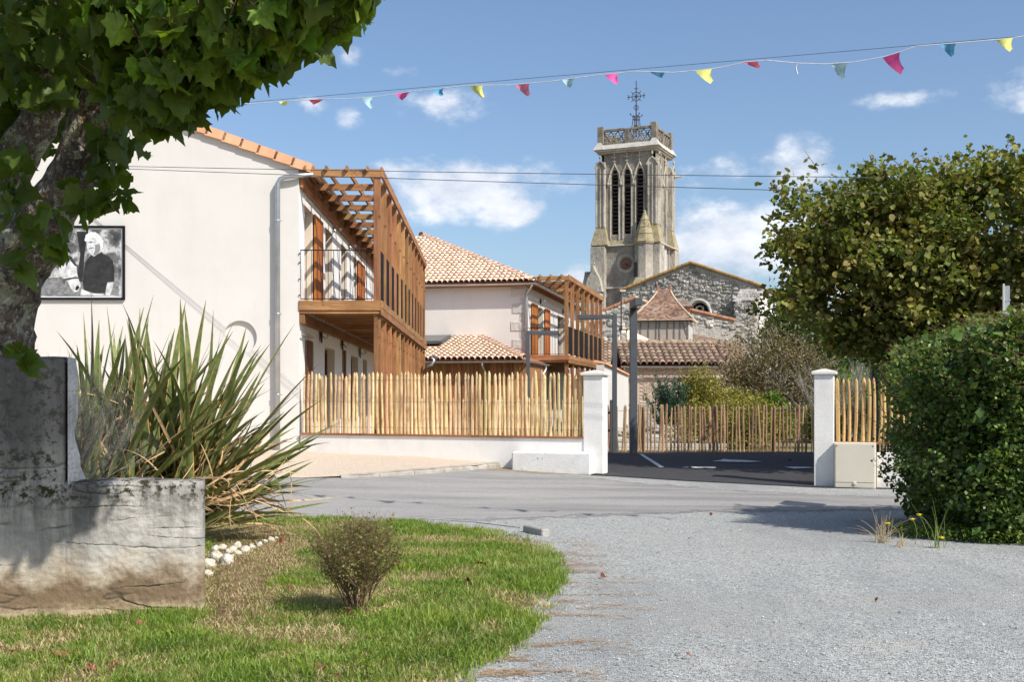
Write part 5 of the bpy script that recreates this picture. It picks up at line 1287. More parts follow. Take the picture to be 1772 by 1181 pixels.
def stone_house(name, label, Y, outline, rx, mat_top, seed, size=.42, depth=.10, back=6, rz=0, brick_below=None):
    """gabled rubble house: outline in picture coordinates of its front wall at distance Y"""
    pts = [P(x, y, Y) for x, y in outline]; o = Vector((pts[0].x, Y, 0))
    loc = [((p.x - o.x), p.z) for p in pts]
    t = thing(name, label, 'house', o, rz)
    m = MB(); m.prism([(a, b) for a, b in loc], 'y', 0, back); m.build('wall', M_mortar, t)
    def ins(a, b):
        c = False; n = len(loc)
        for i in range(n):
            x0, y0 = loc[i]; x1, y1 = loc[(i + 1) % n]
            if (y0 > b) != (y1 > b) and a < (x1 - x0) * (b - y0) / (y1 - y0) + x0: c = not c
        return c
    xs = [a for a, b in loc]; zs = [b for a, b in loc]; zmin = max(min(zs), 2.5)
    lm = MB(); stone_lumps(lm, lambda a, b, d: (a, d, b), lambda a, b: ins(a, b) and ins(a, b + .12) and (brick_below is None or b > brick_below(a)), (min(xs), max(xs), zmin, max(zs), size), depth, seed)
    lm.build('rubble_stones', M_rubble, t, kind='stuff')
    return t, loc
def verge(t, a, b, mat, r=.12, y=-.1, n=None):
    a, b = Vector((a[0], y, a[1])), Vector((b[0], y, b[1])); d = b - a; n = n or max(2, int(d.length / .42)); u = d.normalized()
    ang = math.atan2(-u.z, u.x)
    m = MB().lathe([(r, 0), (r * .86, .46)], n=8).mesh('verge_tile', mat)
    for k in range(n): inst('verge_tile', m, t, a + d * (k / n) + Vector((0, .08 if k % 2 else .1, .0)), (0, R(90) + ang, 0))
def town():
    # left gabled rubble house behind the lamps
    t, l = stone_house('stone_house', 'rubble stone gable house with red verge tiles under the church tower', 88, [(1000, 700), (1000, 556), (1042, 537), (1099, 515), (1150, 536), (1150, 700)], 0, None, 4, size=.5, depth=.16)
    verge(t, l[1], l[3], M_tile_red, .13, -.12); verge(t, l[3], l[4], pm('pale_hip', []), .13, -.12)
    # small house right of the dovecote, stone above brick
    t, l = stone_house('stone_house', 'stone and brick house with red verge tiles right of the dovecote', 82, [(1186, 700), (1186, 537), (1272, 557), (1290, 562), (1290, 700)], 0, None, 6, size=.42, depth=.10, brick_below=lambda a: CAMZ + (694 - 580) / F * 82 + 1.2 - .35 * a)
    verge(t, (l[1][0], l[1][1] + .1), (l[2][0], l[2][1] + .1), M_tile_red, .13, -.15)
    m = MB(); a0, a1 = l[1][0], l[3][0]; m.hexa([(a0, -.3, 3), (a1, -.3, 3), (a1, -.001, 3), (a0, -.001, 3), (a0, -.3, CAMZ + 118 / F * 82), (a1, -.3, CAMZ + 96 / F * 82), (a1, -.001, CAMZ + 96 / F * 82), (a0, -.001, CAMZ + 118 / F * 82)])
    m.build('brick_wall', pm('old_red_brick', [(.3, (.2, .13, .09)), (.5, (.36, .25, .18)), (.7, (.44, .36, .28))], 3, stretch=(1, 1, 3), rough=.95, bump=.8, bscale=12, bdist=.06), t)
    # low tiled roofs between
    def lowroof(label, Y, q, mat, D=3.0, name='tiled_outbuilding', ridge_mat=None, nt=0):
        """q: four picture corners eaveL, eaveR, ridgeR, ridgeL ; ridge stands D behind"""
        pts = [P(*q[0], Y), P(*q[1], Y), P(*q[2], Y + D), P(*q[3], Y + D)]; o = Vector((pts[0].x, Y, 0))
        t = thing(name, label, 'outbuilding', o)
        lp = [p - o for p in pts]; dn = Vector((0, 0, -.12))
        m = MB(); m.hexa([p + dn for p in lp] + lp); m.build('roof_deck', mat, t)
        b = MB(); b.hexa([Vector((lp[0].x + .1, .3, 0)), Vector((lp[1].x - .1, .3, 0)), Vector((lp[2].x - .1, D, 0)), Vector((lp[3].x + .1, D, 0)), lp[0] + Vector((.1, .3, -.13)), lp[1] + Vector((-.1, .3, -.13)), lp[2] + Vector((-.1, 0, -.13)), lp[3] + Vector((.1, 0, -.13))]); b.build('wall', M_mortar, t)
        if nt:
            tm = canal_tile('roof_tile', .12, .48, mat, .82, 6, .018)
            for i in range(nt):
                f = (i + .5) / nt; a = lp[0].lerp(lp[1], f); c = lp[3].lerp(lp[2], f); d = c - a; n = max(1, int(d.length / .4)); S = d.normalized(); U = (lp[1] - lp[0]).normalized(); U = (U - S * U.dot(S)).normalized(); Nn = U.cross(S)
                E = Matrix((U, S, Nn)).transposed().to_euler()
                for k in range(n): inst('roof_tile', tm, t, a + S * k * .4 + Nn * .01, E)
        return t, lp
    t, lp = lowroof('old brown tiled lean-to roof left of the chimney', 52, [(1036, 626), (1064, 640), (1064, 601), (1036, 582)], M_tile_old, 3.0, nt=4)
    t, lp = lowroof('light tiled sloping roof in front of the dovecote', 62, [(1062, 610), (1150, 604), (1144, 597), (1078, 566)], M_tile_new, 3.5)
    # chimney
    p = P(1080, 600, 58); c = thing('chimney', 'square pale chimney with black cowl behind the lamp posts', 'chimney', (p.x, 58, 0))
    MB().cbox(-.17, .17, 0, .34, 3, CAMZ + 118 / F * 58, .01).build('stack', M_mortar, c)
    z = CAMZ + 118 / F * 58
    for x in (-.14, .14):
        for y in (.03, .3): MB().box(x - .015, x + .015, y - .015, y + .015, z, z + .14).build('cowl_leg', M_black, c)
    MB().cbox(-.24, .24, -.07, .4, z + .14, z + .19, .01).build('cowl', M_black, c)
    MB().cbox(-.2, .2, -.03, .37, z - .55, z - .5, .01).build('collar', M_zinc, c)
    # tall rusty pole with small lamp
    p = P(1075, 550, 75); c = thing('old_lamp_pole', 'thin rusty pole with a small lamp head in front of the tower', 'pole', (p.x, 75, 0))
    zt = CAMZ + (694 - 504) / F * 75; MB().tube([(0, 0, 0), (0, 0, zt)], .05, 6).build('pole', M_iron, c)
    MB().cbox(-.1, .3, -.1, .1, zt - .06, zt + .06, .02).build('lamp_head', M_stone_white, c)
town()

# ================================================================== CHURCH
def lancet(u0, u1, z0, zs, za, n=6):
    """pointed opening outline counter-clockwise"""
    um = (u0 + u1) / 2; pts = [(u0, z0), (u1, z0), (u1, zs)]
    for k in range(1, n): t = k / n; pts.append((um + (u1 - um) * math.cos(t * math.pi / 2) ** .8, zs + (za - zs) * math.sin(t * math.pi / 2) ** 1.15))
    pts.append((um, za))
    for k in range(n - 1, 0, -1): t = k / n; pts.append((um - (u1 - um) * math.cos(t * math.pi / 2) ** .8, zs + (za - zs) * math.sin(t * math.pi / 2) ** 1.15))
    pts.append((u0, zs)); return pts
def ogee(u0, u1, zs, za, n=8):
    """ogee hood from (u0,zs) over to (u1,zs), tip at za"""
    um = (u0 + u1) / 2; hw = (u1 - u0) / 2; L = []
    for k in range(n + 1):
        t = k / n
        x = hw * (1 - t) ** .62 if t < .55 else hw * ((1 - t) / .45) ** 1.7 * (.45 ** .62)
        L.append((x, zs + (za - zs) * t))
    return [(um - x, z) for x, z in L] + [(um + x, z) for x, z in reversed(L[:-1])]
def tower():
    W, D = 7.6, 7.2; th = R(24); k = (1137 - 886) / F
    corner = Vector((k * 135, 135, 0)); org = corner - Vector((math.cos(th), -math.sin(th), 0)) * W
    t = thing('church_tower', 'tall square limestone church tower with louvred lancets, pierced parapet and iron cross', 'church tower', org, -th)
    Z = lambda py: CAMZ + (694 - py) / F * 136
    z_top, z_cor, z_sill, z_mid, z_str = 31.5, 30.9, 21.3, 20.0, 15.0
    rec = .45
    # upper stage, front + side faces with lancets
    m = MB()
    lf = [(1.82, 2.66), (3.38, 4.22), (4.94, 5.78)]
    holes = [lancet(a, b, z_sill, 27.9, 29.0) for a, b in lf]
    m.holed([(.9, 20.2), (W - .9, 20.2), (W - .9, 31.2), (.9, 31.2)], holes, lambda a, b, d: (a, rec + d, b), .8)
    ls = [(2.25, 3.0), (4.2, 4.95)]
    holes2 = [lancet(a, b, z_sill, 27.9, 29.0) for a, b in ls]
    m.holed([(.9, 20.2), (D - .9, 20.2), (D - .9, 31.2), (.9, 31.2)], holes2, lambda a, b, d: (W - rec - d, a, b), .8)
    m.add([(.45, .9, 20), (.45, D - .9, 20), (.45, D - .9, 31.2), (.45, .9, 31.2)], [(0, 1, 2, 3)])
    m.add([(.9, D - .45, 20), (W - .9, D - .45, 20), (W - .9, D - .45, 31.2), (.9, D - .45, 31.2)], [(0, 1, 2, 3)])
    m.build('belfry_wall', M_stone_dark, t, fix=False)
    MB().box(1.5, W - 1.5, rec + .85, D - 1.5, 20.5, 30.5).build('belfry_shade_box', M_dark, t)  # black box: the darkness of the unlit belfry is put into its colour
    # louvres, each slat a part
    lm = MB().hexa([(0, 0, 0), (.86, 0, 0), (.86, .5, .34), (0, .5, .34), (0, 0, .09), (.86, 0, .09), (.86, .5, .43), (0, .5, .43)]).mesh('louvre', M_louvre)
    lm2 = MB().hexa([(0, 0, 0), (0, .77, 0), (-.5, .77, .34), (-.5, 0, .34), (0, 0, .09), (0, .77, .09), (-.5, .77, .43), (-.5, 0, .43)]).mesh('louvre', M_louvre)
    for a, b in lf:
        for j in range(16): inst('louvre', lm, t, (a - .01, rec + .22, z_sill + .35 + j * .46))
    for a, b in ls:
        for j in range(16): inst('louvre', lm2, t, (W - rec - .22, a - .01, z_sill + .35 + j * .46))
    # sloping sills under lancets, mullion ribs, hoods with finials
    for fi, (lst, cen) in enumerate(((lf, 0), (ls, 1))):
        mp = (lambda a, d, z: (a, rec - d, z)) if fi == 0 else (lambda a, d, z: (W - rec + d, a, z))
        for a, b in lst:
            s = MB(); p = [mp(a - .1, -.6, z_sill - .02), mp(b + .1, -.6, z_sill - .02), mp(b + .1, .12, z_sill - .95), mp(a - .1, .12, z_sill - .95)]
            s.add(p + [mp(a - .1, -.6, z_sill - 1.1), mp(b + .1, -.6, z_sill - 1.1), mp(b + .1, .12, z_sill - 1.1), mp(a - .1, .12, z_sill - 1.1)], [(0, 1, 2, 3), (0, 3, 7, 4), (1, 5, 6, 2), (3, 2, 6, 7)]); s.build('sloping_sill', M_stone_lichen, t)
            h = MB(); og = ogee(a - .36, b + .36, 27.5, 29.9); h.tube([mp(x, .10, z) for x, z in og], .11, 6)
            h = h.build('hood_mould', M_stone, t)
            f = MB(); um = (a + b) / 2
            f.tube([mp(um, .12, 29.85), mp(um, .12, 30.75)], .07, 6); f.tube([mp(um - .3, .14, 30.45), mp(um + .3, .14, 30.45)], .09, 6); f.tube([mp(um - .17, .14, 29.95), mp(um + .17, .14, 29.95)], .08, 6)
            f.lathe([(.02, 30.7), (.12, 30.78), (.10, 30.9), (.02, 31.0)], mp(um, .12, 0)[:2], 6)
            f.build('hood_finial', M_stone, h)
            inner = MB(); ln_ = lancet(a - .12, b + .12, z_sill, 27.95, 29.12)[2:]; inner.tube([mp(x, .03, z) for x, z in ln_], .06, 5, cap=False)
            inner.tube([mp(a - .12, .03, z_sill - .6), mp(a - .12, .03, 27.95)], .07, 5); inner.tube([mp(b + .12, .03, z_sill - .6), mp(b + .12, .03, 27.95)], .07, 5); inner.build('window_shafts', M_stone, t)
        us = sorted([a - .36 for a, b in lst] + [lst[-1][1] + .36])
        for u in us:
            c = MB(); c.lathe([(.05, 27.05), (.17, 27.2), (.17, 27.42), (.08, 27.6)], mp(u, .10, 0)[:2], 6); c.build('carved_stop', M_stone, t)
    # corner piers
    def pier(x0, x1, y0, y1, outs):
        p = MB(); p.cbox(x0, x1, y0, y1, z_mid + .6, 30.0, .06)
        p = p.build('corner_pier', M_stone, t)
        for side in outs:      # thin ribs flanking a sunk strip, gablet on top
            r = MB(); g = MB()
            if side == 'f':
                for u in (x0 + .10, (x0 + x1) / 2, x1 - .10): r.cbox(u - .10 if u != (x0 + x1) / 2 else u - .07, u + .10 if u != (x0 + x1) / 2 else u + .07, y0 - .12, y0 - .001, z_sill + .9, 29.3, .03)
                um = (x0 + x1) / 2; g.tube([(x, y0 - .1, z) for x, z in ogee(x0 - .1, x1 + .1, 29.2, 30.15)], .10, 5)
                pts = ogee(x0 - .05, x1 + .05, 29.2, 30.1); g.prism(pts, 'y', y0 - .06, y0 + .1)
                g.lathe([(.03, 30.3), (.14, 30.45), (.14, 30.6), (.03, 30.8)], (um, y0 - .1), 6)
            else:
                for u in (y0 + .10, (y0 + y1) / 2, y1 - .10): r.cbox(x1 + .001, x1 + .12, u - .09, u + .09, z_sill + .9, 29.3, .03)
                um = (y0 + y1) / 2; g.tube([(x1 + .1, y, z) for y, z in ogee(y0 - .1, y1 + .1, 29.2, 30.15)], .10, 5)
                pts = ogee(y0 - .05, y1 + .05, 29.2, 30.1); g.prism(pts, 'x', x1 - .1, x1 + .06)
                g.lathe([(.03, 30.3), (.14, 30.45), (.14, 30.6), (.03, 30.8)], (x1 + .1, um), 6)
            r.build('pier_rib', M_stone, p); g.build('pier_gablet', M_stone, p)
    pier(0, 1.15, 0, 1.15, 'f'); pier(W - 1.15, W, 0, 1.15, 'fs'); pier(W - 1.15, W, D - 1.15, D, 's'); pier(0, 1.15, D - 1.15, D, '')
    # top of the piers set back, frieze and cornice
    c = MB(); c.cbox(.15, W - .15, .15, D - .15, 30.95, 31.25, .05); c.build('frieze', M_stone, t)
    # the frieze block must not close the lancet heads: it is the core behind rec
    co = MB()
    co.cbox(-.06, W + .06, -.06, D + .06, 31.2, 31.42, .05)
    co.hexa([(-.2, -.2, 31.42), (W + .2, -.2, 31.42), (W + .2, D + .2, 31.42), (-.2, D + .2, 31.42), (.1, .1, 32.0), (W - .1, .1, 32.0), (W - .1, D - .1, 32.0), (.1, D - .1, 32.0)])
    co.build('cornice', M_stone_white, t)
    for x0, y0 in ((-.28, -.28), (W - 1.1, -.28), (W - 1.1, D - 1.1)):
        g = MB(); g.hexa([(x0, y0, 31.43), (x0 + 1.38, y0, 31.43), (x0 + 1.38, y0 + 1.38, 31.43), (x0, y0 + 1.38, 31.43), (x0 + .55, y0 + .5, 32.5), (x0 + .83, y0 + .5, 32.5), (x0 + .83, y0 + .83, 32.5), (x0 + .55, y0 + .83, 32.5)]); g.build('cornice_gablet', M_stone_white, t)
    # parapet
    zb, zt_ = 31.95, 34.0
    M_par = pm('dark_weathered_stone', [(.28, (.09, .085, .08)), (.5, (.2, .185, .165)), (.75, (.32, .3, .26))], 1.4, rough=.95, bump=.5, bscale=6, bdist=.08, second=(2.2, .5, .62, (.34, .24, .06), .6))
    ps = [(0.15, .15), (W - .85, .15), (W - .85, D - .85), (.15, D - .85)]
    for x, y in ps: MB().cbox(x, x + .75, y, y + .75, zb, zt_ + .25, .05).build('parapet_post', M_par, t)
    for x, y in ((W / 2 - .3, .2), (W / 2 - .3, D - .7)): MB().cbox(x, x + .6, y, y + .45, zb, zt_ - .2, .04).build('parapet_post', M_par, t)
    for x, y in ((W - .7, D / 2 - .3), (.2, D / 2 - .3)): MB().cbox(x, x + .45, y, y + .6, zb, zt_ - .2, .04).build('parapet_post', M_par, t)
    for z0, z1 in ((zb, zb + .35), (zt_ - .42, zt_ - .12)):
        for a in ((.9, W / 2 - .3), (W / 2 + .3, W - .85)):
            for y in (.25, D - .6): MB().cbox(a[0], a[1], y, y + .35, z0, z1, .03).build('parapet_rail', M_par, t)
        for a in ((.9, D / 2 - .3), (D / 2 + .3, D - .85)):
            for x in (W - .6, .25): MB().cbox(x, x + .35, a[0], a[1], z0, z1, .03).build('parapet_rail', M_par, t)
    def cross_panel(p0, p1, z0, z1, n):
        m = MB(); p0, p1 = Vector(p0), Vector(p1)
        for i in range(n):
            a, b = p0.lerp(p1, i / n), p0.lerp(p1, (i + 1) / n); c = (a + b) / 2; zc = (z0 + z1) / 2
            for q, r_ in (((a, z0), (b, z1)), ((a, z1), (b, z0))): m.tube([(q[0].x, q[0].y, q[1]), (r_[0].x, r_[0].y, r_[1])], .07, 5)
            rr = (b - a).length * .27
            for q in range(4):
                ang = q * math.pi / 2; u = (b - a).normalized()
                cc = c + u * math.cos(ang) * rr * 1.2; m.tube([(*(cc + u * .16 * math.cos(w)).xy, zc + math.sin(ang) * rr * 1.2 + .16 * math.sin(w)) for w in [x * math.pi / 3 for x in range(7)]], .045, 4)
        m.build('pierced_panel', M_par, t)
    for y in (.42, D - .42):
        cross_panel((.95, y, 0), (W / 2 - .3, y, 0), zb + .35, zt_ - .42, 3); cross_panel((W / 2 + .3, y, 0), (W - .85, y, 0), zb + .35, zt_ - .42, 3)
    for x in (W - .42, .42):
        cross_panel((x, .95, 0), (x, D / 2 - .3, 0), zb + .35, zt_ - .42, 3); cross_panel((x, D / 2 + .3, 0), (x, D - .85, 0), zb + .35, zt_ - .42, 3)
    # weathering slope between the stages
    def slope(x0, x1, y0, y1, o, z0, z1, nm='weathering_slope'):
        MB().hexa([(x0 - o, y0 - o, z0), (x1 + o, y0 - o, z0), (x1 + o, y1 + o, z0), (x0 - o, y1 + o, z0), (x0, y0, z1), (x1, y0, z1), (x1, y1, z1), (x0, y1, z1)]).build(nm, M_stone_lichen, t)
    for x0, y0 in ((0, 0), (W - 1.15, 0), (W - 1.15, D - 1.15), (0, D - 1.15)):
        slope(x0, x0 + 1.15, y0, y0 + 1.15, .5, z_mid, z_sill + .9)
    slope(.6, W - .6, .5, D - .5, .35, z_mid, z_mid + .7)
    MB().cbox(-.58, W + .58, -.1, D + .1, z_mid - .16, z_mid - .001, .04).build('string_course', M_stone_white, t)
    # middle stage
    b = MB(); b.box(.15, W - .15, .18, D - .15, 0, z_mid - .17); b.build('middle_wall', M_stone_dark, t)
    for x0, x1, y0, y1 in ((-.5, 1.3, -.5, 1.3), (W - 1.2, W + .5, -.42, 1.3), (W - 1.1, W + .5, D - 1.2, D + .5), (-.5, 1.2, D - 1.2, D + .5)):
        MB().cbox(x0, x1, y0, y1, 0, z_mid - .165, .06).build('buttress', M_stone, t)
    for x in (W + .12,):
        MB().cbox(W - .14, W + .16, 2.6, 3.5, 0, z_mid - .165, .05).build('buttress', M_stone_white, t)
        MB().box(W - .148, W - .1, 2.0, 2.2, 16.2, 17.6).build('slit_window', M_dark, t)
    MB().cbox(-.55, W - 1.3, -.02, .17, z_str - .2, z_str, .04).build('string_course', M_stone_white, t)
    # clock
    ux = 3.75; zc = Z(453) - .15; ring = MB(); ring.lathe([(1.12, 0), (1.12, .08), (.98, .12), (.92, .05), (.84, .05), (.78, .12), (.74, .06), (.74, 0)], n=32); cl = ring.build('clock', M_stone, t, smooth=False); cl.location = (ux, .179, zc); cl.rotation_euler = (R(90), 0, 0)
    f = MB().lathe([(.735, 0), (.735, .05)], n=32).build('clock_face', pm('copper_clock', [(.3, (.12, .06, .045)), (.7, (.26, .15, .11))], 4, rough=.8, bump=.2), cl)
    hnd = MB()
    for ang, L_, w in ((R(-60), .42, .05), (R(-28), .62, .035)):
        hnd.hexa([Vector((math.cos(ang) * s * L_ + math.sin(ang) * q * w, math.sin(ang) * s * L_ - math.cos(ang) * q * w, z)) for z in (.06, .075) for s, q in ((0, -1), (1, -1), (1, 1), (0, 1))])
    for k in range(12):
        a = k * math.pi / 6; hnd.lathe([(.035, .052), (.035, .06)], (math.cos(a) * .62, math.sin(a) * .62), 6)
    hnd.build('clock_hands', M_black, cl)
    for k in range(12):
        a = k * math.pi / 6; q = MB().lathe([(.05, .10), (.04, .14)], (math.cos(a) * .92, math.sin(a) * .92), 6).build('clock_stud', M_stone_lichen, cl)
    # stair turret, eight-sided, with stepped stone cap
    tx, ty = 6.15, -.15; oc = dict(n=8, rot=R(22.5))
    MB().lathe([(1.16, 15.5), (1.16, 19.85)], (tx, ty), **oc).build('stair_turret', M_stone, t)
    MB().lathe([(1.28, 19.85), (1.34, 20.0), (1.34, 20.12), (1.2, 20.15)], (tx, ty), **oc).build('turret_string', M_stone_lichen, t)
    zcap = 20.13; pr = [(1.38, 0), (1.30, .08), (1.06, .95), (1.14, .93), (1.06, 1.0), (.82, 1.75), (.90, 1.73), (.82, 1.8), (.52, 2.6), (.60, 2.58), (.52, 2.66), (.24, 3.3), (.30, 3.3), (.16, 3.45), (.2, 3.6), (.05, 3.75)]
    MB().lathe([(r, zcap + z) for r, z in pr], (tx, ty), **oc).build('turret_cap', M_stone_lichen, t)
    MB().lathe([(2.05, 14.35), (2.05, 14.5), (1.75, 15.0), (1.35, 15.55), (1.17, 15.9)], (tx - .35, ty), **oc).build('turret_skirt', M_stone_lichen, t)
    MB().cbox(tx - 2.3, tx + 1.9, ty - 1.75, .2, 0, 14.35, .05).build('turret_base', M_stone_white, t)
    MB().box(tx - .95, tx - .83, ty - 1.19, ty - .5, 16.0, 17.7).build('slit_window', M_dark, t)
    MB().box(tx - .4, tx - .26, ty - 1.757, ty - 1.0, 11.6, 12.8).build('slit_window', M_dark, t)
    # lower left buttress with ogee gablet
    MB().cbox(-.75, 1.05, -1.25, -.45, 0, 14.6, .05).build('lower_buttress', M_stone_white, t)
    g = MB(); og = ogee(-.95, 1.25, 14.4, 17.6); g.prism(og, 'y', -1.3, -.47); g.lathe([(.03, 17.5), (.13, 17.65), (.13, 17.8), (.03, 18.0)], (.15, -.9), 6); g.build('buttress_gablet', M_stone, t)
    g = MB(); g.cbox(-1.5, -.7, -.4, .9, 0, 14.6, .05); g.prism([(y, z) for y, z in ogee(-.6, 1.1, 14.5, 17.0)], 'x', -1.5, -.52); g.build('buttress_gablet', M_stone, t)
    # downpipe on the side
    MB().tube([(W + .56, 1.9 + .6, 21.9), (W + .2, 4.2, 19.6), (W + .2, 4.2, 12)], .07, 6).build('downpipe', M_zinc, t)
    # gargoyle on the far corner
    MB().tube([(W + .1, D - .2, 28.9), (W + .9, D + .2, 29.0), (W + 1.1, D + .3, 29.2)], [.2, .14, .08], 6).build('gargoyle', M_stone, t)
    # iron cross
    xc, yc = W / 2 + .1, D / 2; x = thing('iron_cross', 'openwork wrought iron cross with ring and scrolled foot on the tower top', 'cross', org, -th)
    def zc_(py): return CAMZ + (694 - py) / F * 136.5
    m = MB()
    m.tube([(xc, yc, 33.4), (xc, yc, zc_(126))], [.09, .05], 6); m.build('shaft', M_iron, x)
    a = MB(); zc0 = zc_(154); r0 = .54
    a.tube([(xc + r0 * math.cos(q), yc, zc0 + r0 * math.sin(q)) for q in [k * math.pi / 10 for k in range(21)]], .045, 5)
    a.tube([(xc - 1.1, yc, zc0), (xc + 1.1, yc, zc0)], .05, 5)
    for q in (R(45), R(135)): a.tube([(xc + .88 * math.cos(q), yc, zc0 + .88 * math.sin(q)), (xc - .88 * math.cos(q), yc, zc0 - .88 * math.sin(q))], .035, 5)
    for s in (-1, 1):
        for v in (-1, 1): a.tube([(xc + s * (1.12 - .22 * math.sin(w)), yc, zc0 + v * (.13 - .13 * math.cos(w) + .02)) for w in (0, .8, 1.6, 2.4, 3.0)], .035, 4)
        a.tube([(xc, yc, zc0 + .75), (xc + s * .1, yc, zc0 + .98), (xc + s * .24, yc, zc0 + 1.0), (xc + s * .22, yc, zc0 + .86)], .03, 4)
    a.lathe([(.04, zc0 - .14), (.14, zc0 - .05), (.14, zc0 + .05), (.04, zc0 + .14)], (xc, yc), 8); a.build('ring_and_arms', M_iron, x)
    f = MB(); zc1 = zc_(193); z0 = 33.4
    for k in range(4):
        q = R(45) + k * math.pi / 2; cx_, cy_ = math.cos(q), math.sin(q)
        f.tube([(xc + 1.2 * cx_, yc + 1.2 * cy_, z0 - .1), (xc + .75 * cx_, yc + .75 * cy_, z0 + .7), (xc + .5 * cx_, yc + .5 * cy_, z0 + 1.6), (xc + .42 * cx_, yc + .42 * cy_, zc1 + .3)], .045, 5)
        f.tube([(xc + .9 * cx_, yc + .9 * cy_, z0 - .1), (xc + .1 * cx_, yc + .1 * cy_, z0 + 1.5)], .04, 5)
        f.tube([(xc + .42 * cx_, yc + .42 * cy_, zc1 + .1), (xc + .75 * cx_, yc + .75 * cy_, zc1 + .4)], .035, 4); f.lathe([(.02, zc1 + .34), (.1, zc1 + .44), (.02, zc1 + .56)], (xc + .78 * cx_, yc + .78 * cy_), 6)
        f.tube([(xc, yc, zc1 + 1.6), (xc + .3 * cx_, yc + .3 * cy_, zc1 + 1.5), (xc + .36 * cx_, yc + .36 * cy_, zc1 + 1.25), (xc + .1 * cx_, yc + .1 * cy_, zc1 + 1.0)], .03, 4)
        q2 = q + math.pi / 2
        for zz_ in (zc1 - .15, zc1 + .25): f.tube([(xc + .42 * cx_, yc + .42 * cy_, zz_), (xc + .42 * math.cos(q2), yc + .42 * math.sin(q2), zz_)], .045, 4)
    f.build('foot', M_iron, x)
tower()

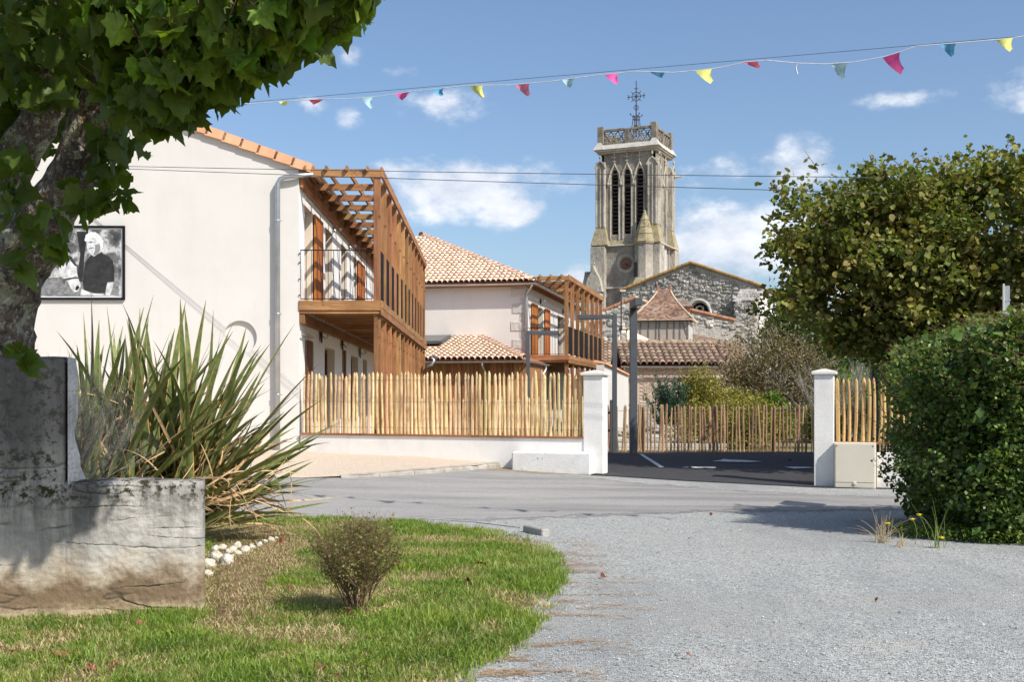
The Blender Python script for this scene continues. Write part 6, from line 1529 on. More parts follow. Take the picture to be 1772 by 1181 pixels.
def nave():
    th = R(20); c = Vector(((1314 - 886) / F * 118, 118, 0)); W = 14.6
    org = c - Vector((math.cos(th), -math.sin(th), 0)) * W
    t = thing('church_nave', 'church nave with rubble stone gable, arched tracery window and white side wall', 'church', org, -th)
    ez, az = 13.2, 15.75; ax = W - 7.0
    wc, wr, wz = W - 6.2, 1.25, CAMZ + (694 - 545) / F * 119.5
    zs = 9.4; za = 12.0
    arch = [(wc - wr, zs - .9), (wc + wr, zs - .9)] + [(wc + wr * math.cos(q), zs + 1.0 + (za - zs - 1.0) * math.sin(q)) for q in [k * math.pi / 14 for k in range(15)]]
    m = MB(); m.holed([(0, 0), (W, 0), (W, ez), (ax, az), (0, ez)], [arch], lambda a, b, d: (a, d, b), .7); m.build('gable_wall', M_mortar, t, fix=False)
    s = MB(); s.box(W - .6, W, .02, 26, 0, ez - .01); s.build('side_wall', pm('white_side_wall', [(.3, (.66, .64, .6)), (.7, (.8, .78, .74))], 1, rough=.95, bump=.5, bscale=8, bdist=.05, second=(2, .56, .7, (.4, .38, .35), .4)), t)
    lm = MB()
    def reg(a, b):
        top = ez + (az - ez) * (a / ax if a < ax else (W - a) / (W - ax))
        if b > top - .28 or a < .2 or a > W - .15: return False
        return ((a - wc) / (wr + .42)) ** 2 + ((b - zs - 1.0) / (za - zs - .6)) ** 2 > 1 or b < zs
    stone_lumps(lm, lambda a, b, d: (a, d, b), reg, (0, W, 7.5, az, .46), .17, 12)
    lm.build('rubble_stones', M_rubble, t, kind='stuff')
    v = MB(); v.tube([(a, -.06, b) for a, b in arch[2:]], .17, 6, cap=True); v.build('window_arch', M_stone_white, t)
    # tracery
    gl = MB().box(wc - wr, wc + wr, .68, .7, zs - .9, za).build('window_pane', M_dark, t)
    tr = MB(); zc = zs + 1.15
    inner = [(wc + (wr - .12) * math.cos(q), .5, zs + 1.0 + (za - zs - 1.12) * math.sin(q)) for q in [k * math.pi / 14 for k in range(15)]]
    tr.tube(inner, .15, 5)
    for q in (-1, 1):
        tr.tube([(wc + .30 * math.cos(w), .5, zc + q * .30 + .30 * math.sin(w) + .25) for w in [k * math.pi / 6 for k in range(13)]], .075, 5)
        tr.tube([(wc + q * 1.0, .5, zs + .2), (wc + q * .75, .5, zc - .1), (wc + q * .42, .5, zc + .3), (wc + q * .35, .5, zc + .8)], .075, 5)
        tr.tube([(wc + q * .05, .5, zs - .6), (wc + q * .15, .5, zs + .3), (wc + q * .6, .5, zs + .75), (wc + q * .9, .5, zs + 1.0)], .075, 5)
        tr.tube([(wc + q * .48, .5, zs - .9), (wc + q * .48, .5, zs + .6)], .07, 5)
    tr.tube([(wc, .5, zs - .9), (wc, .5, zs + .9)], .075, 5)
    tr.build('tracery', M_stone_white, t)
    # roof
    r = MB(); o = .25
    r.hexa([(-o, -.25, ez - .1), (ax, -.25, az), (ax, 26, az), (-o, 26, ez - .1), (-o, -.25, ez + .06), (ax, -.25, az + .16), (ax, 26, az + .16), (-o, 26, ez + .06)])
    r.hexa([(ax, -.25, az), (W + .5, -.25, ez - .18), (W + .5, 26, ez - .18), (ax, 26, az), (ax, -.25, az + .16), (W + .5, -.25, ez - .02), (W + .5, 26, ez - .02), (ax, 26, az + .16)])
    r.build('roof', pm('lichened_tile_roof', [(.3, (.2, .12, .08)), (.5, (.38, .25, .15)), (.7, (.46, .31, .12))], 2, rough=.95, bump=.5), t)
    ml = pm('orange_lichen_tile', [(.3, (.22, .15, .08)), (.5, (.42, .26, .08)), (.7, (.36, .28, .2))], 3, rough=.95, bump=.5, objrand=.2)
    for (a, b) in (((W + .4, ez + .0), (ax, az + .18)), ((0, ez + .05), (ax, az + .18))):
        A, B = Vector((a[0], -.3, a[1])), Vector((b[0], -.3, b[1])); d = B - A; n = int(d.length / .5); ang = math.atan2(-d.z, d.x)
        mm = MB().lathe([(.15, 0), (.12, .56)], n=6).mesh('verge_tile', ml)
        for k in range(n): inst('verge_tile', mm, t, A + d * (k / n), (0, R(90) + ang, 0))
    # moulded cornice under side eave
    MB().cbox(W, W + .35, -.1, 26, ez - .5, ez - .2, .05).build('cornice', M_stone_white, t)
    # corner buttress
    bt = MB(); bt.cbox(W - 2.1, W - .1, -2.0, -.02, 0, 11.6, .06); bt.hexa([(W - 2.15, -2.05, 11.6), (W - .05, -2.05, 11.6), (W - .05, -.02, 11.6), (W - 2.15, -.02, 11.6), (W - 1.9, -.9, 12.7), (W - .25, -.9, 12.7), (W - .25, -.02, 13.0), (W - 1.9, -.02, 13.0)])
    bt = bt.build('buttress', M_mortar, t)
    lb = MB(); stone_lumps(lb, lambda a, b, d: (a, -2.0 + d, b), lambda a, b: W - 2.05 < a < W - .2 and b < 11.5, (W - 2.1, W - .1, 6.5, 11.6, .5), .16, 31)
    stone_lumps(lb, lambda a, b, d: (W - 2.1 + d, a, b), lambda a, b: -1.95 < a < -.1 and b < 11.5, (-2.0, 0, 6.5, 11.6, .5), .16, 32)
    stone_lumps(lb, lambda a, b, d: (a, -2.0 + (b - 11.6) * 1.0 + d * .7, b), lambda a, b: b < 12.6, (W - 2.1, W - .2, 11.6, 12.7, .45), .16, 33)
    lb.build('rubble_stones', M_rubble, bt, kind='stuff')
nave()

# ================================================================== CABLES AND BUNTING
M_cable = pm('grey_cable', [(.3, W_(.06)), (.7, W_(.09))], 3, rough=.6, bump=0)
def cable(label, pl, yl, pr, yr, sag):
    def pt(px, py):
        k = (px - 886) / F; Y = (21.9 - .323 * 6.46 + 0) / (1 + .323 * k); return P(px, py, Y)
    a, b = pt(pl, yl), pt(pr, yr); n = 24
    # extend to the house on the left and into the tree on the right
    e = a.lerp(b, -.115); f = a.lerp(b, 1.07); h_ = P(1545, lerp(yl, yr, 1.17), 21.2)
    m = MB(); m.tube([e.lerp(f, i / n) + Vector((0, 0, -sag * math.sin(math.pi * i / n))) for i in range(n + 1)] + [f.lerp(h_, .5), h_], .0062, 5)
    tag(m.build('power_cable', M_cable), label, 'cable', 'overhead cables in front of the house')
cable('upper thin grey overhead cable from the white gable towards the right tree', 200, 287, 1350, 305, .02)
cable('lower thin grey overhead cable from the white gable towards the right tree', 200, 291, 1350, 329, .02)

def bunting():
    def Yp(px): return 1 / (.0735 + (px - 980) * 1.74e-5)
    t = thing('bunting', 'long string of small pink, blue and yellow pennants high across the street', 'bunting', P(886, 140, Yp(886)))
    o = t.location.copy()
    Q = lambda px, py, dy=0: P(px, py, Yp(px) + dy) - o
    m = MB(); m.tube([Q(x, lerp(188, 62, (x - 300) / 1472), .02) for x in (250, 500, 800, 1100, 1400, 1772, 2100)], .003, 5); m.build('wire', M_cable, t)
    sp = [(250, 189), (300, 187), (400, 181.5), (480, 176), (560, 171), (600, 171), (660, 166), (715, 157.5), (760, 153), (810, 147.5), (880, 147), (950, 141), (1030, 130), (1062, 127), (1100, 123), (1165, 125), (1210, 121.5), (1250, 116), (1290, 107), (1328, 104), (1380, 109), (1430, 110.5), (1480, 107), (1530, 98), (1562, 88), (1587, 79), (1620, 77), (1680, 72), (1740, 67), (1772, 62), (1850, 56), (2000, 44), (2100, 36)]
    m = MB(); m.tube([Q(*p) for p in sp], .0048, 5); m.build('string', pm('white_string', [(.3, W_(.55)), (.7, W_(.8))], 20, rough=.7, bump=0), t)
    cols = {'pink': (.8, .12, .38), 'rose': (.72, .25, .38), 'red': (.8, .16, .25), 'blue': (.12, .38, .62), 'pale blue': (.42, .62, .68), 'yellow': (.78, .78, .22)}
    ms = {k: pm('pennant_' + k.replace(' ', '_'), [(.3, tuple(x * .9 for x in c)), (.7, c)], 6, rough=.7, bump=.1, trans=0) for k, c in cols.items()}
    for mm in ms.values():      # thin cloth lets light through
        nt = mm.node_tree; b = nt.nodes['Principled BSDF']; tr = nt.nodes.new('ShaderNodeBsdfTranslucent'); mx = nt.nodes.new('ShaderNodeMixShader'); mx.inputs[0].default_value = .2
        nt.links.new(b.inputs['Base Color'].links[0].from_socket, tr.inputs[0]); nt.links.new(b.outputs[0], mx.inputs[1]); nt.links.new(tr.outputs[0], mx.inputs[2]); nt.links.new(mx.outputs[0], nt.nodes['Material Output'].inputs[0])
    # top-left, top-right (px), tip offset (dx, dy) in px, colour
    L = [(360, 382, -2, 6, 'red'), (400, 432, 14, 5, 'blue'), (482, 502, 10, 7, 'yellow'), (533, 561, 12, 8, 'red'), (625, 645, 18, 19, 'pale blue'), (683, 710, 15, 11, 'pink'), (745, 768, 20, 12, 'blue'),
         (812, 836, 24, 21, 'yellow'), (891, 917, 24, 20, 'rose'), (972, 994, 15, 14, 'pale blue'), (1046, 1070, 22, 17, 'pink'), (1124, 1152, 20, 10, 'blue'), (1203, 1232, 28, 22, 'yellow'), (1287, 1313, 27, 10, 'red'),
         (1438, 1467, 20, 27, 'pale blue'), (1527, 1558, 34, 30, 'pink'), (1626, 1655, 22, 21, 'blue'), (1724, 1753, 25, 20, 'yellow'), (1840, 1870, 20, 26, 'pink'), (1930, 1965, 20, 28, 'pale blue')]
    r = random.Random(2)
    for a, b, dx, dy, c in L:
        ya, yb = interp(a, sp), interp(b, sp); n = 5; vs = []
        for i in range(n + 1):
            f = i / n
            for j in range(n + 1):
                g = j / n; w = 1 - f * .78
                xx = lerp(a, b, g * w + f * .40) + (dx - (b - a) * .5) * f * f; yy = lerp(ya, yb, g) + dy * (f ** 1.1) * (1 + .06 * math.sin(6 * g))
                vs.append(Q(xx, yy, .16 * math.sin(2.6 * f + 2.2 * g + a) * f))
        fs = [(i * (n + 1) + j, i * (n + 1) + j + 1, (i + 1) * (n + 1) + j + 1, (i + 1) * (n + 1) + j) for i in range(n) for j in range(n)]
        o_ = MB().add(vs, fs).build('pennant', ms[c], t, smooth=True); o_['label'] = c + ' pennant'
    m = MB(); m.tube([Q(1379, 110), Q(1377, 118), Q(1380, 128)], .008, 4); m.build('loose_string', MATS['white_string'], t)
bunting()

# ================================================================== FOREGROUND WALL
def rough_wall():
    M_rw = bpy.data.materials.new('rough_old_render'); M_rw.use_nodes = True; nt = M_rw.node_tree; nd, lk = nt.nodes, nt.links; b = nd['Principled BSDF']; b.inputs['Roughness'].default_value = .95; b.inputs['Specular IOR Level'].default_value = .1
    tc = nd.new('ShaderNodeTexCoord'); sep = nd.new('ShaderNodeSeparateXYZ'); lk.new(tc.outputs['Object'], sep.inputs[0])
    n1 = nd.new('ShaderNodeTexNoise'); n1.inputs['Scale'].default_value = 3.0; n1.inputs['Detail'].default_value = 10; n1.inputs['Roughness'].default_value = .68; lk.new(tc.outputs['Object'], n1.inputs['Vector'])
    base = ramp(nt, n1.outputs[0], [(.3, (.26, .24, .215)), (.45, (.40, .38, .345)), (.6, (.52, .495, .45)), (.8, (.60, .575, .53))]).outputs[0]
    def mixin(c, fac, colr):
        mx = nd.new('ShaderNodeMix'); mx.data_type = 'RGBA'; mx.inputs[7].default_value = (*colr, 1); lk.new(fac, mx.inputs[0]); lk.new(c, mx.inputs[6]); return mx.outputs[2]
    def math_(op, a, v, v2=None, clamp=False):
        m = nd.new('ShaderNodeMath'); m.operation = op; m.use_clamp = clamp
        lk.new(a, m.inputs[0])
        if hasattr(v, 'links') or not isinstance(v, (int, float)): lk.new(v, m.inputs[1])
        else: m.inputs[1].default_value = v
        if v2 is not None: m.inputs[2].default_value = v2
        return m.outputs[0]
    def nz(scale, stretch=(1, 1, 1), loc=(0, 0, 0), rough=.65):
        mp = nd.new('ShaderNodeMapping'); mp.inputs['Scale'].default_value = stretch; mp.inputs['Location'].default_value = loc; lk.new(tc.outputs['Object'], mp.inputs[0])
        n = nd.new('ShaderNodeTexNoise'); n.inputs['Scale'].default_value = scale; n.inputs['Detail'].default_value = 9; n.inputs['Roughness'].default_value = rough; lk.new(mp.outputs[0], n.inputs['Vector']); return n.outputs[0]
    def band(z0, z1, noise_s, amp, lo=0, hi=1):
        a = math_('MULTIPLY_ADD', noise_s, amp, -amp * .5); z = math_('ADD', sep.outputs[2], a)
        mr = nd.new('ShaderNodeMapRange'); mr.inputs[1].default_value = z0; mr.inputs[2].default_value = z1; mr.inputs[3].default_value = lo; mr.inputs[4].default_value = hi; lk.new(z, mr.inputs[0]); return mr.outputs[0]
    drip = nz(2.2, (2.2, 1, .30), (4, 0, 0)); n2 = nz(5, (1, 1, 1), (7, 2, 1)); n3 = nz(13, (1, 1, 1), (1, 5, 2), .75); n4 = nz(1.3, (1, 1, 1), (3, 3, 8))
    up = band(.30, .8, drip, .8); ds = nd.new('ShaderNodeMapRange'); ds.inputs[1].default_value = .38; ds.inputs[2].default_value = .58; lk.new(drip, ds.inputs[0])
    c = mixin(base, math_('MULTIPLY', math_('MULTIPLY', up, ds.outputs[0]), .95), (.13, .125, .12))
    c = mixin(c, band(.50, .16, n2, .5, 0, .75), (.44, .325, .18))
    br = math_('MULTIPLY', band(.34, .20, n2, .6), band(.02, .12, n3, .3)); c = mixin(c, math_('MULTIPLY', br, .85), (.15, .10, .06))
    c = mixin(c, band(.07, .01, n3, .12, 0, .85), (.42, .33, .22))
    ms = nd.new('ShaderNodeMapRange'); ms.inputs[1].default_value = .50; ms.inputs[2].default_value = .56; lk.new(n3, ms.inputs[0])
    c = mixin(c, math_('MULTIPLY', ms.outputs[0], band(.74, .88, n4, .25)), (.04, .04, .022))
    # shade of the tree painted as darker grey over the taller part
    tl = nd.new('ShaderNodeMapRange'); tl.inputs[1].default_value = 1.0; tl.inputs[2].default_value = 1.25; tl.inputs[4].default_value = .72
    lk.new(sep.outputs[2], tl.inputs[0]); c = mixin(c, tl.outputs[0], (.12, .115, .11))
    spk = nd.new('ShaderNodeMapRange'); spk.inputs[1].default_value = .70; spk.inputs[2].default_value = .74; spk.inputs[4].default_value = .7; n5 = nz(60, rough=.5); lk.new(n5, spk.inputs[0]); c = mixin(c, spk.outputs[0], (.10, .09, .08))
    at = nd.new('ShaderNodeAttribute'); at.attribute_name = 'crack'; c = mixin(c, at.outputs['Fac'], (.11, .09, .07))
    lk.new(c, b.inputs['Base Color'])
    bp = nd.new('ShaderNodeBump'); bp.inputs['Strength'].default_value = .7; bp.inputs['Distance'].default_value = .012; n6 = nz(55, rough=.7); lk.new(n6, bp.inputs['Height']); lk.new(bp.outputs[0], b.inputs['Normal'])
    a, e = Vector((-4.9, 7.42, 0)), P(355, 694, 8.2); e.z = 0; d = e - a; L = d.length; ang = math.atan2(d.y, d.x); loc = a
    t = thing('old_wall', 'old cracked rough-rendered wall with moss and brown stains, stepping up at the left', 'wall', loc, ang)
    ust = (P(103, 694, 7.72).xy - a.xy).length   # where the tall part ends
    def crackf(x, z):
        w = .03 * noise.noise(Vector((x * 3.5, z * 2.5, 3))) + .006 * noise.noise(Vector((x * 26, z * 26, 8)))
        v = noise.noise(Vector((x * 1.3 + 11, (z + w) * 10.5, 5))) + .12 * noise.noise(Vector((x * 9, z * 24, 9)))
        gate = max(0, noise.noise(Vector((x * 2.6, z * 4.6, 21))) + .10)
        return max(0, 1 - abs(v) / .05) * min(1, gate * 3.6)
    def disp(x, z):
        c = crackf(x, z)
        lump = .011 * noise.noise(Vector((x * 3, z * 4, 1))) + .006 * noise.noise(Vector((x * 11, z * 15, 2))) + .004 * noise.noise(Vector((x * 30, z * 30, 4)))
        v = noise.noise(Vector((x * 1.9 + 11, z * 6.5, 5)))
        return -lump + .014 * c - .007 * max(0, v) - .014 * sstep((.16 - z) / .16) * noise.noise(Vector((x * 5, z * 9, 13))), c
    def face(x0, x1, z0, z1f, th, nx, nz_, name, par):
        vs = []; cr = []; fs = []
        for i in range(nx + 1):
            x = lerp(x0, x1, i / nx); zt = z1f(x)
            for j in range(nz_ + 1):
                z = lerp(z0, zt, j / nz_); dd, c = disp(x, z)
                rnd_ = .03 * max(0, 1 - (zt - z) / .04) ** 2 + .02 * max(0, 1 - (x1 - x) / .03) ** 2 * (z > .93 or x1 > ust + .1)
                vs.append((x, dd + rnd_, z)); cr.append(c)
        n = nz_ + 1
        fs += [(i * n + j, (i + 1) * n + j, (i + 1) * n + j + 1, i * n + j + 1) for i in range(nx) for j in range(nz_)]
        # top strip, right end strip
        o = len(vs)
        for i in range(nx + 1):
            x = lerp(x0, x1, i / nx); zt = z1f(x)
            for yy in (th * .4, th): vs.append((x, yy, zt + .008 * noise.noise(Vector((x * 9, yy * 9, 0))) + .004)); cr.append(.25)
        for i in range(nx):
            a1, a2 = i * n + nz_, (i + 1) * n + nz_; b1, b2 = o + 2 * i, o + 2 * i + 2
            fs += [(a1, a2, b2, b1), (b1, b2, b2 + 1, b1 + 1)]
        o2 = len(vs)
        for j in range(nz_ + 1):
            z = lerp(z0, z1f(x1), j / nz_); vs.append((x1 + .006 * noise.noise(Vector((z * 12, 3, 1))), th, z)); cr.append(0)
        for j in range(nz_): fs.append((nx * n + j, o2 + j, o2 + j + 1, nx * n + j + 1))
        m = MB().add(vs, fs); ob = m.build(name, M_rw, par, fix=False, smooth=True)
        at_ = ob.data.attributes.new('crack', 'FLOAT', 'POINT'); at_.data.foreach_set('value', [min(1, c * .9) for c in cr]); return ob
    face(ust - .001, L, -.1, lambda x: .942 + .010 * noise.noise(Vector((x * 2.2, 0, 0))) - .012 * (x > L - .35), .26, 300, 230, 'low_wall_face', t)
    face(0, ust, -.1, lambda x: 1.80 + .012 * noise.noise(Vector((x * 3, 0, 0))), .30, 150, 260, 'tall_wall_face', t)
    m = MB(); m.box(.01, ust - .012, .06, .28, -.1, 1.79); m.box(ust, L - .02, .06, .25, -.1, .93); m.build('wall_core', M_rw, t)
    # ragged end of the tall part, with a pale broken strip
    m = MB(); vs = []; n = 26
    for i in range(n + 1):
        z = lerp(.90, 1.80, i / n)
        for k, yy in enumerate((-.004, .10, .20, .30)):
            vs.append((ust + (.018 if k == 0 else .05) + .045 * noise.noise(Vector((z * 4, yy * 9, 2))) * (k > 0) + (.05 * sstep((1.2 - z) / .3) if k else 0), yy, z))
    m.add(vs, [(i * 4 + k, i * 4 + k + 1, i * 4 + k + 5, i * 4 + k + 4) for i in range(n) for k in range(3)])
    m.build('broken_wall_end', pm('pale_broken_render', [(.3, (.36, .345, .33)), (.5, (.56, .54, .52)), (.8, (.7, .68, .66))], 6, rough=1, bump=1, bscale=30, bdist=.03), t, fix=False)
rough_wall()

# ================================================================== PLANTS
def phormium():
    t = thing('flax_plant', 'large spiky flax plant with green sword leaves behind the rough wall', 'plant', (-3.85, 12.2, 0)); t.scale = (1.31, 1.31, 1.31)
    M_fl = pm('flax_leaf', [(.3, (.075, .11, .04)), (.5, (.14, .19, .065)), (.75, (.22, .27, .10))], 1.2, stretch=(30, .6, 30), rough=.42, bump=.12, bscale=10, bdist=.004, objrand=.28, hue=.015, spec=.45, trans=.08)
    M_mg = pm('flax_margin', [(.3, (.42, .19, .05)), (.7, (.62, .38, .13))], 5, rough=.6, bump=0, objrand=.2)
    M_dry = pm('dry_flax', [(.3, (.36, .2, .09)), (.5, (.52, .35, .18)), (.75, (.66, .5, .3))], 2, stretch=(20, 1, 20), rough=.8, bump=.1, objrand=.25)
    r = random.Random(12)
    def leafmesh(L, w, bend, fold, mats, twist=0, kink=0):
        n = 10; vs = []; fs = []; mi = []
        ang = 0; p = Vector((0, 0, 0)); yv = Vector((0, 1, 0))
        for i in range(n + 1):
            f = i / n
            ww = w * (0.55 + .45 * sstep(f * 2.6)) * (1 - f ** 3.2) + .001
            a = bend * f * f + (kink if f > .62 else 0)
            if i: p = p + Vector((0, math.sin(a), math.cos(a))) * (L / n)
            nrm = Vector((0, math.cos(a), -math.sin(a))); tw = twist * f
            sx = Vector((math.cos(tw), 0, 0)) + nrm * math.sin(tw)
            fo = fold * (1 - f)
            for k in (-1, -.86, 0, .86, 1): vs.append(p + sx * (k * ww) - nrm * (abs(k) * ww * fo))
        m = MB(); 
        for i in range(n):
            for k in range(4): fs.append(((i * 5 + k), i * 5 + k + 1, i * 5 + k + 6, i * 5 + k + 5)); mi.append(1 if k in (0, 3) else 0)
        m.v = [tuple(v) for v in vs]; m.f = fs; m.m = mi
        return m.mesh('sword_leaf', mats, smooth=True)
    var = [leafmesh(1.0, .032 * r.uniform(.85, 1.2), r.uniform(.02, .5), r.uniform(.35, .9), [M_fl, M_mg], r.uniform(-.5, .5)) for _ in range(12)]
    var_b = [leafmesh(1.0, .024, r.uniform(.1, .3), .5, [M_fl, M_mg], r.uniform(-.3, .3), kink=r.uniform(1.2, 2.0)) for _ in range(4)]
    dry = [leafmesh(1.0, .010 * r.uniform(.7, 1.3), r.uniform(.3, 1.3), .6, [M_dry, M_dry], r.uniform(-2, 2), kink=r.choice((0, 0, .9))) for _ in range(8)]
    def put(me, bx, by, bz, az, tilt, s, roll=0):
        # local leaf grows +z and bends towards +y ; tilt it towards azimuth az
        rz = Matrix.Rotation(az, 4, 'Z'); rx = Matrix.Rotation(-tilt, 4, 'X'); rr = Matrix.Rotation(roll, 4, 'Z')
        o = inst('sword_leaf', me, t); o.matrix_local = Matrix.Translation((bx, by, bz)) @ rz @ rx @ rr @ Matrix.Diagonal((s * r.uniform(.9, 1.2) if s < 1.2 else 1.15, s, s, 1)); return o
    R90 = -math.pi / 2      # azimuth so that +y points to +x
    for _ in range(240):
        u = r.random()
        a = lerp(-.42, 1.42, u ** 1.0) + r.gauss(0, .10)        # lean in the picture plane, + to the right
        dy = r.gauss(0, .30)
        dirv = Vector((math.sin(a), dy * .8, max(.02, math.cos(a)))).normalized()
        tilt = math.acos(dirv.z); az = math.atan2(dirv.y, dirv.x) - math.pi / 2
        base = Vector((lerp(-.55, .45, r.random()) + .15 * math.sin(a), r.gauss(0, .15), r.uniform(.1, .35)))
        Lm = interp(a, [(-.5, 1.3), (-.1, 1.75), (.2, 1.85), (.6, 1.65), (.9, 1.38), (1.2, 1.15), (1.5, 1.0)]) * r.uniform(.62, 1.0)
        put(r.choice(var if r.random() < .93 else var_b), *base, az, max(0, tilt - .12), Lm, r.gauss(0, .5) + (r.choice((0, math.pi)) if r.random() < .2 else 0))
    # long hand-placed ones: (tip px, tip py)
    for tx, ty, bx, by_, d in ((268, 518, -.32, .0, -.1), (183, 537, -.25, .05, .1), (142, 548, -.45, -.05, .0), (246, 541, -.1, 0, .2), (425, 622, .2, -.1, -.2), (468, 742, .15, -.1, -.1), (470, 800, .25, -.1, 0), (522, 893, .2, -.2, -.35), (444, 653, .2, 0, .1), (112, 586, -.5, 0, .1), (405, 568, .1, .0, .1), (303, 583, 0, 0, .1), (462, 832, .2, -.1, -.1), (410, 722, .4, -.2, -.1), (420, 605, .15, .1, .1)):
        tip = (P(tx, ty, 12.2 + d) - t.location) / 1.31; b0 = Vector((bx, by_, .22)); dv = tip - b0; L = dv.length * 1.02; dirv = dv.normalized()
        tilt = math.acos(dirv.z); az = math.atan2(dirv.y, dirv.x) - math.pi / 2
        me = leafmesh(1.0, .024, .10, .5, [M_fl, M_mg], r.uniform(-.3, .3)); put(me, *b0, az, tilt - .05, L, r.gauss(0, .3))
    segs = []
    for _ in range(130):
        a = lerp(-.5, 1.75, r.random() ** .7) + r.gauss(0, .15); dy = r.gauss(-.12, .35)
        dirv = Vector((math.sin(a), dy, math.cos(a))).normalized(); tilt = math.acos(max(-1, min(1, dirv.z))); az = math.atan2(dirv.y, dirv.x) - math.pi / 2
        base = Vector((lerp(-.6, .55, r.random()), r.gauss(-.05, .15), r.uniform(.15, .5)))
        o = put(r.choice(dry), *base, az, tilt, r.uniform(.5, 1.35), r.uniform(0, 6)); o.name = 'dry_leaf'
    # dead skirt at the right foot
    for _ in range(70):
        base = Vector((r.uniform(.15, .85), r.uniform(-.35, .1), r.uniform(.35, .75) - .0)); a = r.uniform(1.5, 2.6)
        base.z -= .25 * base.x; o = put(r.choice(dry), *base, -math.pi / 2 + r.gauss(0, .5), a, r.uniform(.25, .5), r.uniform(0, 6)); o.name = 'dry_leaf'
phormium()

def twig_bush(name, label, cat, base, hgt_, rad, nstem, mat_t, mat_l, leaf_n, leaf_s, seed, spread=.5, thick=.006, up=1.0, depth=3, kinds=('quad',), leafup=-.5):
    t = thing(name, label, cat, base); rg = random.Random(seed); segs = []
    for _ in range(nstem):
        a = rg.uniform(0, 2 * math.pi); q = rg.random() ** .7
        branches((math.cos(a) * rad * .25 * q, math.sin(a) * rad * .25 * q, 0), (math.cos(a) * q * spread * 1.6, math.sin(a) * q * spread * 1.6, up), hgt_ * .52, thick, depth, rg, segs, spread * .75, 3, .18)
    sticks('stems', segs, mat_t, t)
    pts = []
    ends = [s for s in segs if s[3] < thick * .55] or segs
    for _ in range(leaf_n):
        s = rg.choice(ends); pts.append(tuple(Vector(s[0]).lerp(Vector(s[1]), rg.random()) + Vector((rg.gauss(0, .008), rg.gauss(0, .008), rg.gauss(0, .008)))))
    if leaf_n: leaves('leaves', np.array(pts), leaf_s, mat_l, t, 'stuff', kinds, seed, up=leafup)
    return t
twig_bush('small_shrub', 'small round half-bare twiggy shrub standing alone on the lawn', 'shrub', (-1.09, 8.15, 0), .55, .30, 34, M_twig, M_leaf_shrub, 5200, .019, 5, .42, .0055, depth=3)
twig_bush('dry_shrub', 'grey dry wiry shrub squeezed between the tall wall end and the flax plant', 'shrub', (-3.62, 8.75, .2), 1.25, .3, 40, M_twig_grey, leafmat('grey_leaf', [(.3, (.16, .165, .12)), (.7, (.3, .3, .23))], scale=6), 5200, .022, 9, .30, .006, kinds=('thin',))

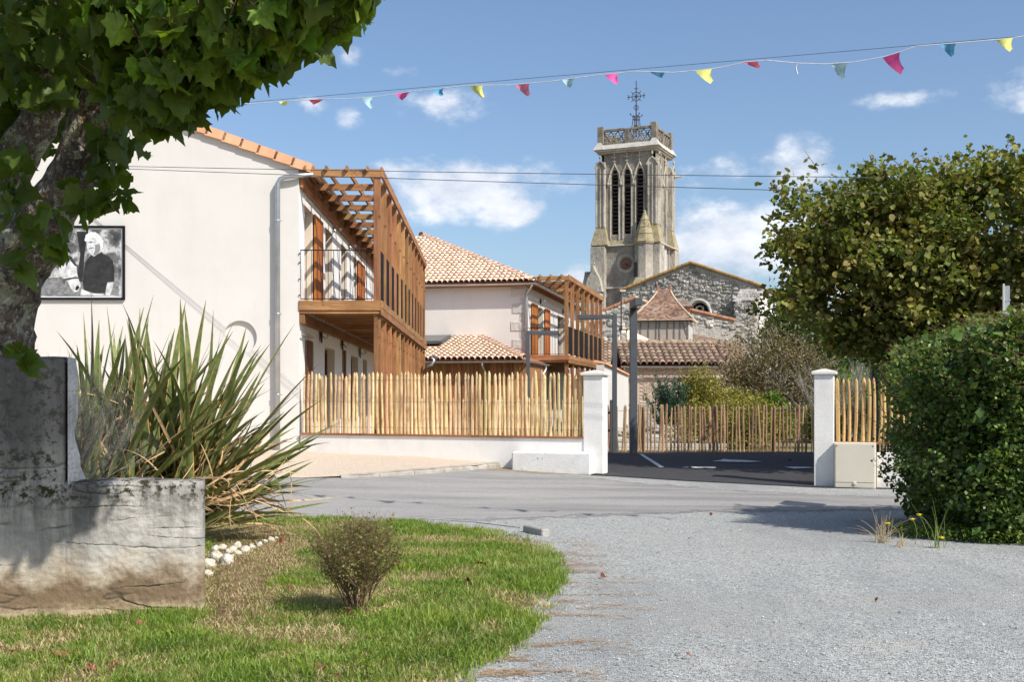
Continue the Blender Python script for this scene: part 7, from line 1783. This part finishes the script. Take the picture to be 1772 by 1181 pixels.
def clipped_hedge():
    t = thing('clipped_hedge', 'big dense rounded evergreen hedge at the right edge of the drive', 'hedge', (6.2, 13.2, 0))
    M_hedge_new = leafmat('young_hedge_leaf', [(.3, (.09, .15, .025)), (.6, (.15, .22, .04)), (.8, (.22, .28, .06))], scale=2.2, trans=.25, rough=.42, spec=.4, island=.4, hue=.02); M_red_stem = pm('reddish_stem', [(.3, (.15, .06, .05)), (.7, (.24, .11, .08))], 5, rough=.7, bump=0)
    g = np.random.default_rng(3); n = 84000
    cx, cy, rx, ry, rz_, z0 = 1.85, .2, 3.55, 1.6, 2.42, 0
    pw = 4.2; zc = 1.0; hz = 1.46
    u = g.uniform(-1, 1, (n, 3)) * np.array([rx, ry, hz]); f = g.random(n)
    u[f < .50, 1] = -ry; u[(f >= .50) & (f < .66), 0] = -rx; u[(f >= .66) & (f < .70), 0] = rx; u[f >= .70, 2] = hz
    d = u
    sc = (np.abs(d[:, 0] / rx) ** pw + np.abs(d[:, 1] / ry) ** pw + np.abs(d[:, 2] / hz) ** pw) ** (-1 / pw)
    x, y, z = (d * sc[:, None]).T
    foot = 1 - .10 * np.clip(1 - (z + zc) / .8, 0, 1) ** 1.6
    x, y = x * foot, y * foot
    lump = np.array([.12 * noise.noise(Vector((a * 1.1, b * 1.1, c * 1.1))) + .07 * noise.noise(Vector((a * 3.2, b * 3.2, c * 3.2))) for a, b, c in zip(x, y, z)])
    s = (1 + lump) * (1 - .16 * g.random(n) ** 2.0)
    pts = np.stack([x * s + cx, y * s + cy, z * (1 + lump * .5) + zc], 1); pts = pts[pts[:, 2] > .03]
    pts = pts[(pts[:, 1] < cy + 1.0)]
    hole = np.array([noise.noise(Vector((a * 1.9 + 5, b * 1.9, c * 1.9))) + .5 * noise.noise(Vector((a * 5, b * 5, c * 5))) for a, b, c in pts]); pts = pts[(hole < .38) | (g.random(len(pts)) < .2)]
    leaves('foliage', pts, .052, M_leaf_hedge, t, 'stuff', ('quad',), 5, up=-.35)
    top = pts[pts[:, 2] > 1.5]; sp_, bs, d = sprigs(top, g, 1300, .22, 10); leaves('top_shoots', sp_, .046, M_hedge_new, t, 'stuff', ('quad',), 6); sticks('shoot_stems', [(b, b + dd * .24, .003, .0015) for b, dd in zip(bs, d)], M_red_stem, t)
    side = pts[(pts[:, 0] < -.9) | (pts[:, 1] < -.6)]; sp_, bs, d = sprigs(side, g, 1500, .17, 8); leaves('side_shoots', sp_, .045, M_hedge_new, t, 'stuff', ('quad',), 7); sticks('shoot_stems', [(b, b + dd * .17, .0028, .0015) for b, dd in zip(bs[::3], d[::3])], M_red_stem, t)
    # dark inner body of twigs and shaded leaves
    inner = pts[g.choice(len(pts), 46000)].copy(); dv = inner - np.array([cx, cy, 1.0]); dv[:, 0] = np.sign(dv[:, 0]) * np.maximum(np.abs(dv[:, 0]) - 2.2, .0); dv /= np.linalg.norm(dv, axis=1)[:, None]; inner = inner - dv * g.uniform(.1, .7, (len(inner), 1)); inner[:, 2] = np.maximum(inner[:, 2], .05)
    leaves('inner_foliage', inner, .085, M_leaf_hedge, t, 'stuff', ('quad',), 8)
    rg = random.Random(5); segs = []
    for _ in range(26): branches((rg.uniform(-1.2, 3.2), rg.uniform(-.5, .9), 0), (rg.gauss(0, .3), rg.gauss(0, .3), 1), .85, .02, 2, rg, segs, .6)
    sticks('stems', segs, M_twig, t)
    nv = 26000; vol = g.uniform(-1, 1, (nv, 3)) * np.array([rx * .9, ry * .85, 1.1]) + np.array([cx, cy, 1.2]); leaves('shadow_fill_leaves', vol, .11, M_leaf_hedge, t, 'stuff', ('quad',), 18)  # unseen leaves added inside the hedge to make its cast shadow denser
    # a little wild sprig hanging out on the left
    m = []; rg = random.Random(8)
    for k in range(5):
        b = Vector((-1.75 + .1 * k, -.6 + .1 * k, .82 + .05 * k)); m.append((b, b + Vector((-.32, -.05, -.06 + .05 * k)), .005, .002))
    pts2 = np.array([tuple(Vector(a).lerp(Vector(b), rg.random()) + Vector((rg.gauss(0, .02), rg.gauss(0, .02), rg.gauss(0, .03)))) for a, b, _, _ in m for _ in range(26)])
    sticks('sprig', m, M_twig, t); leaves('sprig_leaves', pts2, .05, M_leaf_hedge, t, 'stuff', ('quad',), 9)
    return t
clipped_hedge()

def crown_tree(name, label, cat, base, trunk_h, trunk_r, blobs, leaf_s, mat, seed, n_sprig=500, kinds=('quad',), bark=None, inner=.25, group=None, sprig_len=.5, shell=.55, lump=.28, clump=.0, clump_n=60, clump_r=.4):
    t = thing(name, label, cat, base, 0, group); g = np.random.default_rng(seed); rg = random.Random(seed)
    pts = blob_pts([(*b[:6], int(b[6] * (1 - clump))) for b in blobs], seed, shell, lump)
    if clump:
        tot = sum(b[6] for b in blobs); per = clump_n; pts = np.concatenate([pts, clump_pts([(*b[:6], int(b[6] / 20)) for b in blobs], int(tot * clump / per), per, clump_r, seed)])
    leaves('crown', pts, leaf_s, mat, t, 'stuff', kinds, seed)
    if n_sprig:
        sp, bs, d = sprigs(pts, g, n_sprig, sprig_len, 10); leaves('outer_shoots', sp, leaf_s * .9, mat, t, 'stuff', kinds, seed + 1)
        sticks('shoots', [(b, b + dd * sprig_len * .9, .012, .004) for b, dd in zip(bs[:400], d[:400])], bark or M_bark2, t)
    if trunk_r:
        tr = MB(); tr.tube([(0, 0, -.05), (.04, .02, trunk_h * .35), (-.03, .05, trunk_h * .7), (0, 0, trunk_h)], [trunk_r * 1.25, trunk_r, trunk_r * .9, trunk_r * .8], 10, jit=.15); tr.build('trunk', bark or M_bark2, t, smooth=True)
        segs = []
        for _ in range(9): branches((0, 0, trunk_h * .9), (rg.gauss(0, .8), rg.gauss(0, .8), .5), max(b[5] for b in blobs) * .42, trunk_r * .5, 3, rg, segs, .55)
        sticks('limbs', segs, bark or M_bark2, t)
    return t
def vegetation():
    # right lime tree: crown over the fence and hedge
    o = (8.6, 22.3, 0)
    crown_tree('lime_tree', 'large broad lime tree with bronze-tinged leaves at the right behind the hedge', 'tree', o, 2.7, .22,
               [(0.8, 0, 4.25, 3.85, 2.6, 1.95, 26000), (-1.45, -.3, 3.8, 2.0, 2.0, 1.6, 8500), (-.2, 0, 3.0, 2.0, 1.8, 1.1, 5000), (1.6, -.4, 3.1, 2.8, 2.2, 1.3, 6000), (-.2, -.6, 4.7, 2.4, 1.8, 1.2, 6500), (-1.75, -.3, 4.75, 1.75, 1.5, 1.25, 5500), (2.2, -.2, 4.7, 3.0, 2.0, 1.5, 5500)],
               .112, M_leaf_tree, 11, 900, ('round', 'quad', 'quad'), sprig_len=.5, shell=.5, lump=.3, clump=.72, clump_n=82, clump_r=.42)
    # plants behind the car park fence
    def at(px, Y): return (px - 886) / F * Y
    crown_tree('brown_shrub', 'large brownish grey-twigged shrub in the middle behind the car park fence', 'shrub', (at(1335, 37), 37, .2), 1.3, .09,
               [(0, 0, 2.15, 1.8, 1.3, 1.6, 9500), (-1.0, -.3, 1.6, 1.0, .9, 1.3, 3000), (1.1, 0, 1.9, 1.15, 1.0, 1.3, 3200), (.2, -.3, 1.2, 1.9, 1.2, 1.2, 6000)], .07, M_leaf_brown, 21, 700, bark=M_twig_grey, sprig_len=.4, shell=.2, lump=.35)
    crown_tree('yellow_shrub', 'yellow-green leafy shrub right of the small conifer behind the fence', 'shrub', (at(1215, 32.5), 32.5, .2), .7, .05,
               [(0, 0, 1.15, .78, .6, 1.05, 9000), (.9, 0, .85, 1.0, .6, .85, 8000), (-.2, 0, 1.5, .5, .4, .6, 2500)], .055, M_leaf_yellow, 22, 260, sprig_len=.3, shell=.2, lump=.3)
    crown_tree('yellow_shrub', 'low pale yellow-green shrub seen through the right half of the back fence', 'shrub', (at(1290, 29.9), 29.9, .2), .4, .04,
               [(0, 0, .7, 1.3, .5, .75, 8000), (-1.2, .1, .6, .8, .4, .7, 3500)], .05, M_leaf_yellow, 27, 100, sprig_len=.25, shell=.2)
    t = thing('conifer', 'small blue-green feathery conifer left of the yellow shrub', 'conifer', (at(1158, 32), 32, .2)); g = np.random.default_rng(4); P_ = []
    for k in range(90):
        b = np.array([g.normal(0, .06), g.normal(0, .06), g.uniform(.1, .9)]); a = g.uniform(0, 6.28); q = g.uniform(.15, .7); d = np.array([math.cos(a) * q, math.sin(a) * q, 1.0]); d /= np.linalg.norm(d); L = g.uniform(.6, 1.1) * (1.5 - b[2] * .35)
        s = g.random(100)[:, None]; P_.append(b + d * s * L + g.normal(0, .035, (100, 3)) * (1.3 - s))
    leaves('foliage', np.concatenate(P_), .09, M_leaf_conifer, t, 'stuff', ('thin',), 3, up=1.2); MB().tube([(0, 0, 0), (0, 0, 1.2)], .03, 6).build('trunk', M_bark2, t)
    crown_tree('laurel_tree', 'dark green laurel tree behind the brown shrub and left of the lime tree', 'tree', (at(1400, 58), 58, .2), 3.0, .15,
               [(0, 0, 4.1, 2.1, 1.6, 1.9, 7000), (-1.3, 0, 4.3, 1.2, 1.0, 1.6, 2600), (1.8, 0, 3.6, 1.5, 1.2, 1.6, 3600)], .15, M_leaf_laurel, 23, 500, sprig_len=.6)
    crown_tree('leafy_bush', 'bright green bushy undergrowth left of the hedge behind the right gate pillar', 'shrub', (at(1475, 34), 34, .1), .9, .05,
               [(0, 0, 1.2, .9, .8, 1.1, 3500), (1.2, .4, 1.5, 1.2, .8, 1.3, 3200), (-.9, .3, .7, .7, .5, .7, 1600)], .09, M_leaf_bright, 24, 200, sprig_len=.35, shell=.3)
    crown_tree('leafy_bush', 'dark green background thicket seen between the brown shrub and the hedge', 'shrub', (at(1530, 46), 46, .2), 1.5, .1,
               [(0, 0, 2.1, 3.0, 1.5, 2.0, 8000), (3.4, 0, 2.6, 3.0, 1.5, 2.4, 7000), (7.5, 0, 2.4, 3.0, 1.5, 2.4, 5000)], .13, M_leaf_laurel, 25, 300, shell=.3)
    crown_tree('leafy_bush', 'small bright green vine bush low behind the back fence', 'shrub', (at(1338, 31), 31, .2), .5, .03,
               [(0, 0, 1.15, .3, .3, .42, 500), (.2, 0, .7, .35, .3, .4, 500)], .10, M_leaf_bright, 26, 40, sprig_len=.2)
    twig_bush('bare_sapling', 'leafless pale grey sapling between the right gate pillar and the lime tree', 'sapling', (at(1450, 30), 30, .1), 1.9, .3, 3, M_twig_grey, M_leaf_brown, 60, .05, 12, .45, .022, depth=4)
    # dark band of foliage at the left behind the house and far trees
    # low retaining wall and dry ground bits behind the fence
    w = thing('garden_wall', 'low pale concrete kerb wall behind the car park picket fence', 'wall', (2.3, 29.9, 0))
    MB().cbox(0, 2.4, 0, .15, 0, .52, .01).build('wall', M_mortar, w); MB().cbox(0, 3.2, -.3, -.1, 0, .40, .01).build('kerb', M_stone_white, w)
    rk = thing('rockery', 'grey stone retaining wall behind the back fence left of the shrubs', 'wall', (3.1, 31.0, 0)); lm = MB(); MB().box(0, 2.2, .05, .3, 0, .85).build('wall', M_mortar, rk)
    stone_lumps(lm, lambda a, b, d: (a, .05 + d, b), lambda a, b: b < .85 - .1 * math.sin(a * 2), (0, 2.2, .2, 1.0, .3), .08, 44); lm.build('rubble_stones', M_rubble, rk, kind='stuff')
vegetation()

# galvanised sign post standing in the hedge
def sign_post():
    x, Y = (1742 - 886) / F * 14.6, 14.6; t = thing('sign_post', 'galvanised steel sign post seen edge on, rising out of the hedge top', 'post', (x, Y, 0), -R(22.5)); zt = CAMZ + (694 - 495) / F * Y
    MB().cbox(-.02, .035, -.02, .02, 0, zt, .004).build('post', M_zinc, t); MB().cbox(-.048, -.026, -.30, .25, zt - .62, zt + .0, .003).build('sign_plate', pm('sign_edge', [(.3, (.7, .68, .62)), (.7, (.78, .76, .7))], 4, rough=.5, bump=0), t)
    for z in (zt - .19, zt - .5): MB().box(-.024, .045, -.028, .028, z, z + .02).build('bracket', M_zinc, t)
sign_post()

def plane_tree():
    t = thing('plane_tree', 'big lichen-covered plane tree with large lobed leaves framing the upper left', 'tree', (-3.45, 8.25, 0))
    o = Vector(t.location)
    def Q(px, py, Y): return P(px, py, Y) - o
    tr = MB(); tp = [(0, 900, 8.35, .30), (-25, 720, 8.35, .28), (-15, 620, 8.3, .265), (-5, 560, 8.25, .255), (7, 500, 8.2, .245), (30, 445, 8.15, .225), (66, 400, 8.1, .20), (100, 350, 8.05, .175), (124, 300, 8.0, .155), (144, 250, 7.95, .155), (162, 205, 7.9, .155), (179, 150, 7.85, .13), (188, 90, 7.8, .115), (192, 30, 7.8, .11), (196, -60, 7.7, .10), (205, -200, 7.5, .09)]
    # resample for a knobbly outline
    pts, rad = [], []
    for (a, b) in zip(tp, tp[1:]):
        for k in range(5):
            f = k / 5; pts.append(Q(lerp(a[0], b[0], f), lerp(a[1], b[1], f), lerp(a[2], b[2], f))); rad.append(lerp(a[3], b[3], f))
    tr.tube(pts, rad, 28, jit=.26, seed=3)
    for px, py, Y, r_ in ((126, 310, 7.83, .065), (132, 265, 7.80, .06), (205, 215, 7.9, .085), (222, 205, 7.9, .06), (160, 170, 7.72, .05), (10, 400, 8.15, .12), (58, 490, 8.05, .05)):
        c = Q(px, py, Y); vs = []; n = 8
        for i in range(7):
            ph = math.pi * i / 6
            for k in range(n):
                a = 2 * math.pi * k / n; q = r_ * (1 + .3 * noise.noise(Vector((i, k, px))))
                vs.append(c + Vector((math.sin(ph) * math.cos(a), math.sin(ph) * math.sin(a), math.cos(ph))) * q)
        tr.add(vs, [(i * n + k, i * n + (k + 1) % n, (i + 1) * n + (k + 1) % n, (i + 1) * n + k) for i in range(6) for k in range(n)])
    tr.build('trunk', M_bark, t, smooth=True, fix=False)
    def limb(lst, seed, mat=M_bark):
        m = MB(); pts, rad = [], []
        for (a, b) in zip(lst, lst[1:]):
            for k in range(4): f = k / 4; pts.append(Q(lerp(a[0], b[0], f), lerp(a[1], b[1], f), lerp(a[2], b[2], f))); rad.append(lerp(a[3], b[3], f))
        m.tube(pts, rad, 16, jit=.28, seed=seed); m.build('limb', mat, t, smooth=True, fix=False)
    limb([(70, 440, 8.3, .10), (20, 400, 8.3, .16), (-60, 330, 8.4, .17), (-160, 240, 8.5, .15)], 4)
    limb([(-80, 480, 8.9, .15), (-25, 380, 8.8, .15), (15, 300, 8.7, .15), (55, 230, 8.6, .14), (90, 160, 8.5, .12), (118, 80, 8.1, .11), (125, -40, 8, .09)], 5)
    limb([(165, 215, 7.9, .12), (210, 205, 7.8, .10), (240, 160, 7.6, .07), (275, 95, 7.4, .055), (320, 30, 7.2, .045), (350, -60, 7, .04)], 6)
    limb([(196, 0, 7.8, .10), (300, -80, 7.3, .08), (450, -110, 6.9, .05), (640, -60, 6.6, .03)], 7)
    limb([(188, 60, 7.8, .07), (260, 40, 7.4, .05), (380, 60, 7.1, .035), (470, 30, 6.9, .02)], 8)
    rg = random.Random(3); segs = []
    blobs_px = [  # px, py, rpx, rpy, Y, ry, n  visible masses
        (60, 40, 170, 110, 8.6, .7, 380), (70, 30, 120, 90, 7.4, .6, 150), (260, 50, 110, 95, 6.7, .7, 330), (370, 45, 110, 72, 6.35, .55, 300), (480, 18, 112, 56, 6.1, .5, 185), (585, -16, 66, 34, 5.9, .35, 75),
        (330, 118, 92, 40, 6.4, .4, 130), (250, 160, 72, 42, 6.6, .4, 150), (300, 160, 40, 34, 6.5, .3, 60), (60, 190, 85, 80, 8.9, .3, 90), (235, 140, 45, 45, 7.4, .3, 40), (165, 150, 60, 50, 8.7, .3, 40), (60, 150, 60, 40, 7.4, .3, 26), (440, 80, 70, 36, 6.2, .4, 50),
        (-60, 250, 90, 110, 8.9, .4, 100), (205, 240, 42, 24, 7.6, .3, 20), (190, 290, 28, 24, 7.7, .25, 12), (190, 345, 34, 26, 7.7, .25, 16), (150, 350, 30, 30, 7.4, .15, 7),
        (30, 265, 30, 30, 7.3, .2, 8), (20, 320, 34, 26, 7.3, .2, 9), (95, 372, 30, 12, 7.3, .15, 7), (42, 385, 16, 14, 7.6, .2, 6), (100, 415, 22, 16, 7.4, .15, 6), (8, 440, 20, 26, 7.4, .2, 6), (25, 610, 28, 18, 7.4, .15, 7), (150, 420, 14, 26, 7.6, .1, 4)]
    g = np.random.default_rng(9); pts = []
    for px, py, rx, ry_, Y, dy, n in blobs_px:
        c = np.array(Q(px, py, Y)); s = Y / F
        d = g.normal(size=(n, 3)); d /= np.linalg.norm(d, axis=1)[:, None]; d *= (g.random((n, 1)) ** .38)
        pts.append(c + d * np.array([rx * s, dy, ry_ * s]))
    # canopy above and beside the frame that shades what is in view
    for cx, cy, cz, rx, ry_, rz_, n in ((-3.0, 7.4, 5.4, 2.6, 1.6, 1.0, 620), (-1.6, 6.2, 4.6, 1.5, 1.0, .75, 420), (-5.2, 8.6, 4.3, 1.8, 1.5, 1.6, 700), (-1.1, 5.8, 4.3, 1.1, .8, .5, 200)):
        d = g.normal(size=(n, 3)); d /= np.linalg.norm(d, axis=1)[:, None]; d *= (g.random((n, 1)) ** .4)
        q = np.array([cx, cy, cz]) - np.array(o) + d * np.array([rx, ry_, rz_]); w = q + np.array(o)
        pts.append(q[(w[:, 2] > CAMZ + 720 / F * w[:, 1]) | (w[:, 0] < -.46 * w[:, 1])])
    allp = np.concatenate(pts)
    _w = allp + np.array(o); _x = _w[:, 0] / _w[:, 1] * F + 886; _y = 694 - (_w[:, 2] - CAMZ) / _w[:, 1] * F
    allp = allp[~((_x > 112) & (_x < 235) & (_y > 372) & (_y < 600))]
    # the 300 that show largest are leaves of their own: nearest in view
    w = allp + np.array(o); vx = w[:, 0] / w[:, 1] * F + 886; vy = 694 - (w[:, 2] - CAMZ) / w[:, 1] * F
    vis = (vx > -10) & (vy > -10); score = np.where(vis, w[:, 1], 99.); order = np.argsort(score); near = order[:300]
    rest = np.ones(len(allp), bool); rest[near] = False
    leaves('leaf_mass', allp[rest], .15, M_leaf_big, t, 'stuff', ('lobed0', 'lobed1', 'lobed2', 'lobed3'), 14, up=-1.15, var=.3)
    lm = []
    for k in range(4):
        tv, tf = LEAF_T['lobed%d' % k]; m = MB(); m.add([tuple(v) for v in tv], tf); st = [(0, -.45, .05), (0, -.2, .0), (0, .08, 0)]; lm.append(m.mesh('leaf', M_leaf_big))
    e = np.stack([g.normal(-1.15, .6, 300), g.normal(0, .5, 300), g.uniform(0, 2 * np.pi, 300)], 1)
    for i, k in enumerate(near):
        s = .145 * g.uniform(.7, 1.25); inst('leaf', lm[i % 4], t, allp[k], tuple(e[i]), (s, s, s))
    # leaf stalks and thin shoots
    q = allp[vis & (g.random(len(allp)) < .45)]
    for p in q:
        p = Vector(p); segs.append((p, p + Vector((g.normal(-.05, .06), g.normal(.03, .05), abs(g.normal(.08, .05)))), .0022, .0035))
    sticks('stalks', segs, pm('red_stalk', [(.3, (.16, .07, .04)), (.7, (.2, .12, .05))], 4, rough=.7, bump=0), t)
plane_tree()

# ================================================================== SMALL THINGS
def small():
    M_rock = pm('white_limestone', [(.3, (.42, .37, .29)), (.5, (.62, .57, .47)), (.75, (.74, .70, .61))], 14, rough=1, bump=1.0, bscale=26, bdist=.03, second=(18, .6, .7, (.34, .27, .18), .8))
    r = random.Random(4)
    spots = [(362, 975, 26), (375, 962, 24), (392, 968, 30), (372, 950, 17), (385, 947, 16), (402, 951, 18), (412, 957, 15), (395, 955, 14), (410, 944, 17), (424, 951, 18), (436, 947, 15), (448, 943, 14), (458, 938, 13), (470, 934, 14), (478, 931, 10), (360, 992, 18)]
    ORD = 'first second third fourth fifth sixth seventh eighth ninth tenth eleventh twelfth thirteenth fourteenth fifteenth sixteenth seventeenth eighteenth'.split()
    for i, (px, py, s) in enumerate(sorted(spots)):
        g = GP(px, py + s * .4); rad = s / 2 / F * g.y * 1.0; vs = []; n = 12
        for a in range(9):
            ph = math.pi * a / 8
            for k in range(n):
                t = 2 * math.pi * k / n; d = Vector((math.sin(ph) * math.cos(t), math.sin(ph) * math.sin(t), math.cos(ph) * .8))
                vs.append(d * rad * (1 + .35 * noise.noise(d * 2.2 + Vector((i * 3, 0, 0))) + .22 * noise.noise(d * 5 + Vector((i, 7, 0)))))
        m = MB().add(vs, [(a * n + k, a * n + (k + 1) % n, (a + 1) * n + (k + 1) % n, (a + 1) * n + k) for a in range(8) for k in range(n)])
        o = m.build('white_stone', M_rock, smooth=True); o.location = (g.x, g.y, rad * .55); o.rotation_euler = (r.uniform(0, 1), r.uniform(0, 1), r.uniform(0, 6))
        tag(o, 'rough white limestone lump, %s from the wall end in its curved row' % ORD[i], 'stone', 'white edging stones by the flax plant')
    # dead leaves
    ML = pm('dead_leaf', [(.3, (.14, .05, .03)), (.6, (.25, .10, .06)), (.8, (.33, .17, .10))], 8, rough=.8, bump=.2, objrand=.3)
    ms = []
    for k in range(3):
        tv, tf = lobed(k + 20, .9); q = [(x, y, z * 2.2 + .35 * math.sin(5 * x + k) * abs(x) + .25) for x, y, z in tv]; ms.append(MB().add(q, tf).mesh('dead_leaf', ML))
    for li, (px, py, s) in enumerate(sorted(((488, 946, 26), (838, 984, 22), (808, 1016, 30), (888, 1020, 22), (542, 1166, 26), (582, 1178, 16), (735, 988, 12), (598, 1072, 30), (108, 1142, 30), (245, 1090, 26), (300, 1108, 24), (30, 1132, 30), (60, 1140, 24), (205, 1160, 22), (150, 1165, 22), (320, 1148, 16), (495, 1026, 20), (610, 1076, 20)))):
        g = GP(px, py); sz = s / F * g.y * .95; o = inst('dead_leaf', r.choice(ms), None, (g.x, g.y, .02), (r.gauss(0, .35), r.gauss(0, .35), r.uniform(0, 6)), (sz, sz, sz)); tag(o, 'curled reddish-brown dead leaf on the lawn, %s from the left' % ORD[li], 'dead leaf', 'dead leaves on the lawn')
    for li, (px, py, s) in enumerate(sorted(((1100, 800, 7), (1063, 812, 6), (1365, 800, 9), (1398, 800, 7), (1297, 814, 5), (1188, 1144, 14), (1520, 1044, 12), (1040, 1003, 12), (1138, 965, 9), (1232, 893, 8), (1194, 938, 8)))):
        g = GP(px, py); sz = .75 * s / F * g.y; o = inst('dead_leaf', r.choice(ms), None, (g.x, g.y, g.z + .03), (r.gauss(0, .3), r.gauss(0, .3), r.uniform(0, 6)), (sz, sz, sz)); tag(o, 'tiny orange-brown dead leaf on tarmac or gravel, %s from the left' % ORD[li], 'dead leaf', 'dead leaves on the paving')
    # weeds and yellow flowers at the foot of the hedge
    MY = pm('yellow_flower', [(.3, (.75, .52, .02)), (.7, (.85, .65, .03))], 5, rough=.7, bump=0); MS = pm('green_stem', [(.3, (.12, .17, .04)), (.7, (.2, .25, .07))], 5, rough=.7, bump=0)
    for lab, px, py, bx, by_ in (('yellow flower on a long stem, tallest of those in front of the hedge', 1591, 892, 1618, 935), ('yellow flower leaning over the shadow left of the hedge foot', 1537, 907, 1560, 935), ('small yellow flower half hidden in the hedge foot', 1579, 900, 1584, 940), ('low yellow flower close to the gravel in front of the hedge', 1630, 932, 1634, 948)):
        b = GP(bx, by_ + 3); h = P(px, py, b.y); t = thing('yellow_flower', lab, 'flower', b); d = h - b
        MB().tube([(0, 0, 0), d * .4 + Vector((.03, 0, .02)), d * .75 + Vector((.02, 0, .02)), d], .0035, 5).build('stem', MS, t)
        f = MB()
        for k in range(10):
            a = k * .628; f.add([d, d + Vector((math.cos(a - .25) * .028, math.sin(a - .25) * .028, .006)), d + Vector((math.cos(a) * .036, math.sin(a) * .036, .010)), d + Vector((math.cos(a + .25) * .028, math.sin(a + .25) * .028, .006))], [(0, 1, 2, 3)])
        f.lathe([(.012, d.z - .008), (.02, d.z + .004), (.008, d.z + .014)], (d.x, d.y), 8); f.build('flower_head', MY, t)
    g = np.random.default_rng(6)
    def tuft(label, px, py, n, L, mat, sp=.25, droop=.5):
        b = GP(px, py); t = thing('grass_tuft', label, 'grass tuft', b); segs = []
        for _ in range(n):
            a = g.uniform(0, 6.28); q = abs(g.normal(0, sp)); l = L * g.uniform(.5, 1.1); p = Vector((g.normal(0, .03), g.normal(0, .03), 0)); d = Vector((math.cos(a) * q, math.sin(a) * q, 1)).normalized()
            for k in range(4): e = p + d * l / 4; segs.append((p, e, .0035 * (1 - k / 5), .0035 * (1 - (k + 1) / 5))); p = e; d = (d + Vector((math.cos(a), math.sin(a), -.3)) * q * droop).normalized()
        sticks('stalks', segs, mat, t)
    MD = pm('dry_stalk', [(.3, (.38, .29, .15)), (.7, (.55, .45, .27))], 5, rough=.8, bump=0)
    tuft('dry pale grass tuft standing in the hedge shadow', 1527, 941, 34, .40, MD, .5); tuft('small dry grass tuft at the gravel edge right of the first tuft', 1560, 948, 22, .16, MD, .4)
    tuft('thin upright green-brown grass stalks in front of the hedge', 1625, 950, 12, .5, MS, .25); tuft('dry stalks sticking up behind the shrub top on the lawn', 622, 935, 20, .28, MD, .3)
    tuft('single tall weed in front of the rough wall', 180, 1098, 5, .24, MS, .12); tuft('small weed left of the wall corner', 205, 1100, 9, .10, MS, .7); tuft('short grass tuft beside the white stones', 440, 930, 40, .12, MD, .8)
    # low ground cover along the hedge foot
    n = 5200; x = g.uniform(4.25, 7.2, n); yb = np.interp(x, [4.2, 4.9, 5.6, 6.4, 7.2], [12.6, 12.0, 11.75, 11.6, 11.5]); y = yb + g.random(n) ** 1.2 * .75; z = .02 + g.random(n) * .13
    o = leaves('ground_cover', np.stack([x, y, z], 1), .035, leafmat('weed_leaf', [(.3, (.06, .11, .015)), (.7, (.14, .2, .03))], scale=3), None, 'stuff', ('quad',), 3); o['label'] = 'low green weeds along the foot of the hedge'; o['category'] = 'weeds'
    n = 3000; x = g.uniform(5.9, 7.2, n); y = g.uniform(11.1, 11.9, n) - (x - 5.9) * .15; z = .01 + g.random(n) * .05
    o = leaves('dry_litter', np.stack([x, y, z], 1), .05, leafmat('litter', [(.3, (.2, .12, .06)), (.7, (.42, .3, .17))], scale=3, trans=.05), None, 'stuff', ('thin',), 4); o['label'] = 'dry leaf litter at the right end of the hedge foot'; o['category'] = 'leaf litter'
small()
